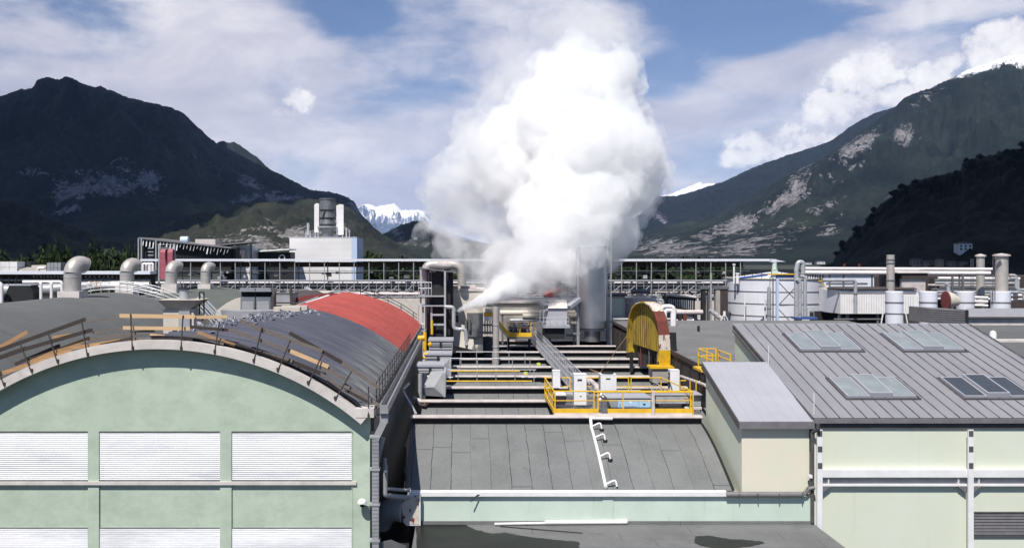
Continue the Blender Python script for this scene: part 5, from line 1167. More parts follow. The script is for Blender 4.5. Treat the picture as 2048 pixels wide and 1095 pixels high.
# ================================================================== long pipe bridge
Y = 135.0
br = thing('pipe_bridge', 'long elevated pipe bridge with pale roof crossing behind the whole factory', 'pipe bridge', P(925,595,Y))
MB().box(X(282,Y), X(1545,Y), Y-.3, Y+3.6, Z(522,Y), Z(517.5,Y)).build('roof', M['tankw'], br)
MB().add([P(1545,517.5,Y-.3),P(1572,523,Y-.3),P(1545,523,Y-.3),P(1545,517.5,Y+3.6),P(1572,523,Y+3.6),P(1545,523,Y+3.6)], [(0,2,1),(3,4,5),(0,1,4,3),(2,5,4,1),(0,3,5,2)]).build('roof_end', M['tankw'], br)
for py, hh, m in ((541,.08,'steel_dark'),(560.5,.20,'zinc_light'),(571,.12,'steel_dark'),(582,.10,'steel_dark'),(593,.20,'steel')):
    MB().bar(P(352,py,Y), P(1500,py,Y), hh, hh).build('chord', M[m], br)
for py, r, m, yy in ((565,.13,'white_pipe',Y+1),(575,.16,'steel_dark',Y+1.6),(579,.09,'steel',Y+.8),(587,.16,'steel_dark',Y+1.4),(589,.07,'white_pipe',Y+.6),(569,.14,'steel_dark',Y+2.2),(545,.08,'steel_dark',Y+2),(584,.12,'coping',Y+2.4)):
    MB().tube([P(300,py,yy), P(1520,py,yy)], r, 10).build('pipe', M[m], br, smooth=True)
px = 352.0; k = 0
while px < 1500:
    MB().box(X(px,Y)-.055, X(px,Y)+.055, Y-.14, Y-.0, Z(594,Y), Z(523,Y)).build('post', M['ahu'], br)
    if px < 1460: MB().bar(P(px+3,592,Y-.05), P(px+27,571,Y-.05), .12).build('brace', M['zinc_light'], br)
    MB().bar(P(px+27,592,Y+3.3), P(px+3,563,Y+3.3), .1).build('rear_brace', M['steel_dark'], br)
    MB().bar(P(px+15,593,Y-.04), P(px+15,561,Y-.04), .06).build('hanger', M['steel'], br)
    if k % 2 == 0: MB().box(X(px,Y)-.08, X(px,Y)+.08, Y+3.2, Y+3.35, Z(594,Y), Z(523,Y)).build('rear_post', M['steel_dark'], br)
    px += 29.7; k += 1
rb_ = random.Random(44)
for k in range(95):
    a = 360+rb_.random()*1130; py = rb_.choice((543,546,550,553,568,576,586)); w = rb_.uniform(3,12); MB().box(X(a,Y), X(a+w,Y), Y+.3, Y+rb_.uniform(.6,1.6), Z(py+rb_.uniform(2,7),Y), Z(py,Y)).build('fitting', rb_.choice((M['black'],M['steel_dark'],M['coping'],M['steel'],M['black'],M['brown_wall'])), br)
MB().box(X(352,Y), X(1500,Y), Y+.2, Y+3.3, Z(596,Y), Z(594.2,Y)).build('floor', M['steel_dark'], br)
MB().box(X(352,Y), X(1500,Y), Y+3.36, Y+3.42, Z(534,Y), Z(524,Y)).build('dark_backing', M['brown_wall'], br)  # dark sheets here and below stand in for the bridge's dim interior
MB().box(X(352,Y), X(1500,Y), Y+3.36, Y+3.42, Z(593,Y), Z(563,Y)).build('dark_backing', M['black'], br)
for px in (470, 657, 690, 905, 1335, 1410, 1440):
    MB().box(X(px,Y)-.35, X(px,Y)+.35, Y+.6, Y+1.3, 0, Z(596.2,Y)).build('support', M['steel_dark'], br)
# steel end frame of the bridge with red belts hanging over it
fr = thing('belt_frame', 'grey steel frame with two faded red belts hanging over it', 'frame', P(333,560,128))
Y = 128
for px in (318, 349): MB().box(X(px,Y)-.1, X(px,Y)+.1, Y-.1, Y+.1, H-8, Z(487,Y)).build('upright', M['steel'], fr)
for py in (488, 494, 497): MB().box(X(316,Y), X(351,Y), Y-.08, Y+.08, Z(py+1,Y), Z(py,Y)).build('crossbar', M['steel'], fr)
for a, b in ((313,331),(328,345)):
    pts = bend([P(a+12,558,Y-.9), P(a+12,499,Y-.9), P(a+17,497,Y+.2), P(a+17,540,Y+.6)], .6)
    v = []; w = .36
    for p in pts: v += [p+Vector((-w,0,0)), p+Vector((w,0,0))]
    mb = MB(); mb.add(v, [(2*i,2*i+1,2*i+3,2*i+2) for i in range(len(pts)-1)]); o = mb.build('belt', M['pink'], fr); sm = o.modifiers.new('thickness','SOLIDIFY'); sm.thickness = .05
for k, px in enumerate((288, 295, 301)):
    tag(MB().tube(bend([P(px-2,546,126), P(px-2,527,126), P(px+5,527,126), P(px+5,546,126)], .3), .19, 10).build('goose_neck_pipe', M['white_pipe'], smooth=True), 'white goose neck pipe, %s of the three left of the red belts' % ('leftmost','middle','rightmost')[k], 'pipe', 'white goose neck pipes')
# left pipe rack: white top beam, fat insulated pipe with orange stripes, small drop pipes, black tank
rk = thing('pipe_rack', 'long low pipe rack with white top beam along the left, behind the vaults', 'pipe rack', P(120,600,112))
Y = 112
MB().box(X(-80,Y), X(302,Y), Y-.3, Y+2, Z(548,Y), Z(542,Y)).build('top_beam', M['tankw'], rk)
MB().box(X(-80,Y), X(302,Y), Y+1.6, Y+1.7, Z(572,Y), Z(549,Y)).build('rear_panel', M['brown_wall'], rk)
for k in range(26): MB().box(X(-70+14.5*k,Y)-.06, X(-70+14.5*k,Y)+.06, Y, Y+.12, Z(575,Y), Z(548,Y)).build('post', M['black'], rk)
for k in range(18): 
    a = 55+7*k if k < 9 else 160+9*(k-9); MB().box(X(a,Y), X(a+3.5,Y), Y+1.4, Y+1.55, Z(556,Y), Z(551,Y)).build('junction_box', M['coping'], rk)
for py in (560, 568): MB().tube([P(-80,py,Y+.6), P(300,py,Y+.6)], .12, 8).build('pipe', M['steel'], rk, smooth=True)
t = thing('insulated_pipe', 'fat grey insulated pipe with orange warning stripes behind the first exhaust elbow', 'pipe', P(150,600,100))
Y = 100
MB().tube([P(10,581,Y), P(100,579,Y), P(160,572,Y), P(300,571,Y)], [.72,.7,.52,.5], 18).build('pipe', M['duct_grey'], t, smooth=True)
for k in range(5): MB().tube([P(178+5.6*k,571.7,Y), P(181+5.6*k,571.7,Y)], .535, 18).build('stripe', M['plank_mid'] if k%2 else M['hood_white'], t, smooth=True)
for px in (36, 66, 230): MB().box(X(px,Y)-.1, X(px,Y)+.1, Y-.1, Y+.1, H-8.5, Z(576,Y)).build('stand', M['steel_dark'], t)
t = thing('header_pipe', 'thin white header pipe with three drop legs left of the first exhaust elbow', 'pipe', P(85,600,96))
Y = 96
MB().tube(bend([P(46,563,Y), P(124,563,Y), P(124,590,Y)], .3), .16, 10).build('header', M['white_pipe'], t, smooth=True)
for px in (80, 101): MB().tube(bend([P(px-6,563,Y), P(px+2,564,Y-.2), P(px+2,604,Y-.2)], .3), .16, 10).build('drop_leg', M['white_pipe'], t, smooth=True)
tag(MB().tube(bend([P(-20,566,94), P(3,566,94), P(3,606,94)], .4), .2, 10).build('drop_pipe', M['white_pipe'], smooth=True), 'white bent pipe at the very left, next to the black tank', 'pipe')
t = thing('black_tank', 'black box tank with sloped ends below the thin white header pipe', 'tank', P(38,604,95))
Y = 95
MB().poly_prism([P(6,607,Y),P(10,590,Y),P(18,571,Y),P(58,571,Y),P(66,585,Y),P(66,607,Y)], (0,2,0)).build('shell', M['black'], t); MB().box(X(14,Y), X(62,Y), Y-.05, Y+2.05, Z(571,Y)+.002, Z(569,Y)).build('top_edge', M['steel'], t)

# ================================================================== buildings and structures behind the bridge
Y = 170
cn = thing('louvred_canopy', 'black open canopy with sloping roof and a row of white struts, behind the bridge', 'canopy', P(370,520,Y))
MB().poly_prism([P(277,474,Y),P(462,494.5,Y),P(462,497,Y),P(277,477,Y)], (0,14,0)).build('roof', M['grey_trim'], cn)
MB().poly_prism([P(280,545,Y+1.5),P(280,478,Y+1.5),P(462,498,Y+1.5),P(462,545,Y+1.5)], (0,.2,0)).build('rear_wall', M['black'], cn)
for px in (277, 283, 312): MB().bar(P(px,476+(px-277)*.11,Y+.1), P(px,540,Y+.1), .22).build('post', M['steel'], cn)
rr = random.Random(5)
for k in range(26):
    px = 287+6.8*k; top = 475+(px-277)*.111+3; MB().bar(P(px,top,Y+.3), P(px-1.5-k*.06,top+rr.uniform(6,15),Y+.2), .2, .06).build('strut', M['white'], cn)
for py in (496, 503, 510): MB().bar(P(296,py,Y+.3), P(307,py,Y+.3), .18).build('shelf', M['steel'], cn)
t = thing('roof_unit', 'pale box unit with a blue drum on the roof of the black canopy', 'roof unit', P(395,485,172))
MB().box(X(378,172), X(419,172), 176, 179, Z(490,172), Z(477,172)).build('box', M['coping'], t); MB().tube([P(362,480,176), P(377,480,176)], .75, 14).build('drum', M['paleblue'], t, smooth=True)
Y = 175
t = thing('portal_shed', 'grey shed with thin dark portal roof right of the black canopy', 'building', P(475,520,Y))
MB().box(X(466,Y), X(497,Y), Y+2, Y+8, 0, Z(490,Y)).build('wall', M['concrete_block'], t); MB().poly_prism([P(428,489,Y),P(503,482.5,Y),P(503,485,Y),P(428,491,Y)], (0,9,0)).build('roof', M['grey_trim'], t); MB().box(X(499,Y), X(503,Y), Y+.05, Y+.5, 0, Z(485,Y)).build('post', M['black'], t)
for k in range(7): MB().box(X(464+3.5*k,Y), X(466+3.5*k,Y), Y+.8, Y+1, Z(518,Y), Z(495+k%3*2,Y)).build('pipe_stub', M['steel_dark'], t)
MB().box(X(430,Y), X(465,Y), Y+3, Y+8, 0, Z(494,Y)).build('side_wall', M['black'], t)
t = thing('low_shed', 'low shed with thin sloping pale roof between the portal shed and the concrete block', 'building', P(545,520,180))
MB().poly_prism([P(508,501,180),P(578,497,180),P(578,499.5,180),P(508,504,180)], (0,8,0)).build('roof', M['white'], t); MB().box(X(512,180), X(577,180), 182, 187, 0, Z(504,180)).build('wall', M['black'], t); MB().box(X(508,180), X(511.5,180), 180.4, 187, 0, Z(503.5,180)).build('end_wall', M['concrete_block'], t)
c = P(564,515,181); MB().tube([c+Vector((.55*math.cos(i*PI/9),0,.55*math.sin(i*PI/9))) for i in range(19)], .12, 8).build('hose_ring', M['white'], t)
Y = 190
cb = thing('concrete_block', 'windowless pale concrete block building carrying a banded grey stack', 'building', P(646,520,Y))
MB().box(X(579,Y), X(703,Y), Y, Y+12, 0, Z(475.5,Y)).build('wall', M['concrete_block'], cb); MB().box(X(703,Y)+.003, X(714,Y), Y, Y+12, 0, Z(475,Y)).build('corner_strip', M['paleblue'], cb)
MB().box(X(578,Y), X(714,Y), Y-.05, Y+12.05, Z(475.2,Y), Z(474,Y)).build('roof_edge', M['tankw'], cb)
bs = thing('banded_stack', 'thick grey banded stack between two pale shield panels on the concrete block', 'stack', P(655,474,196))
Y = 196
MB().lathe(X(655,Y), Y, [(1.25,Z(478,Y)),(1.25,Z(462,Y)),(1.75,Z(455,Y)),(1.75,Z(448,Y)),(1.65,Z(446,Y)),(1.65,Z(400,Y)),(1.8,Z(399,Y)),(1.8,Z(397,Y)),(1.6,Z(397,Y)),(1.6,Z(404,Y))], 28).build('shell', M['steel_dark'], bs, smooth=True)
for py in (420, 436, 449): MB().lathe(X(655,Y), Y, [(1.66,Z(py,Y)-.1),(1.82,Z(py,Y)-.1),(1.82,Z(py,Y)+.1),(1.66,Z(py,Y)+.1)], 28).build('band', M['black'], bs, smooth=True)
MB().lathe(X(655,Y), Y, [(1.76,Z(455,Y)),(2.2,Z(455,Y)),(2.2,Z(453.5,Y)),(1.76,Z(453.5,Y))], 28).build('gallery', M['steel'], bs, smooth=True)
MB().bar(P(645,436,Y-1.7), P(650,420,Y-1.75), .2).build('brace', M['black'], bs)
for a, b, tp, bt in ((628.5,638,407,465),(672.5,687,409,470)):
    MB().poly_prism([P(a,bt,Y),P(b,bt-1,Y),P(b,tp,Y),P((a+b)/2,tp-1,Y),P(a,tp+2,Y)], (0,.4,0)).build('shield_panel', M['concrete_block'], bs)
    for px in (a+2, b-2): MB().bar(P(px,bt,Y), P(px,476,Y), .2).build('leg', M['steel'], bs)
for px, a, b, r in ((618,446,470,.3),(614,462,475,.15),(622,462,475,.15),(694,455,475,.2),(700,460,475,.12)):
    MB().cyl(X(px,Y), Y-1, Z(b,Y), Z(a,Y), r, n=10).build('vent_pipe', M['steel'], bs, smooth=True)
for k in range(3): MB().bar(P(697+k*2.5,462+k*3,Y), P(705+k*2.5,471+k*2.4,Y), .18).build('rail_bar', M['coping'], bs)

# left yard: stacked containers and low walls
def yard(px0, px1, py0, py1, Y, mat, label, tiers=1, cols=1, cat='crate stack', name='crate_stack'):
    t = thing(name, label, cat, P((px0+px1)/2, py1, Y))
    for j in range(tiers):
        for i in range(cols):
            a = px0+(px1-px0)*i/cols; b = px0+(px1-px0)*(i+1)/cols-.8; c = py0+(py1-py0)*j/tiers; d = py0+(py1-py0)*(j+1)/tiers-.5
            MB().box(X(a,Y), X(b,Y), Y, Y+3, Z(d,Y), Z(c,Y)).build('crate', mat, t)
yard(-30, 35, 523, 546, 165, M['concrete_block'], 'pale stacked concrete panels at the far left behind the pipe rack', 2, 4)
yard(37, 62, 523, 540, 168, M['black'], 'dark stacked panels right of the pale concrete panels', 1, 3)
yard(94, 122, 525, 546, 160, M['duct_grey'], 'grey two tier crate stack under the tall cypress', 2, 4)
t = thing('low_roof_shed', 'low shed with grey sloping roof between the dark panels and the grey crates', 'building', P(65,545,163)); MB().add([P(37,545,161),P(72,545,161),P(64,534,168),P(38,534,168)], [(0,1,2,3)]).build('roof', M['concrete'], t); MB().box(X(63,168), X(92,168), 168, 172, 0, Z(530,168)).build('wall', M['cream'], t); MB().tube(bend([P(76,548,160),P(76,536,160),P(90,536,160)],.4), .25, 8).build('pipe', M['white_pipe'], t, smooth=True); MB().box(X(38,162),X(70,162),164,168,0,Z(546,164)).build('wall', M['cream'], t)

# ================================================================== trees
def leaf_mat(name, a, b):
    m = bpy.data.materials.new(name); m.use_nodes = True; N = m.node_tree.nodes; L = m.node_tree.links; p = N['Principled BSDF']; p.inputs['Roughness'].default_value = .8; p.inputs['Specular IOR Level'].default_value = .15
    g = N.new('ShaderNodeNewGeometry'); r = N.new('ShaderNodeValToRGB'); r.color_ramp.elements[0].color = (*a,1); r.color_ramp.elements[1].color = (*b,1); L.new(g.outputs['Random Per Island'], r.inputs[0]); L.new(r.outputs[0], p.inputs['Base Color']); return m
LF = {'light': leaf_mat('light_leaves', (.010,.019,.006), (.034,.052,.012)), 'dark': leaf_mat('dark_leaves', (.014,.024,.010), (.035,.05,.02)), 'cyp': leaf_mat('cypress_leaves', (.008,.014,.008), (.018,.028,.014)), 'black': leaf_mat('shaded_slope_leaves', (.006,.008,.006), (.014,.017,.010))}  # leaves for the dark slope have its shade put into their colour
BARK = mk('bark', (.06,.045,.035), rough=.9, scale=4)
def tree(h, w, kind, seed, name='tree', n=1500):
    rnd = random.Random(seed); t = thing(name, 'tree', 'tree', (0,0,0))
    tr = MB(); top = Vector((rnd.uniform(-.2,.2), rnd.uniform(-.2,.2), h*.55)); tr.tube([(0,0,0), top*.5, top], [h*.028,h*.02,h*.01], 7)
    lobes = []
    if kind == 'cyp':
        for i in range(14): z = h*(.08+.9*i/14); lobes.append((Vector((0,0,z)), w/2*(1-abs(i/14-.35)**1.5*1.1)))
    else:
        for i in range(11):
            a = rnd.uniform(0,2*PI); q = Vector((math.cos(a)*w*.32*rnd.uniform(.3,1), math.sin(a)*w*.32*rnd.uniform(.3,1), h*rnd.uniform(.38,.82))); lobes.append((q, w*rnd.uniform(.14,.24)))
            tr.tube([top*.55, q], [h*.012, h*.004], 5)
        lobes.append((Vector((0,0,h*.84)), w*.18))
    tr.build('trunk', BARK, t)
    cr = MB(); ls = max(.12, w*.033)
    for _ in range(n):
        c, r = rnd.choice(lobes); d = Vector((rnd.gauss(0,1), rnd.gauss(0,1), rnd.gauss(0,1))).normalized(); p = c + d*r*rnd.uniform(.55,1.12)*Vector((1,1,1)).length/1.732
        a = Vector((rnd.gauss(0,1), rnd.gauss(0,1), rnd.gauss(0,1))).normalized(); b = a.cross(d); b = b.normalized() if b.length > .01 else Vector((1,0,0)); a = (a+d*.2).normalized(); s = ls*rnd.uniform(.6,1.3)
        cr.add([p-a*s-b*s*.5, p+a*s-b*s*.6, p+a*s*1.1+b*s*.5, p-a*s*.9+b*s*.6], [(0,1,2,3)])
    cr.build('crown', LF[kind], t); return t
protos = {'light': [tree(9,9,'light',1), tree(8,10,'light',2)], 'dark': [tree(11,8,'dark',3), tree(9,9,'dark',4)], 'cyp': [tree(13,2.6,'cyp',5,'cypress_tree',900)], 'black': [tree(9,8,'black',6), tree(8,9,'black',8)]}
used = set()
def plant(kind, px, pyt, Y, w_px, label, group=None, zb=0.0, var=0):
    p = protos[kind][var % len(protos[kind])]; h0 = {'light': (9,8), 'dark': (11,9), 'cyp': (13,), 'black': (9,8)}[kind][var % len(protos[kind])]
    h = Z(pyt,Y)-zb; s = h/h0/.98; wx = 1.7*w_px/F*Y/({'light': (9,10), 'dark': (8,9), 'cyp': (2.6,), 'black': (8,9)}[kind][var % len(protos[kind])])
    loc = (X(px,Y), Y, zb); rz_ = random.uniform(0, 6)
    if p.name in used: o = copy_tree(p, loc, rz_, (wx, wx, s), label, group)
    else:
        used.add(p.name); o = p; o.location = loc; o.rotation_euler = (0,0,rz_); o.scale = (wx, wx, s); o['label'] = label
        if group: o['group'] = group
    return o
plant('light', 85, 500, 210, 62, 'broad bright green tree around the tall cypress')
plant('light', 132, 507, 215, 44, 'bright green tree just left of the largest exhaust elbow', var=1)
plant('light', 172, 511, 212, 40, 'bright green tree peeking out right behind the largest exhaust elbow')
plant('light', 200, 504, 220, 36, 'bright green tree left of the dark leafy tree', var=1)
plant('dark', 222, 491, 205, 44, 'dark leafy tree between the first two exhaust elbows')
plant('dark', 246, 512, 210, 36, 'dark low tree just left of the second exhaust elbow', var=1)
plant('light', 268, 500, 200, 30, 'bright green tree at the left end of the black canopy')
plant('dark', 10, 507, 240, 46, 'dull dark tree above the pale concrete panels', var=1)
plant('dark', 45, 511, 240, 40, 'dull dark tree above the dark stacked panels')
plant('cyp', 93, 486, 200, 7, 'tall black cypress standing over the grey crate stack')
plant('cyp', 113, 503, 200, 6, 'shorter slim cypress right of the tall one')
plant('cyp', 38, 510, 215, 6, 'small slim cypress over the dark stacked panels')
rr = random.Random(21)
i = 0
for px in list(range(-60, 300, 34)) + list(range(500, 1480, 31)):
    Yt = rr.uniform(300, 420); k = 'dark' if rr.random() < .75 else 'light'
    plant(k, px+rr.uniform(-10,10), rr.uniform(518,525), Yt, rr.uniform(50,80), 'tree in the hazy row far behind the pipe bridge', 'trees in the far row behind the bridge', var=i); i += 1

# ================================================================== right: white tank and its pipework
Y = 116
tk = thing('white_tank', 'large round white storage tank with ring seams right of the pipe bridge', 'tank', P(1549,660,Y))
cx_ = X(1549,Y); rT = 91.5/F*Y; zT = Z(558,Y-5)
MB().lathe(cx_, Y, [(rT,0),(rT,zT),(rT*.98,zT+.02),(.01,zT+.9)], 48).build('shell', M['tankw'], tk, smooth=True)
for py in (583.5, 608, 632.5): MB().lathe(cx_, Y, [(rT+.005,Z(py,Y-5.5)-.05),(rT+.05,Z(py,Y-5.5)-.05),(rT+.05,Z(py,Y-5.5)+.05),(rT+.005,Z(py,Y-5.5)+.05)], 48).build('ring_seam', M['grey_trim'], tk, smooth=True)
MB().lathe(cx_, Y, [(rT-.1,zT),(rT+.15,zT),(rT+.15,zT+.14),(rT-.1,zT+.14)], 48).build('top_rim', M['cream'], tk, smooth=True)
for k in range(17):
    a = PI+PI*k/16; q = Vector((cx_+math.cos(a)*rT, Y+math.sin(a)*rT, zT+.14)); MB().box(q.x-.03,q.x+.03,q.y-.03,q.y+.03,q.z,q.z+1.0).build('guard_post', M['black'], tk)
for dz_ in (.5, 1.0): MB().tube([Vector((cx_+math.cos(PI+PI*k/24)*rT, Y+math.sin(PI+PI*k/24)*rT, zT+.14+dz_)) for k in range(25)], .03, 6).build('guard_rail', M['black'], tk)
for px in (1464.5, 1489, 1523): MB().box(X(px,Y-4.5)-.07, X(px,Y-4.5)+.07, Y-rT*math.sqrt(max(.02,1-((px-1549)/91.5)**2))-.14, Y-rT*math.sqrt(max(.02,1-((px-1549)/91.5)**2))-.05, H-9, Z(585,Y-4.5)).build('wall_rib', M['white'], tk)
sp = thing('spiral_stair', 'white stair with yellow handrail climbing the right side of the white tank', 'stair', P(1646,640,112))
Y = 112
for k in range(22): py = 566+3*k; MB().box(X(1632+min(10,k*1.1)+0,Y), X(1646+min(11,k*1.0),Y), Y-.5, Y+.5, Z(py+.9,Y), Z(py,Y)).build('tread', M['white'], sp)
MB().tube([P(1643,560,Y-.5),P(1656,584,Y-.5),P(1657,625,Y-.5)], .06, 6).build('handrail', M['yellow'], sp); MB().tube([P(1655,584,Y+.5),P(1657,640,Y+.5)], .1, 6).build('stringer', M['steel_dark'], sp)
MB().box(X(1610,Y), X(1644,Y), Y-.6, Y+1, Z(562,Y), Z(560,Y)).build('landing', M['yellow'], sp)
for k in range(7): MB().box(X(1612+5*k,Y)-.06, X(1612+5*k,Y)+.06, Y-.6, Y-.5, Z(560,Y), Z(544,Y)).build('landing_post', M['black'], sp)
Y = 104
t = thing('riser_pipe', 'grey riser pipe with rounded cap standing before the white tank', 'pipe', P(1538,650,Y)); c = P(1538,660,Y)
MB().lathe(c.x, Y, [(.001,Z(571,Y)),(.16,Z(573,Y)),(.22,Z(582,Y)),(.25,Z(600,Y)),(.25,H-9.5)], 16).build('pipe', M['duct_grey'], t, smooth=True)
for py in (617, 630): MB().cyl(c.x, Y, Z(py,Y)-.04, Z(py,Y)+.04, .28, n=16).build('flange', M['steel_dark'], t, smooth=True)
MB().tube([P(1546,555,Y),P(1546,650,Y)], .08, 8).build('thin_riser', M['steel_dark'], t, smooth=True); MB().tube([P(1540,571,Y),P(1540,552,Y)], .04, 6).build('thin_riser', M['steel_dark'], t)
t = thing('blue_gantry', 'pale blue post with dark blue beam and cross bracing before the white tank', 'gantry', P(1570,650,104.5))
Y = 104.5
MB().box(X(1552,Y), X(1557,Y), Y-.15, Y+.15, H-9.5, Z(556,Y)).build('post', M['paleblue'], t); MB().box(X(1552,Y), X(1592,Y), Y-.15, Y+.15, Z(555.8,Y), Z(549,Y)).build('beam', M['blue'], t)
for a, b, c_, d in ((1557,564,1592,600),(1557,610,1592,573),(1557,618,1578,640),(1560,611,1592,609)): MB().bar(P(a,b,Y), P(c_,d,Y), .09).build('brace', M['steel_dark'], t)
MB().box(X(1535,Y), X(1592,Y), Y-.3, Y+.5, Z(549,Y), Z(546.8,Y)).build('walkway', M['yellow'], t)
MB().bar(P(1480,556,Y+3), P(1535,549,Y+3), .12, .25).build('blue_bar', M['blue'], t)
t = thing('silver_risers', 'bundle of tall silver pipes with hooked tops right of the blue post', 'pipes', P(1600,650,103))
Y = 103
MB().tube(bend([P(1593,650,Y),P(1593,540,Y),P(1596,524,Y),P(1606,524,Y),P(1606,545,Y)], .35), .27, 14).build('pipe', M['steel'], t, smooth=True)
MB().tube(bend([P(1600,640,Y-.3),P(1600,565,Y-.3),P(1594,558,Y-.3)], .4), .24, 12).build('pipe', M['steel'], t, smooth=True); MB().tube(bend([P(1610,632,Y),P(1610,553,Y),P(1600,552,Y)], .4), .22, 12).build('pipe', M['steel'], t, smooth=True); MB().tube([P(1597,540,Y+.3),P(1597,640,Y+.3)], .1, 8).build('pipe', M['steel_dark'], t, smooth=True)
MB().box(X(1587,Y), X(1628,Y), Y-1, Y+.8, Z(637,Y), Z(633,Y)).build('base_stage', M['blue'], t)
for px in (1588, 1602, 1615, 1628): MB().tube([P(px,633,Y-1),P(px,616,Y-1)], .03, 6).build('guard_post', M['steel'], t)
for py in (616, 624): MB().tube([P(1588,py,Y-1),P(1628,py,Y-1)], .03, 6).build('guard_rail', M['steel'], t)
t = thing('agitator_drive', 'pale green grey gearbox drive standing on top of the white tank', 'drive', P(1549,555,112))
Y = 112
MB().add([P(1541,548,Y-.5),P(1557,548,Y-.5),P(1555,538,Y-.5),P(1543,538,Y-.5),P(1541,548,Y+.5),P(1557,548,Y+.5),P(1555,538,Y+.5),P(1543,538,Y+.5)], [(0,1,2,3),(7,6,5,4),(0,4,5,1),(1,5,6,2),(2,6,7,3),(3,7,4,0)]).build('gearbox', M['mint'], t); MB().cyl(X(1549,Y), Y, Z(538,Y), Z(524,Y), .28, n=14).build('motor', M['mint'], t, smooth=True); MB().box(X(1541,Y), X(1551,Y), Y-.3, Y+.3, Z(523.8,Y), Z(518,Y)).build('cap', M['tankw'], t); MB().tube([P(1549,548,Y),P(1549,570,Y)], .1, 8).build('shaft', M['steel'], t)
for px, lab in ((1468,'taller slim white vent on the left edge of the tank top'),(1475,'squat pale vent right of the slim vent on the tank top')):
    t = thing('tank_vent', lab, 'vent', P(px,562,113)); c = P(px,562,113); tall = px == 1468
    MB().cyl(c.x, 113, c.z-.3, Z(530 if tall else 548,113), .12 if tall else .2, n=12).build('stem', M['white'], t, smooth=True); MB().cyl(c.x, 113, Z(530 if tall else 548,113), Z(527 if tall else 545,113), .2 if tall else .26, n=12).build('cap', M['tankw'], t, smooth=True)

# white clad duct house, silos, chimneys on the right
Y = 100
ct = thing('clad_duct_house', 'long white clad box on legs with rusty roof, between the tank and the silos', 'building', P(1745,645,Y))
MB().poly_prism([P(1681,580,Y),P(1832,580,Y),P(1840,590,Y),P(1840,615,Y),P(1828,627,Y),P(1681,627,Y)], (0,6,0)).build('wall', M['white'], ct)
MB().poly_prism([P(1655,580,Y+3.5),P(1680.6,582,Y+.1),P(1680.6,627,Y+.1),P(1655,624,Y+3.5)], (.05,2.5,0)).build('end_wall', M['tankw'], ct)
MB().poly_prism([P(1653,577,Y+3),P(1681,579,Y-.2),P(1834,579,Y-.2),P(1826,575,Y+6),P(1660,574,Y+6)], (0,0,.1)).build('roof', M['brown_roof'], ct)
for k in range(30): MB().box(X(1684+4.9*k,Y)-.02, X(1684+4.9*k,Y)+.02, Y-.03, Y-.002, Z(626,Y), Z(587,Y)).build('cladding_rib', M['coping'], ct)
MB().box(X(1681,Y), X(1832,Y), Y-.05, Y-.001, Z(586.5,Y), Z(585,Y)).build('flashing', M['dark_trim'], ct)
for px in (1684, 1700, 1760, 1810): MB().box(X(px,Y)-.12, X(px,Y)+.12, Y+.5, Y+.8, H-10, Z(627.2,Y)).build('leg', M['steel_dark'], ct)
MB().box(X(1660,Y), X(1840,Y), Y+5.6, Y+5.9, H-12, Z(628,Y)).build('dark_recess', M['black'], ct)  # black sheet standing for the shaded space under the box
MB().tube([P(1668,638,Y),P(1765,638,Y)], .1, 8).build('low_pipe', M['steel_dark'], ct)
t = thing('bent_pipe', 'silver bent pipe passing over the white clad box down its front', 'pipe', P(1709,627,99)); MB().tube(bend([P(1645,560,99.4),P(1711,560,99.4),P(1711,627,99.4)], .4), .2, 12).build('pipe', M['steel'], t, smooth=True); MB().tube([P(1711,586,99.4),P(1711,588,99.4)], .24, 12).build('flange', M['steel_dark'], t)
def silo(pl_, pr, pt, pb, Y, label):
    t = thing('silo', label, 'silo', P((pl_+pr)/2, pb, Y), 'short white silos in front of the clad box'); x = X((pl_+pr)/2,Y); r = (pr-pl_)/2/F*Y
    MB().lathe(x, Y, [(r,0 if pb > 640 else Z(pb,Y)),(r,Z(pt,Y)),(r*.94,Z(pt,Y)+.05),(.01,Z(pt,Y)+.06)], 28).build('shell', M['tankw'], t, smooth=True)
    MB().lathe(x, Y, [(r+.003,Z(pt+21,Y)-.07),(r+.04,Z(pt+21,Y)-.07),(r+.04,Z(pt+21,Y)+.07),(r+.003,Z(pt+21,Y)+.07)], 28).build('band', M['grey_trim'], t, smooth=True)
    MB().lathe(x, Y, [(r+.003,Z(pt+43,Y)-.05),(r+.04,Z(pt+43,Y)-.05),(r+.04,Z(pt+43,Y)+.05),(r+.003,Z(pt+43,Y)+.05)], 28).build('band', M['grey_trim'], t, smooth=True)
silo(1772,1805,583,650,95,'white silo in front of the clad box, leftmost of the four')
silo(1840,1873,583,650,95,'white silo at the right end of the clad box, partly behind the dark ribbed box')
silo(1914,1947,583,645,100,'white silo behind the dark ribbed box, beside the cone shaped duct')
silo(1983,2019,583,645,95,'white silo carrying the tall capped chimney at the far right')
for px, tilt, lab in ((1811,4,'thin white slanted prop at the right foot of the first silo'),(1766,-4,'thin white slanted prop at the left foot of the first silo')):
    tag(MB().bar(P(px,625,94.5), P(px+tilt,648,94.5), .1).build('prop', M['white']), lab, 'prop')
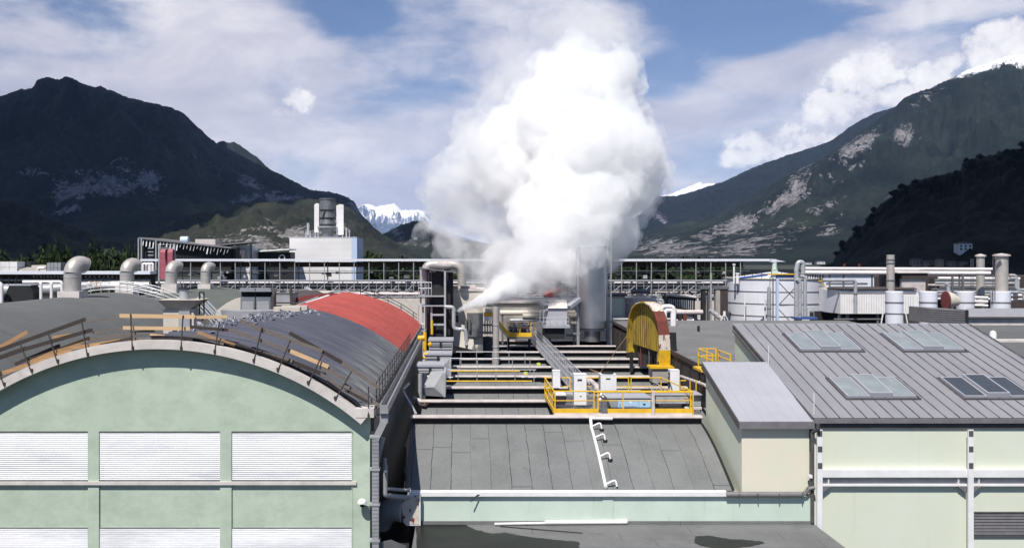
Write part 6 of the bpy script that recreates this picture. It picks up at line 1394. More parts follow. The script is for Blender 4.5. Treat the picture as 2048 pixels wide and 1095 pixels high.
def chimney(px, r_px, pt, pb, Y, label, cap=True, bands=()):
    t = thing('chimney', label, 'chimney', P(px,pb,Y)); x = X(px,Y); r = r_px/F*Y
    MB().lathe(x, Y, [(r,Z(pb,Y)-.5),(r,Z(pt+4,Y)),(r*.9,Z(pt+4,Y)),(r*.9,Z(pt+10,Y))], 24).build('shell', M['duct'], t, smooth=True)
    if cap: MB().lathe(x, Y, [(r*1.35,Z(pt+5,Y)),(r*1.35,Z(pt+2,Y)),(.01,Z(pt-1,Y))], 24).build('cap', M['coping'], t, smooth=True)
    for b in bands: MB().lathe(x, Y, [(r+.002,Z(b,Y)-.06),(r+.06,Z(b,Y)-.06),(r+.06,Z(b,Y)+.06),(r+.002,Z(b,Y)+.06)], 24).build('band', M['steel_dark'], t, smooth=True)
    return t
chimney(1781,7.5,505,580,100,'plain silver chimney rising from the clad box, with dented top', False, (519,526,560))
t1 = chimney(2003,12,507,584,95,'thick capped chimney standing on the last silo, with ladder')
for px in (1986, 1990): MB().bar(P(px,514,94.5), P(px,600,94.5), .05).build('ladder_rail', M['steel_dark'], t1)
MB().box(X(1985,94.5), X(2000,94.5), 94.0, 94.4, Z(516,94.5), Z(515,94.5)).build('ladder_stage', M['steel_dark'], t1)
t1 = chimney(1961,7.5,508,600,108,'thinner capped chimney left of the thick one, farther back')
for px in (1942, 1946): MB().bar(P(px,517,107.5), P(px,600,107.5), .05).build('ladder_rail', M['steel_dark'], t1)
t = thing('long_pipes', 'pair of long white pipes running level from the tank to the capped chimneys', 'pipes', P(1790,545,106))
Y = 106
for py, r, b in ((536.5,.17,1985),(544.5,.24,1980)): MB().tube([P(1606,py,Y), P(b,py+1.5,Y)], r, 12).build('pipe', M['white_pipe'], t, smooth=True)
for px in (1660, 1688, 1745, 1850, 1920): MB().box(X(px,Y)-.08, X(px,Y)+.08, Y+.05, Y+.2, H-10, Z(546,Y)).build('pipe_stand', M['steel_dark'], t)
for px, lab in ((1688.5,'small red lamp on the long white pipes, the left one'),(1718.5,'small red lamp on the long white pipes, the right one')):
    c = P(px,532,106); t = thing('pipe_lamp', lab, 'lamp', c); MB().cyl(c.x,106,c.z-.25,c.z,.06,n=8).build('stem', M['steel_dark'], t); MB().cyl(c.x,106,c.z,c.z+.28,.12,n=10).build('lens', M['rust'], t)
t = thing('ribbed_cabin', 'grey ribbed cabin with dark upper edge behind the silver chimney', 'cabin', P(1828,580,104)); Y = 104
MB().box(X(1804,Y), X(1851,Y), Y, Y+4, Z(585,Y), Z(556,Y)).build('wall', M['coping'], t); MB().box(X(1802,Y), X(1853,Y), Y-.3, Y+4, Z(555.8,Y), Z(546,Y)).build('upper_wall', M['brown_wall'], t); MB().box(X(1790,Y), X(1803,Y), Y+.5, Y+4, Z(585,Y), Z(546,Y)).build('dark_bay', M['black'], t); MB().box(X(1790,Y), X(1856,Y), Y-.5, Y+4.2, Z(545.8,Y), Z(543,Y)).build('roof', M['fascia'], t)
t = thing('white_hall', 'long white low hall under the long white pipes behind the tank', 'building', P(1700,580,125)); Y = 125
MB().box(X(1640,Y), X(1748,Y), Y, Y+8, 0, Z(549,Y)).build('wall', M['tankw'], t); MB().box(X(1636,Y), X(1752,Y), Y-.3, Y+8.2, Z(548.8,Y), Z(546,Y)).build('roof', M['white'], t); MB().box(X(1652,Y), X(1735,Y), Y-.06, Y-.001, Z(568,Y), Z(565,Y)).build('strip', M['grey_trim'], t)
t = thing('plant_building', 'dark brown plant building wall behind the silos and chimneys', 'building', P(1900,600,130)); Y = 130
MB().box(X(1745,Y), X(2120,Y), Y, Y+10, 0, Z(552,Y)).build('wall', M['brown_wall'], t); MB().box(X(1855,Y), X(1990,Y), Y-2, Y-.5, Z(580,Y), Z(556,Y)).build('rust_cladding', M['brown_roof'], t)
for k in range(10): MB().tube([P(1855+rr.uniform(0,30),556+4.5*k,Y-3), P(1990+rr.uniform(0,60),557+4.5*k,Y-3)], rr.choice((.1,.14,.2)), 8).build('pipe', rr.choice((M['steel'],M['coping'],M['steel_dark'],M['white_pipe'])), t, smooth=True)
for px in (1880, 1900, 1940, 1968): MB().box(X(px,Y)-.12, X(px,Y)+.12, Y-3.4, Y-3.1, 0, Z(548,Y)).build('post', M['steel_dark'], t)
t = thing('elbow_pipes', 'silver elbow pipes stepping down right of the thick capped chimney', 'pipes', P(2030,600,97)); Y = 97
for k, (a, b, c_) in enumerate(((2022,550,2032),(2024,556,2036),(2022,584,2048))): MB().tube(bend([P(a-4,b,Y),P(c_,b,Y),P(c_,b+28 if k < 2 else b+18,Y),P(c_+40,b+32 if k < 2 else b+18,Y)], .35), .16, 10).build('pipe', M['steel'], t, smooth=True)
for py in (579, 590, 599): MB().tube([P(2022,py,Y+1),P(2110,py,Y+1)], .15, 10).build('level_pipe', M['white_pipe'], t, smooth=True)
for py in (594, 602, 610): MB().tube([P(1946,py,Y+4),P(1975,py+1,Y+4)], .16, 10).build('level_pipe', M['white_pipe'], t, smooth=True)
t = thing('cone_duct', 'cream cone shaped duct with dark red mouth behind the ribbed box', 'duct', P(1905,615,98)); MB().tube([P(1893,600,98),P(1902,600,98),P(1916,602,98)], [.95,.85,.5], 20).build('cone', M['cream'], t, smooth=True); MB().tube([P(1890.5,600,98),P(1893,600,98)], [1.0,.97], 20).build('mouth', M['redbrown'], t, smooth=True); MB().tube(bend([P(1897,588,98),P(1896,572,98),P(1893,566,98)],.3), .2, 10).build('inlet', M['steel'], t, smooth=True)
t = thing('ribbed_box', 'dark grey ribbed box standing behind the zinc roof ridge', 'roof unit', P(1891,648,76)); Y = 76
MB().poly_prism([P(1853,615.5,Y),P(1930,620,Y),P(1930,648,Y),P(1853,645,Y)], (0,3,0)).build('casing', M['grey_trim'], t)
for k in range(6): MB().bar(P(1853,619+4.5*k,Y-.02), P(1930,623+4.3*k,Y-.02), .03, .05).build('louvre', M['dark_trim'], t)
MB().box(X(1932,Y), X(1940,Y), Y+.2, Y+2, Z(650,Y), Z(620,Y)).build('end_frame', M['black'], t)
t = thing('grey_roofed_hall', 'low hall with long grey roof at the right border behind the zinc roof', 'building', P(2000,650,84)); Y = 84
MB().add([P(1930,633,Y),P(2130,633,Y),P(2130,616,Y+8),P(1932,616,Y+8)], [(0,1,2,3)]).build('roof', M['duct_grey'], t); MB().box(X(1932,Y), X(2130,Y), Y-.1, Y+.2, Z(636,Y), Z(633,Y)-.005).build('eaves', M['dark_trim'], t); MB().box(X(1934,Y), X(2130,Y), Y+.21, Y+7, 0, Z(636,Y)).build('wall', M['fascia'], t)
t = thing('dark_roofed_hall', 'dark grey sloping roof descending at the right border beside the zinc roof', 'building', P(2020,700,66)); Y = 66
MB().add([P(1930,650,80),P(2160,650,80),P(2160,677,72),P(1960,677,72)], [(3,2,1,0)]).build('roof', M['vault'], t); MB().box(X(1985,71), X(2160,71), 70.6, 71.8, Z(683,71), Z(679,71)).build('eaves_gutter', M['fascia'], t); MB().box(X(1990,71), X(2160,71), 71.9, 79, 0, Z(682,71)).build('wall', M['brown_wall'], t)
MB().add([P(1985,684,70),P(2160,684,70),P(2160,730,60),P(2040,730,60)], [(3,2,1,0)]).build('lower_roof', M['vault'], t); MB().box(X(2040,61),X(2160,61),61,69,0,Z(735,61)).build('lower_wall', M['brown_wall'], t)
c = P(1986,668,68); t = tag(MB().lathe(c.x,c.y,[(.001,c.z+.3),(.2,c.z+.2),(.25,c.z),(.25,c.z-.3)],14).build('roof_cowl', M['white'], smooth=True), 'small white round cowl at the right edge of the zinc roof', 'vent')

# ================================================================== middle right: tanks, coolers, dark columns below the bridge
Y = 106
t = thing('cream_shed', 'cream shed with a dark flat roof right of the polished stack', 'building', P(1235,640,Y)); MB().box(X(1214,Y), X(1250,Y), Y, Y+4, 0, Z(592,Y)).build('wall', M['cream'], t); MB().box(X(1212,Y), X(1254,Y), Y-.3, Y+4.2, Z(591.8,Y), Z(587,Y)).build('roof', M['dark_trim'], t); MB().box(X(1221,Y), X(1246,Y), Y-.05, Y-.001, Z(630,Y), Z(596,Y)).build('panel', M['lime'], t)
t = thing('round_vessel', 'wide round grey vessel with nozzle on top behind the yellow hood', 'vessel', P(1285,640,108)); c = P(1286,640,108); MB().lathe(c.x,110,[(2.1,0),(2.1,Z(600,108)),(1.9,Z(596,108)),(.5,Z(593,108)),(.5,Z(580,108)),(.01,Z(579,108))],28).build('shell', M['coping'], t, smooth=True); MB().tube([P(1262,582,108),P(1300,582,108)], .25, 10).build('top_pipe', M['steel_dark'], t, smooth=True)
for px, py in ((1316,592),(1326,599)):
    tag(MB().tube(bend([P(px-14,py,104),P(px,py,104),P(px,650,104)], .35), .15, 10).build('bent_pipe', M['steel'], smooth=True), 'slim bent pipe dropping left of the dark bridge column, %s' % ('upper and left one' if px == 1316 else 'lower and right one'), 'pipe')
for k, (a, b, py) in enumerate(((1322,1348,612),(1330,1345,620))): tag(MB().tube(bend([P(a,660,88),P(a,py,88),P(b,py,88),P(b,656,88)], .5), .2, 12).build('loop_pipe', M['white_pipe'], smooth=True), ('outer' if k == 0 else 'inner')+' white looped pipe right behind the yellow hood', 'pipe')
t = thing('level_pipe', 'pale level pipe with valves between the looped pipes and the dark column', 'pipe', P(1375,640,96)); MB().tube([P(1352,624,96),P(1405,624,96)], .27, 12).build('pipe', M['coping'], t, smooth=True); MB().tube(bend([P(1352,641,96),P(1385,641,96),P(1392,638,96),P(1400,638,96)],.3), .18, 10).build('lower_pipe', M['steel'], t, smooth=True)
for px in (1358, 1368, 1390): MB().box(X(px,96)-.15, X(px,96)+.15, 95.6, 96.3, H-7, Z(628,96)).build('valve', M['rust'] if px == 1368 else M['black'], t)
t = thing('louvred_cooler', 'dark louvred cooler with curved pale top rail behind the level pipe', 'cooler', P(1365,620,112)); Y = 112
MB().poly_prism([P(1335,592,Y),P(1390,596,Y),P(1390,622,Y),P(1335,614,Y)], (0,3,0)).build('casing', M['black'], t)
for k in range(12): MB().bar(P(1338+4.3*k,597+.3*k,Y-.1), P(1338+4.3*k,612+.6*k,Y-.1), .1).build('louvre', M['steel'], t)
MB().tube([P(1332,588,Y-.2),P(1360,590,Y-.2),P(1392,594,Y-.2)], .15, 8).build('top_rail', M['fascia'], t, smooth=True); MB().box(X(1335,Y),X(1390,Y),Y+.5,Y+2.5,0,Z(622,Y)).build('stand', M['steel_dark'], t)
t = thing('column_group', 'group of dark and beige steel columns under the right end of the bridge', 'columns', P(1430,650,112)); Y = 113
for px, w, m in ((1408,7,'black'),(1419,5,'steel_dark'),(1436,9,'concrete'),(1449,14,'brown_wall')): MB().box(X(px-w/2,Y), X(px+w/2,Y), Y, Y+.8, 0, Z(578,Y)).build('column', M[m], t)
MB().box(X(1400,Y), X(1458,Y), Y-.1, Y+1, Z(577.8,Y), Z(573,Y)).build('head_beam', M['steel_dark'], t); MB().tube([P(1422,545,Y-.5),P(1422,650,Y-.5)], .12, 8).build('pipe', M['steel'], t, smooth=True)
t = thing('tripod_stand', 'small white tripod stand with valves at the foot of the white tank', 'stand', P(1449,645,98)); Y = 98
for d in (-10, 0, 9): MB().bar(P(1449,626,Y), P(1449+d,645,Y), .09).build('leg', M['white'], t)
MB().cyl(X(1449,Y), Y, Z(632,Y), Z(622,Y), .15, n=10).build('head', M['white'], t, smooth=True)
for k in range(6): c = P(1424+4*k, 622+3.2*k, Y+.5); MB().tube([c+Vector((-.3,0,.1)), c+Vector((.3,0,-.15))], .2, 8).build('pipe', M['coping'] if k%2 else M['steel'], t, smooth=True)
t = thing('pale_hall', 'long pale low hall seen below the pipe bridge across the middle', 'building', P(1330,600,150)); Y = 150
MB().box(X(1205,Y), X(1460,Y), Y, Y+8, 0, Z(588,Y)).build('wall', M['fascia'], t); MB().box(X(1200,Y), X(1465,Y), Y-.3, Y+8.2, Z(587.8,Y), Z(585,Y)).build('roof', M['tankw'], t)
for px in range(1370, 1450, 9): MB().box(X(px,Y), X(px+5,Y), Y-.06, Y-.001, Z(600,Y), Z(594,Y)).build('window', M['glass_dark'], t)
t = thing('pale_hall', 'pale low hall seen below the pipe bridge on the left, behind the brown shed roof', 'building', P(700,600,150))
MB().box(X(575,Y), X(850,Y), Y, Y+8, 0, Z(590,Y)).build('wall', M['fascia'], t); MB().box(X(570,Y), X(855,Y), Y-.3, Y+8.2, Z(589.8,Y), Z(587,Y)).build('roof', M['tankw'], t)
t = thing('roof_edge_pipe', 'bright pale handrail pipe running along the far edge of the red roof', 'pipe', P(740,588,96)); Y = 95.4  # plain white and steel pipes
MB().tube(bend([P(612,606,92),P(668,587,Y),P(840,587,Y)], .6), .11, 8).build('pipe', M['white_pipe'], t, smooth=True); MB().tube(bend([P(590,612,92),P(662,583,Y+1),P(700,583,Y+1)], .6), .08, 8).build('upper_pipe', M['steel'], t, smooth=True)
for px in (680, 705, 730, 755, 780, 805, 830): MB().tube([P(px,587,Y),P(px,597,Y)], .05, 6).build('stand', M['steel_dark'], t)
t = thing('roof_edge_rail', 'dark handrail curving down the far right edge of the red roof', 'railing', P(800,610,94))
for d in (.45, .8): MB().tube([arch_ang(PI/2-R(2)*k, 94.6)+Vector((0,0,d)) for k in range(6,20)], .04, 6).build('rail', M['black'], t)
for k in range(6, 20, 3): q = arch_ang(PI/2-R(2)*k, 94.6); MB().tube([q, q+Vector((0,0,.85))], .04, 6).build('post', M['black'], t)

# ================================================================== hamlet on the dark slope
from mathutils.bvhtree import BVHTree
def hit(px, py, names=('hills','mountain')):
    d = Vector(((px-925)/F, 1, (515-py)/F)).normalized(); best = None
    for o in bpy.data.objects:
        if o.type == 'MESH' and o.name.split('.')[0] in names:
            if o.name not in BV: BV[o.name] = BVHTree.FromPolygons([Vector(v.co)+o.location for v in o.data.vertices], [tuple(p.vertices) for p in o.data.polygons])
            h = BV[o.name].ray_cast(Vector((0,0,H)), d)
            if h[0] is not None and (best is None or h[3] < best[1]): best = (h[0], h[3])
    return best[0] if best else None
BV = {}
M['house'] = mk('pale_house', (.62,.60,.58), (.55,.53,.52), .85, scale=.4); M['house_dim'] = mk('dim_house', (.16,.145,.14), (.11,.1,.1), .85, scale=.3); M['tile'] = mk('roof_tile', (.05,.04,.036), (.035,.03,.028), .9, scale=1); M['tile_dim'] = mk('dim_tile', (.03,.024,.022), (.02,.017,.016), .9, scale=1)  # dim copies put the slope's shade into wall and tile colour
def house(px, pyb, w_px, h_px, label, wall, tile, floors=2, cols=3, group=None):
    q = hit(px, pyb)
    if q is None: return
    s = q.y/F; w = w_px*s; h = h_px*s; t = thing('house', label, 'house', q, group); d = w*.7
    MB().box(q.x-w/2, q.x+w/2, q.y-d/2, q.y+d/2, q.z-h*1.2, q.z+h*.8).build('wall', wall, t)
    e = w*.06; MB().add([(q.x-w/2-e,q.y-d/2-e,q.z+h*.8),(q.x+w/2+e,q.y-d/2-e,q.z+h*.8),(q.x+w/2+e,q.y+d/2+e,q.z+h*.8),(q.x-w/2-e,q.y+d/2+e,q.z+h*.8),(q.x-w*.2,q.y,q.z+h),(q.x+w*.2,q.y,q.z+h)], [(0,1,5,4),(1,2,5),(2,3,4,5),(3,0,4),(3,2,1,0)]).build('roof', tile, t)
    for j in range(floors):
        for i in range(cols):
            xx = q.x-w/2+w*(i+.5)/cols; zz = q.z+h*(.12+.62*j/floors); MB().box(xx-w*.07, xx+w*.07, q.y-d/2-.05, q.y-d/2-.002, zz, zz+h*.2).build('window', M['black'], t)
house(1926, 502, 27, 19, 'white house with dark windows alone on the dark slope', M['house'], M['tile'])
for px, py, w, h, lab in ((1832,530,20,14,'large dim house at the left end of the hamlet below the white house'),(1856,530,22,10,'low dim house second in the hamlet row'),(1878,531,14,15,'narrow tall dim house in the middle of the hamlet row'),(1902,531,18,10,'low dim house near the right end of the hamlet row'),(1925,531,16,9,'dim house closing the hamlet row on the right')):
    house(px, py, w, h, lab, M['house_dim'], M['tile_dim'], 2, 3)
rr = random.Random(31)
for k in range(46):
    px = 1668+rr.random()**1.0*380; sil = [(1640,532),(1666,525),(1674,506),(1683,492),(1704,471),(1720,455),(1738,437),(1746,422),(1770,402),(1800,379),(1830,363),(1870,352),(1900,345),(1922,340),(1930,324),(1936,317),(1960,315),(1977,312),(2019,299),(2048,293),(2150,268)]
    q = hit(px, interp(sil, px)+rr.uniform(3, 30), ('hills',))
    if q is None or q.y > 1500: continue
    s = q.y/F; o = plant('black', px, 0, q.y, 12, 'dark tree on the crest of the steep dark slope', 'trees on the steep dark slope', zb=q.z, var=k)
    hh = rr.uniform(6, 11); o.location = q; o.scale = (hh/9, hh/9, hh/9)
# pale farmsteads on the olive hill and valley floor
for px, py, w, h, lab in ((208,503,36,5,'long pale farm roof on the valley floor left of the canopy'),(830,478,9,4,'tiny white house on the wooded knoll'),(1640,527,16,6,'pale house at the foot of the dark slope'),(1612,528,18,5,'pale house left of the one at the foot of the dark slope')):
    house(px, py, w, h, lab, M['house'], M['house'] if px in (208,830) else M['tile'], 1, 2)
# ================================================================== steam
def steam_mat(name, dens, aniso=.1, noise=None):
    m = bpy.data.materials.new(name); m.use_nodes = True; n = m.node_tree.nodes
    for x in list(n): n.remove(x)
    o = n.new('ShaderNodeOutputMaterial'); v = n.new('ShaderNodeVolumePrincipled')
    v.inputs['Color'].default_value = (1,1,1,1); v.inputs['Density'].default_value = dens; v.inputs['Anisotropy'].default_value = aniso
    if noise:
        L_ = m.node_tree.links; g = n.new('ShaderNodeNewGeometry'); t = n.new('ShaderNodeTexNoise'); t.inputs['Scale'].default_value = noise[0]; t.inputs['Detail'].default_value = 6; t.inputs['Roughness'].default_value = .62; t.inputs['Distortion'].default_value = .4
        r = n.new('ShaderNodeMapRange'); r.interpolation_type = 'SMOOTHSTEP'; r.inputs[1].default_value = noise[1]; r.inputs[2].default_value = noise[2]; r.inputs[4].default_value = dens
        L_.new(g.outputs['Position'], t.inputs['Vector']); L_.new(t.outputs['Fac'], r.inputs[0]); L_.new(r.outputs[0], v.inputs['Density'])
    else: m.cycles.homogeneous_volume = True
    m.node_tree.links.new(v.outputs[0], o.inputs['Volume'])
    return m
def puff_mesh(name, balls, voxel, mat, parent, d1=(2.2, .9), d2=(.8, .35), smooth=3):
    mb = MB()
    import bmesh
    bm = bmesh.new(); bmesh.ops.create_icosphere(bm, subdivisions=2, radius=1.0)
    bv = [v.co.copy() for v in bm.verts]; bf = [tuple(v.index for v in f.verts) for f in bm.faces]; bm.free()
    for c, r in balls: mb.add([c + v*r for v in bv], bf)
    o = mb.build(name, mat, parent)
    r = o.modifiers.new('remesh', 'REMESH'); r.mode = 'VOXEL'; r.voxel_size = voxel; r.use_smooth_shade = True
    s = o.modifiers.new('smooth', 'SMOOTH'); s.iterations = smooth; s.factor = .5
    for k, (size, st) in enumerate((d1, d2)):
        t = bpy.data.textures.new(name+str(k), 'CLOUDS'); t.noise_scale = size; t.noise_depth = 3; t.noise_basis = 'BLENDER_ORIGINAL'
        dm = o.modifiers.new('billow', 'DISPLACE'); dm.texture = t; dm.strength = st; dm.mid_level = .5; dm.texture_coords = 'LOCAL'
    r2 = o.modifiers.new('clean', 'REMESH'); r2.mode = 'VOXEL'; r2.voxel_size = voxel; r2.use_smooth_shade = True
    return o
rng = random.Random(11)
cy.volume_step_rate = .25; cy.volume_max_steps = 192
YS = 79.0
st = thing('steam_plume', 'white steam plume blowing from the vent and towering over the roofs', 'steam', P(914, 622, YS))
def chain(keys, n, jitter, fill):
    """balls along a path: keys (px, py, Y, radius px)"""
    out = []
    for a, b in zip(keys, keys[1:]):
        for i in range(n):
            k = (i+rng.random()*.6)/n; q = [u+(w-u)*k for u, w in zip(a, b)]
            c = P(q[0], q[1], q[2]); r = q[3]/F*q[2]
            out.append((c, r*.78))
            for _ in range(fill):
                d = Vector((rng.gauss(0,1), rng.gauss(0,1), rng.gauss(0,1))).normalized()
                rr = r*rng.uniform(.25,.5)
                out.append((c + d*(r*jitter*rng.uniform(.75,1.05)), rr))
    return out
# dense sunlit column
core = chain([(917,621,79,3),(945,610,80,9),(985,590,82.5,19),(1030,562,86,33),(1080,520,91,54)], 5, .9, 5)
core += chain([(1080,520,91,54),(1130,455,97,90),(1165,385,101,118)], 4, .92, 9)
core += chain([(1165,385,101,118),(1170,330,102,125),(1140,260,103,120)], 3, .9, 10)
core += chain([(1140,250,103,112),(1185,195,104,88),(1150,150,105,70),(1120,125,106,44)], 3, .9, 9)
core += [(P(1262,325,101), 3.1), (P(1250,385,101), 3.1), (P(1240,250,102), 3.0), (P(1225,170,103), 2.9), (P(1205,430,100), 2.9), (P(1010,345,103), 3.6), (P(1020,260,104), 3.1)]
small = [(c + Vector((rng.gauss(0,1), rng.gauss(0,1), rng.gauss(0,1))).normalized()*r*.95, r*rng.uniform(.22,.4)) for c, r in core for _ in range(3)]
puff_mesh('steam_column', core+small, .16, steam_mat('dense_steam', .36), st, (1.9, 1.3), (.5, .6), 2)
# thinner skirt round the column softens its edge
skirt = [(c + Vector((rng.uniform(-.7,.5), rng.uniform(-.3,.8), rng.uniform(-.3,.5))), r*rng.uniform(1.05,1.3)) for c, r in core if r > .5]
puff_mesh('steam_skirt', skirt, .3, steam_mat('soft_steam', .5, noise=(.8, .44, .64)), st, (2.2, 2.0), (.7, 1.0), 2)
# thin drifting veil behind and to the left of the column
veil = chain([(1040,560,97,50),(975,470,106,95),(985,380,107,105),(1010,300,107,105)], 3, .95, 8)
veil += chain([(1130,540,97,60),(1200,470,103,75),(1255,400,103,50)], 3, .95, 6)
veil += chain([(930,420,106,95),(900,490,106,50)], 2, .95, 6)
puff_mesh('steam_veil', veil, .42, steam_mat('thin_steam', .42, noise=(.26, .40, .64)), st, (3.4, 3.4), (1.1, 1.6), 3)
top = chain([(1000,300,107,95),(1060,210,107,105),(1110,120,107,105),(1190,60,107,80)], 3, .95, 7) + chain([(1180,80,107,90),(1270,70,108,60)], 2, .95, 6)
puff_mesh('steam_top', top, .45, steam_mat('fading_steam', .17, noise=(.24, .40, .70)), st, (3.4, 3.8), (1.1, 1.8), 3)
front = chain([(1130,560,88,30),(1165,520,88.5,36),(1200,480,89,36)], 3, .9, 5)
puff_mesh('steam_wisp', front, .25, steam_mat('wisp_steam', .34, noise=(.6, .42, .62)), st, (1.6, 1.2), (.6, .6), 2)

jet = chain([(914.5,621.5,79,3.5),(930,614,79.5,8),(955,604,80.5,13),(985,590,82.5,20),(1020,570,85.5,29)], 7, .7, 4)
puff_mesh('steam_jet', jet, .07, steam_mat('jet_steam', 2.6), st, (.5, .22), (.2, .12), 2)
# ================================================================== rickety guard along the hall's front arch: thin posts and loose boards
G = 'thin guard posts along the front arch'
for k, (bx, by, tx, ty) in enumerate(((8,771,-14,702),(63,744,39,684),(115,725,97,667),(175,712,163,640),(265,699,261,627),(362,700,366,630),(429,706,439,642),(507,724,524,654),(555,742,581,680),(616,768,646,706),(670,799,703,742),(737,835,737,772))):
    w = ('first','second','third','fourth','fifth','sixth','seventh','eighth','ninth','tenth','eleventh','twelfth')[k]
    t = thing('guard_post', 'thin dark guard post on the white arch, %s from the left' % w, 'post', P(bx,by,40.38), G)
    MB().tube([P(bx,by,40.38), P(tx,ty,40.62)], .032, 6).build('rod', M['iron'], t); q = P(bx,by,40.38); MB().box(q.x-.05,q.x+.05,q.y-.0,q.y+.035,q.z+.02,q.z+.16).build('clamp', M['iron'], t)
BD = [
 (239,631,390,633,8,'plank_new','pale new board, upper one across the fifth and sixth guard posts'),
 (246,655,380,657,7,'plank_new','pale new board, lower one across the fifth and sixth guard posts'),
 (391,634,455,633,6,'plank_new','short pale board right of the sixth guard post, level with the upper one'),
 (-5,701,171,638,8,'plank_dark','long blackish board slanting up to the fourth guard post at the left'),
 (-5,697,55,663,8,'plank_mid','orange brown board sticking up past the second guard post'),
 (20,706,185,659,8,'plank_dark','blackish lower board ending just right of the fourth guard post'),
 (171,644,238,635,4,'plank_old','thin worn board between the fourth and fifth posts, upper line'),
 (186,665,246,656,4,'plank_old','thin worn board between the fourth and fifth posts, lower line'),
 (181,678,309,660,7,'plank_old','grey metal coloured board passing low behind the fifth guard post'),
 (58,722,179,676,8,'plank_mid','orange brown board crossing the third and fourth guard posts'),
 (-5,749,143,699,8,'plank_mid','longest orange brown board, lying on the arch under the second post'),
 (140,696,242,680,7,'plank_mid','light brown board lying on the arch between the fourth and fifth posts'),
 (242,678,385,677,7,'plank_old','brown grey board lying on the arch crown between the fifth and sixth posts'),
 (105,674,142,669,6,'plank_mid','short brown offcut between the third and fourth guard posts'),
 (-5,716,52,696,9,'plank_dark','short black board low at the left border'),
 (480,640,528,662,8,'plank_old','thick grey board slanting down to the top of the eighth guard post'),
 (528,660,645,702,7,'plank_old','weathered board running down from the eighth to the tenth guard post'),
 (579,665,683,724,8,'plank_dark','dark brown board pointing up behind the ninth guard post'),
 (681,722,758,775,7,'plank_old','weathered board dropping toward the corner from the eleventh guard post'),
 (380,653,459,660,6,'plank_dark','dark board between the sixth and seventh guard posts'),
 (457,658,577,700,7,'plank_old','pale grey board across the eighth guard post'),
 (577,700,657,733,8,'plank_new','pale straw board between the ninth and tenth guard posts'),
 (451,681,577,725,7,'plank_dark','brown board low across the eighth guard post'),
 (517,703,585,722,7,'plank_old','short grey board low between the eighth and ninth posts'),
 (572,718,651,750,8,'plank_dark','brown board low across the tenth guard post'),
 (380,670,448,686,7,'plank_old','pinkish grey board left of the seventh guard post on the arch'),
 (640,734,697,760,7,'plank_old','grey board between the tenth and eleventh posts, middle line'),
 (640,745,690,782,6,'plank_old','grey board between the tenth and eleventh posts, lowest line'),
 (300,668,330,672,5,'plank_new','short pale offcut on the arch crown left of the sixth guard post'),
 (30,728,120,690,7,'plank_dark','blackish board rising between the second and third guard posts, lowest line'),
 (200,690,262,676,5,'plank_dark','thin dark board lying left of the fifth guard post foot'),
 (395,664,470,690,6,'plank_mid','brown board sloping from the sixth toward the seventh guard post foot'),
 (600,706,668,742,6,'plank_old','grey board between the tenth and eleventh posts, highest line'),
 (655,760,735,803,6,'plank_dark','dark board above the lower arch end, left of the twelfth guard post'),
 (687,767,760,811,7,'plank_old','grey board running into the corner below the twelfth guard post'),
]
rr = random.Random(17)
for k, (a, b, c, d, w, m, lab) in enumerate(BD):
    Yk = 40.66+.052*(k%5); p = P(a,b,Yk); q = P(c,d,Yk+rr.uniform(-.03,.03)); n_ = Vector((0,1,0))
    mb = MB(); mb.bar(p, q, .035, w*.0225, up=(0,0,1)); tag(mb.build('board', M[m]), lab, 'board', 'loose boards along the front arch')
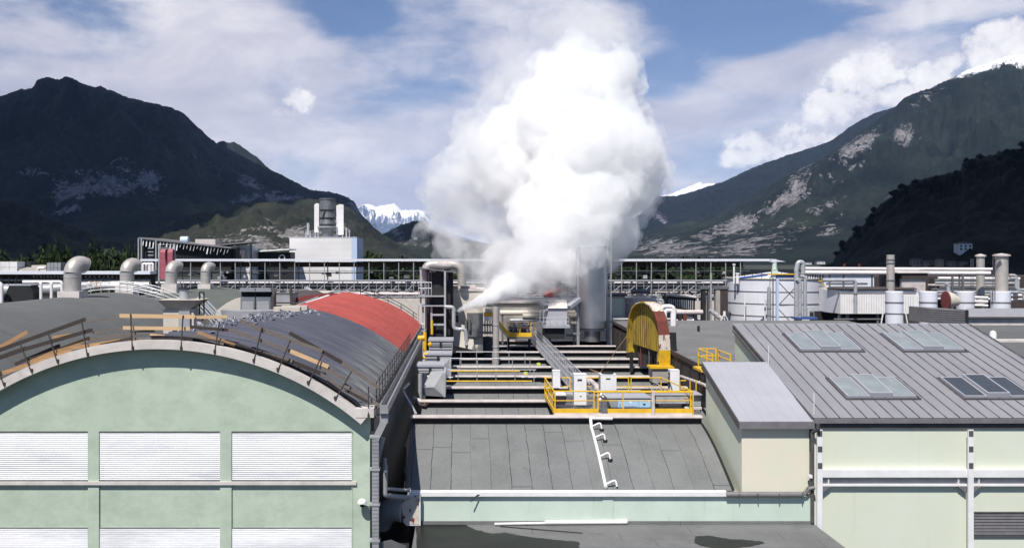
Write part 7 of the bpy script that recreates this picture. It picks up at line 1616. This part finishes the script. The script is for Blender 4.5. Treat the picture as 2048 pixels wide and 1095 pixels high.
# heap of broken translucent offcuts on the crest of the dark roof
mb = MB()
for i in range(300):
    t_ = rr.random(); y = 43+22.5*t_; x = -13.3+2.3*t_+rr.gauss(0,.45); q = arch_pt(x, y, HR+.09)
    s = rr.uniform(.08,.22); a = Vector((rr.gauss(0,1),rr.gauss(0,1),rr.gauss(0,.35))).normalized(); b = Vector((rr.gauss(0,.5),rr.gauss(0,.5),1)).normalized(); h = rr.uniform(.06,.26); th = a.cross(b).normalized()*.025
    c0 = q+b*(.02); v = [c0-a*s, c0+a*s, c0+a*s+b*h, c0-a*s*.8+b*h*rr.uniform(.5,1)]
    v = v+[p+th for p in v]; mb.add(v, [(0,1,2,3),(7,6,5,4),(0,4,5,1),(1,5,6,2),(2,6,7,3),(3,7,4,0)])
tag(mb.build('offcut_heap', M['shard']), 'heap of broken translucent sheet offcuts along the crest of the dark roof', 'debris', None, 'stuff')
for px, py, Yk, lab in ((590,611,64,'pale cream cap block at the start of the red roof, left one'),(575,617,62,'pale cream cap block lower left on the dark roof crest')):
    c = P(px,py,Yk); tag(MB().box(c.x-.9,c.x+.9,c.y-.3,c.y+.3,arch_pt(c.x,c.y).z+.1,arch_pt(c.x,c.y).z+.42).build('cap_block', M['cream']), lab, 'block')
# ---- unseen clouds added to shade the left mountain, foothill and steep right slope
cl = mk('cloud_white', (.85,.85,.87), (.8,.8,.83), .95, scale=.002)
def cloud(cx, cy, cz, rx, ry, rz_, seed, label):
    def fn(u, v):
        th = 2*PI*u; ph = PI*(v-.5); d = Vector((math.cos(ph)*math.cos(th), math.cos(ph)*math.sin(th), math.sin(ph)))
        k = 1+.38*mnoise.fractal(d*1.7+Vector((seed,0,0)), .7, 2.1, 5)
        zz = d.z*(1 if d.z > 0 else .3)
        return Vector((cx+d.x*rx*k, cy+d.y*ry*k, cz+zz*rz_*k))
    o = MB().grid(fn, 72, 36).build('cloud', cl, smooth=180); tag(o, label, None, kind='stuff')
S_ = lambda x, y, z, h: (x - LDIR.x/-LDIR.z*(h-z), y - LDIR.y/-LDIR.z*(h-z), h)
cloud(*S_(660, 860, 160, 2900), 640, 700, 160, 3.1, 'unseen heaped white cloud added to shade the steep right slope')
cloud(*S_(-1150, 1300, 100, 2900), 720, 560, 150, 5.2, 'unseen white cloud added to shade the dark foothill')
cloud(*S_(-2450, 3900, 500, 3100), 1950, 2700, 300, 8.4, 'unseen large white cloud added to shade the left mountain')
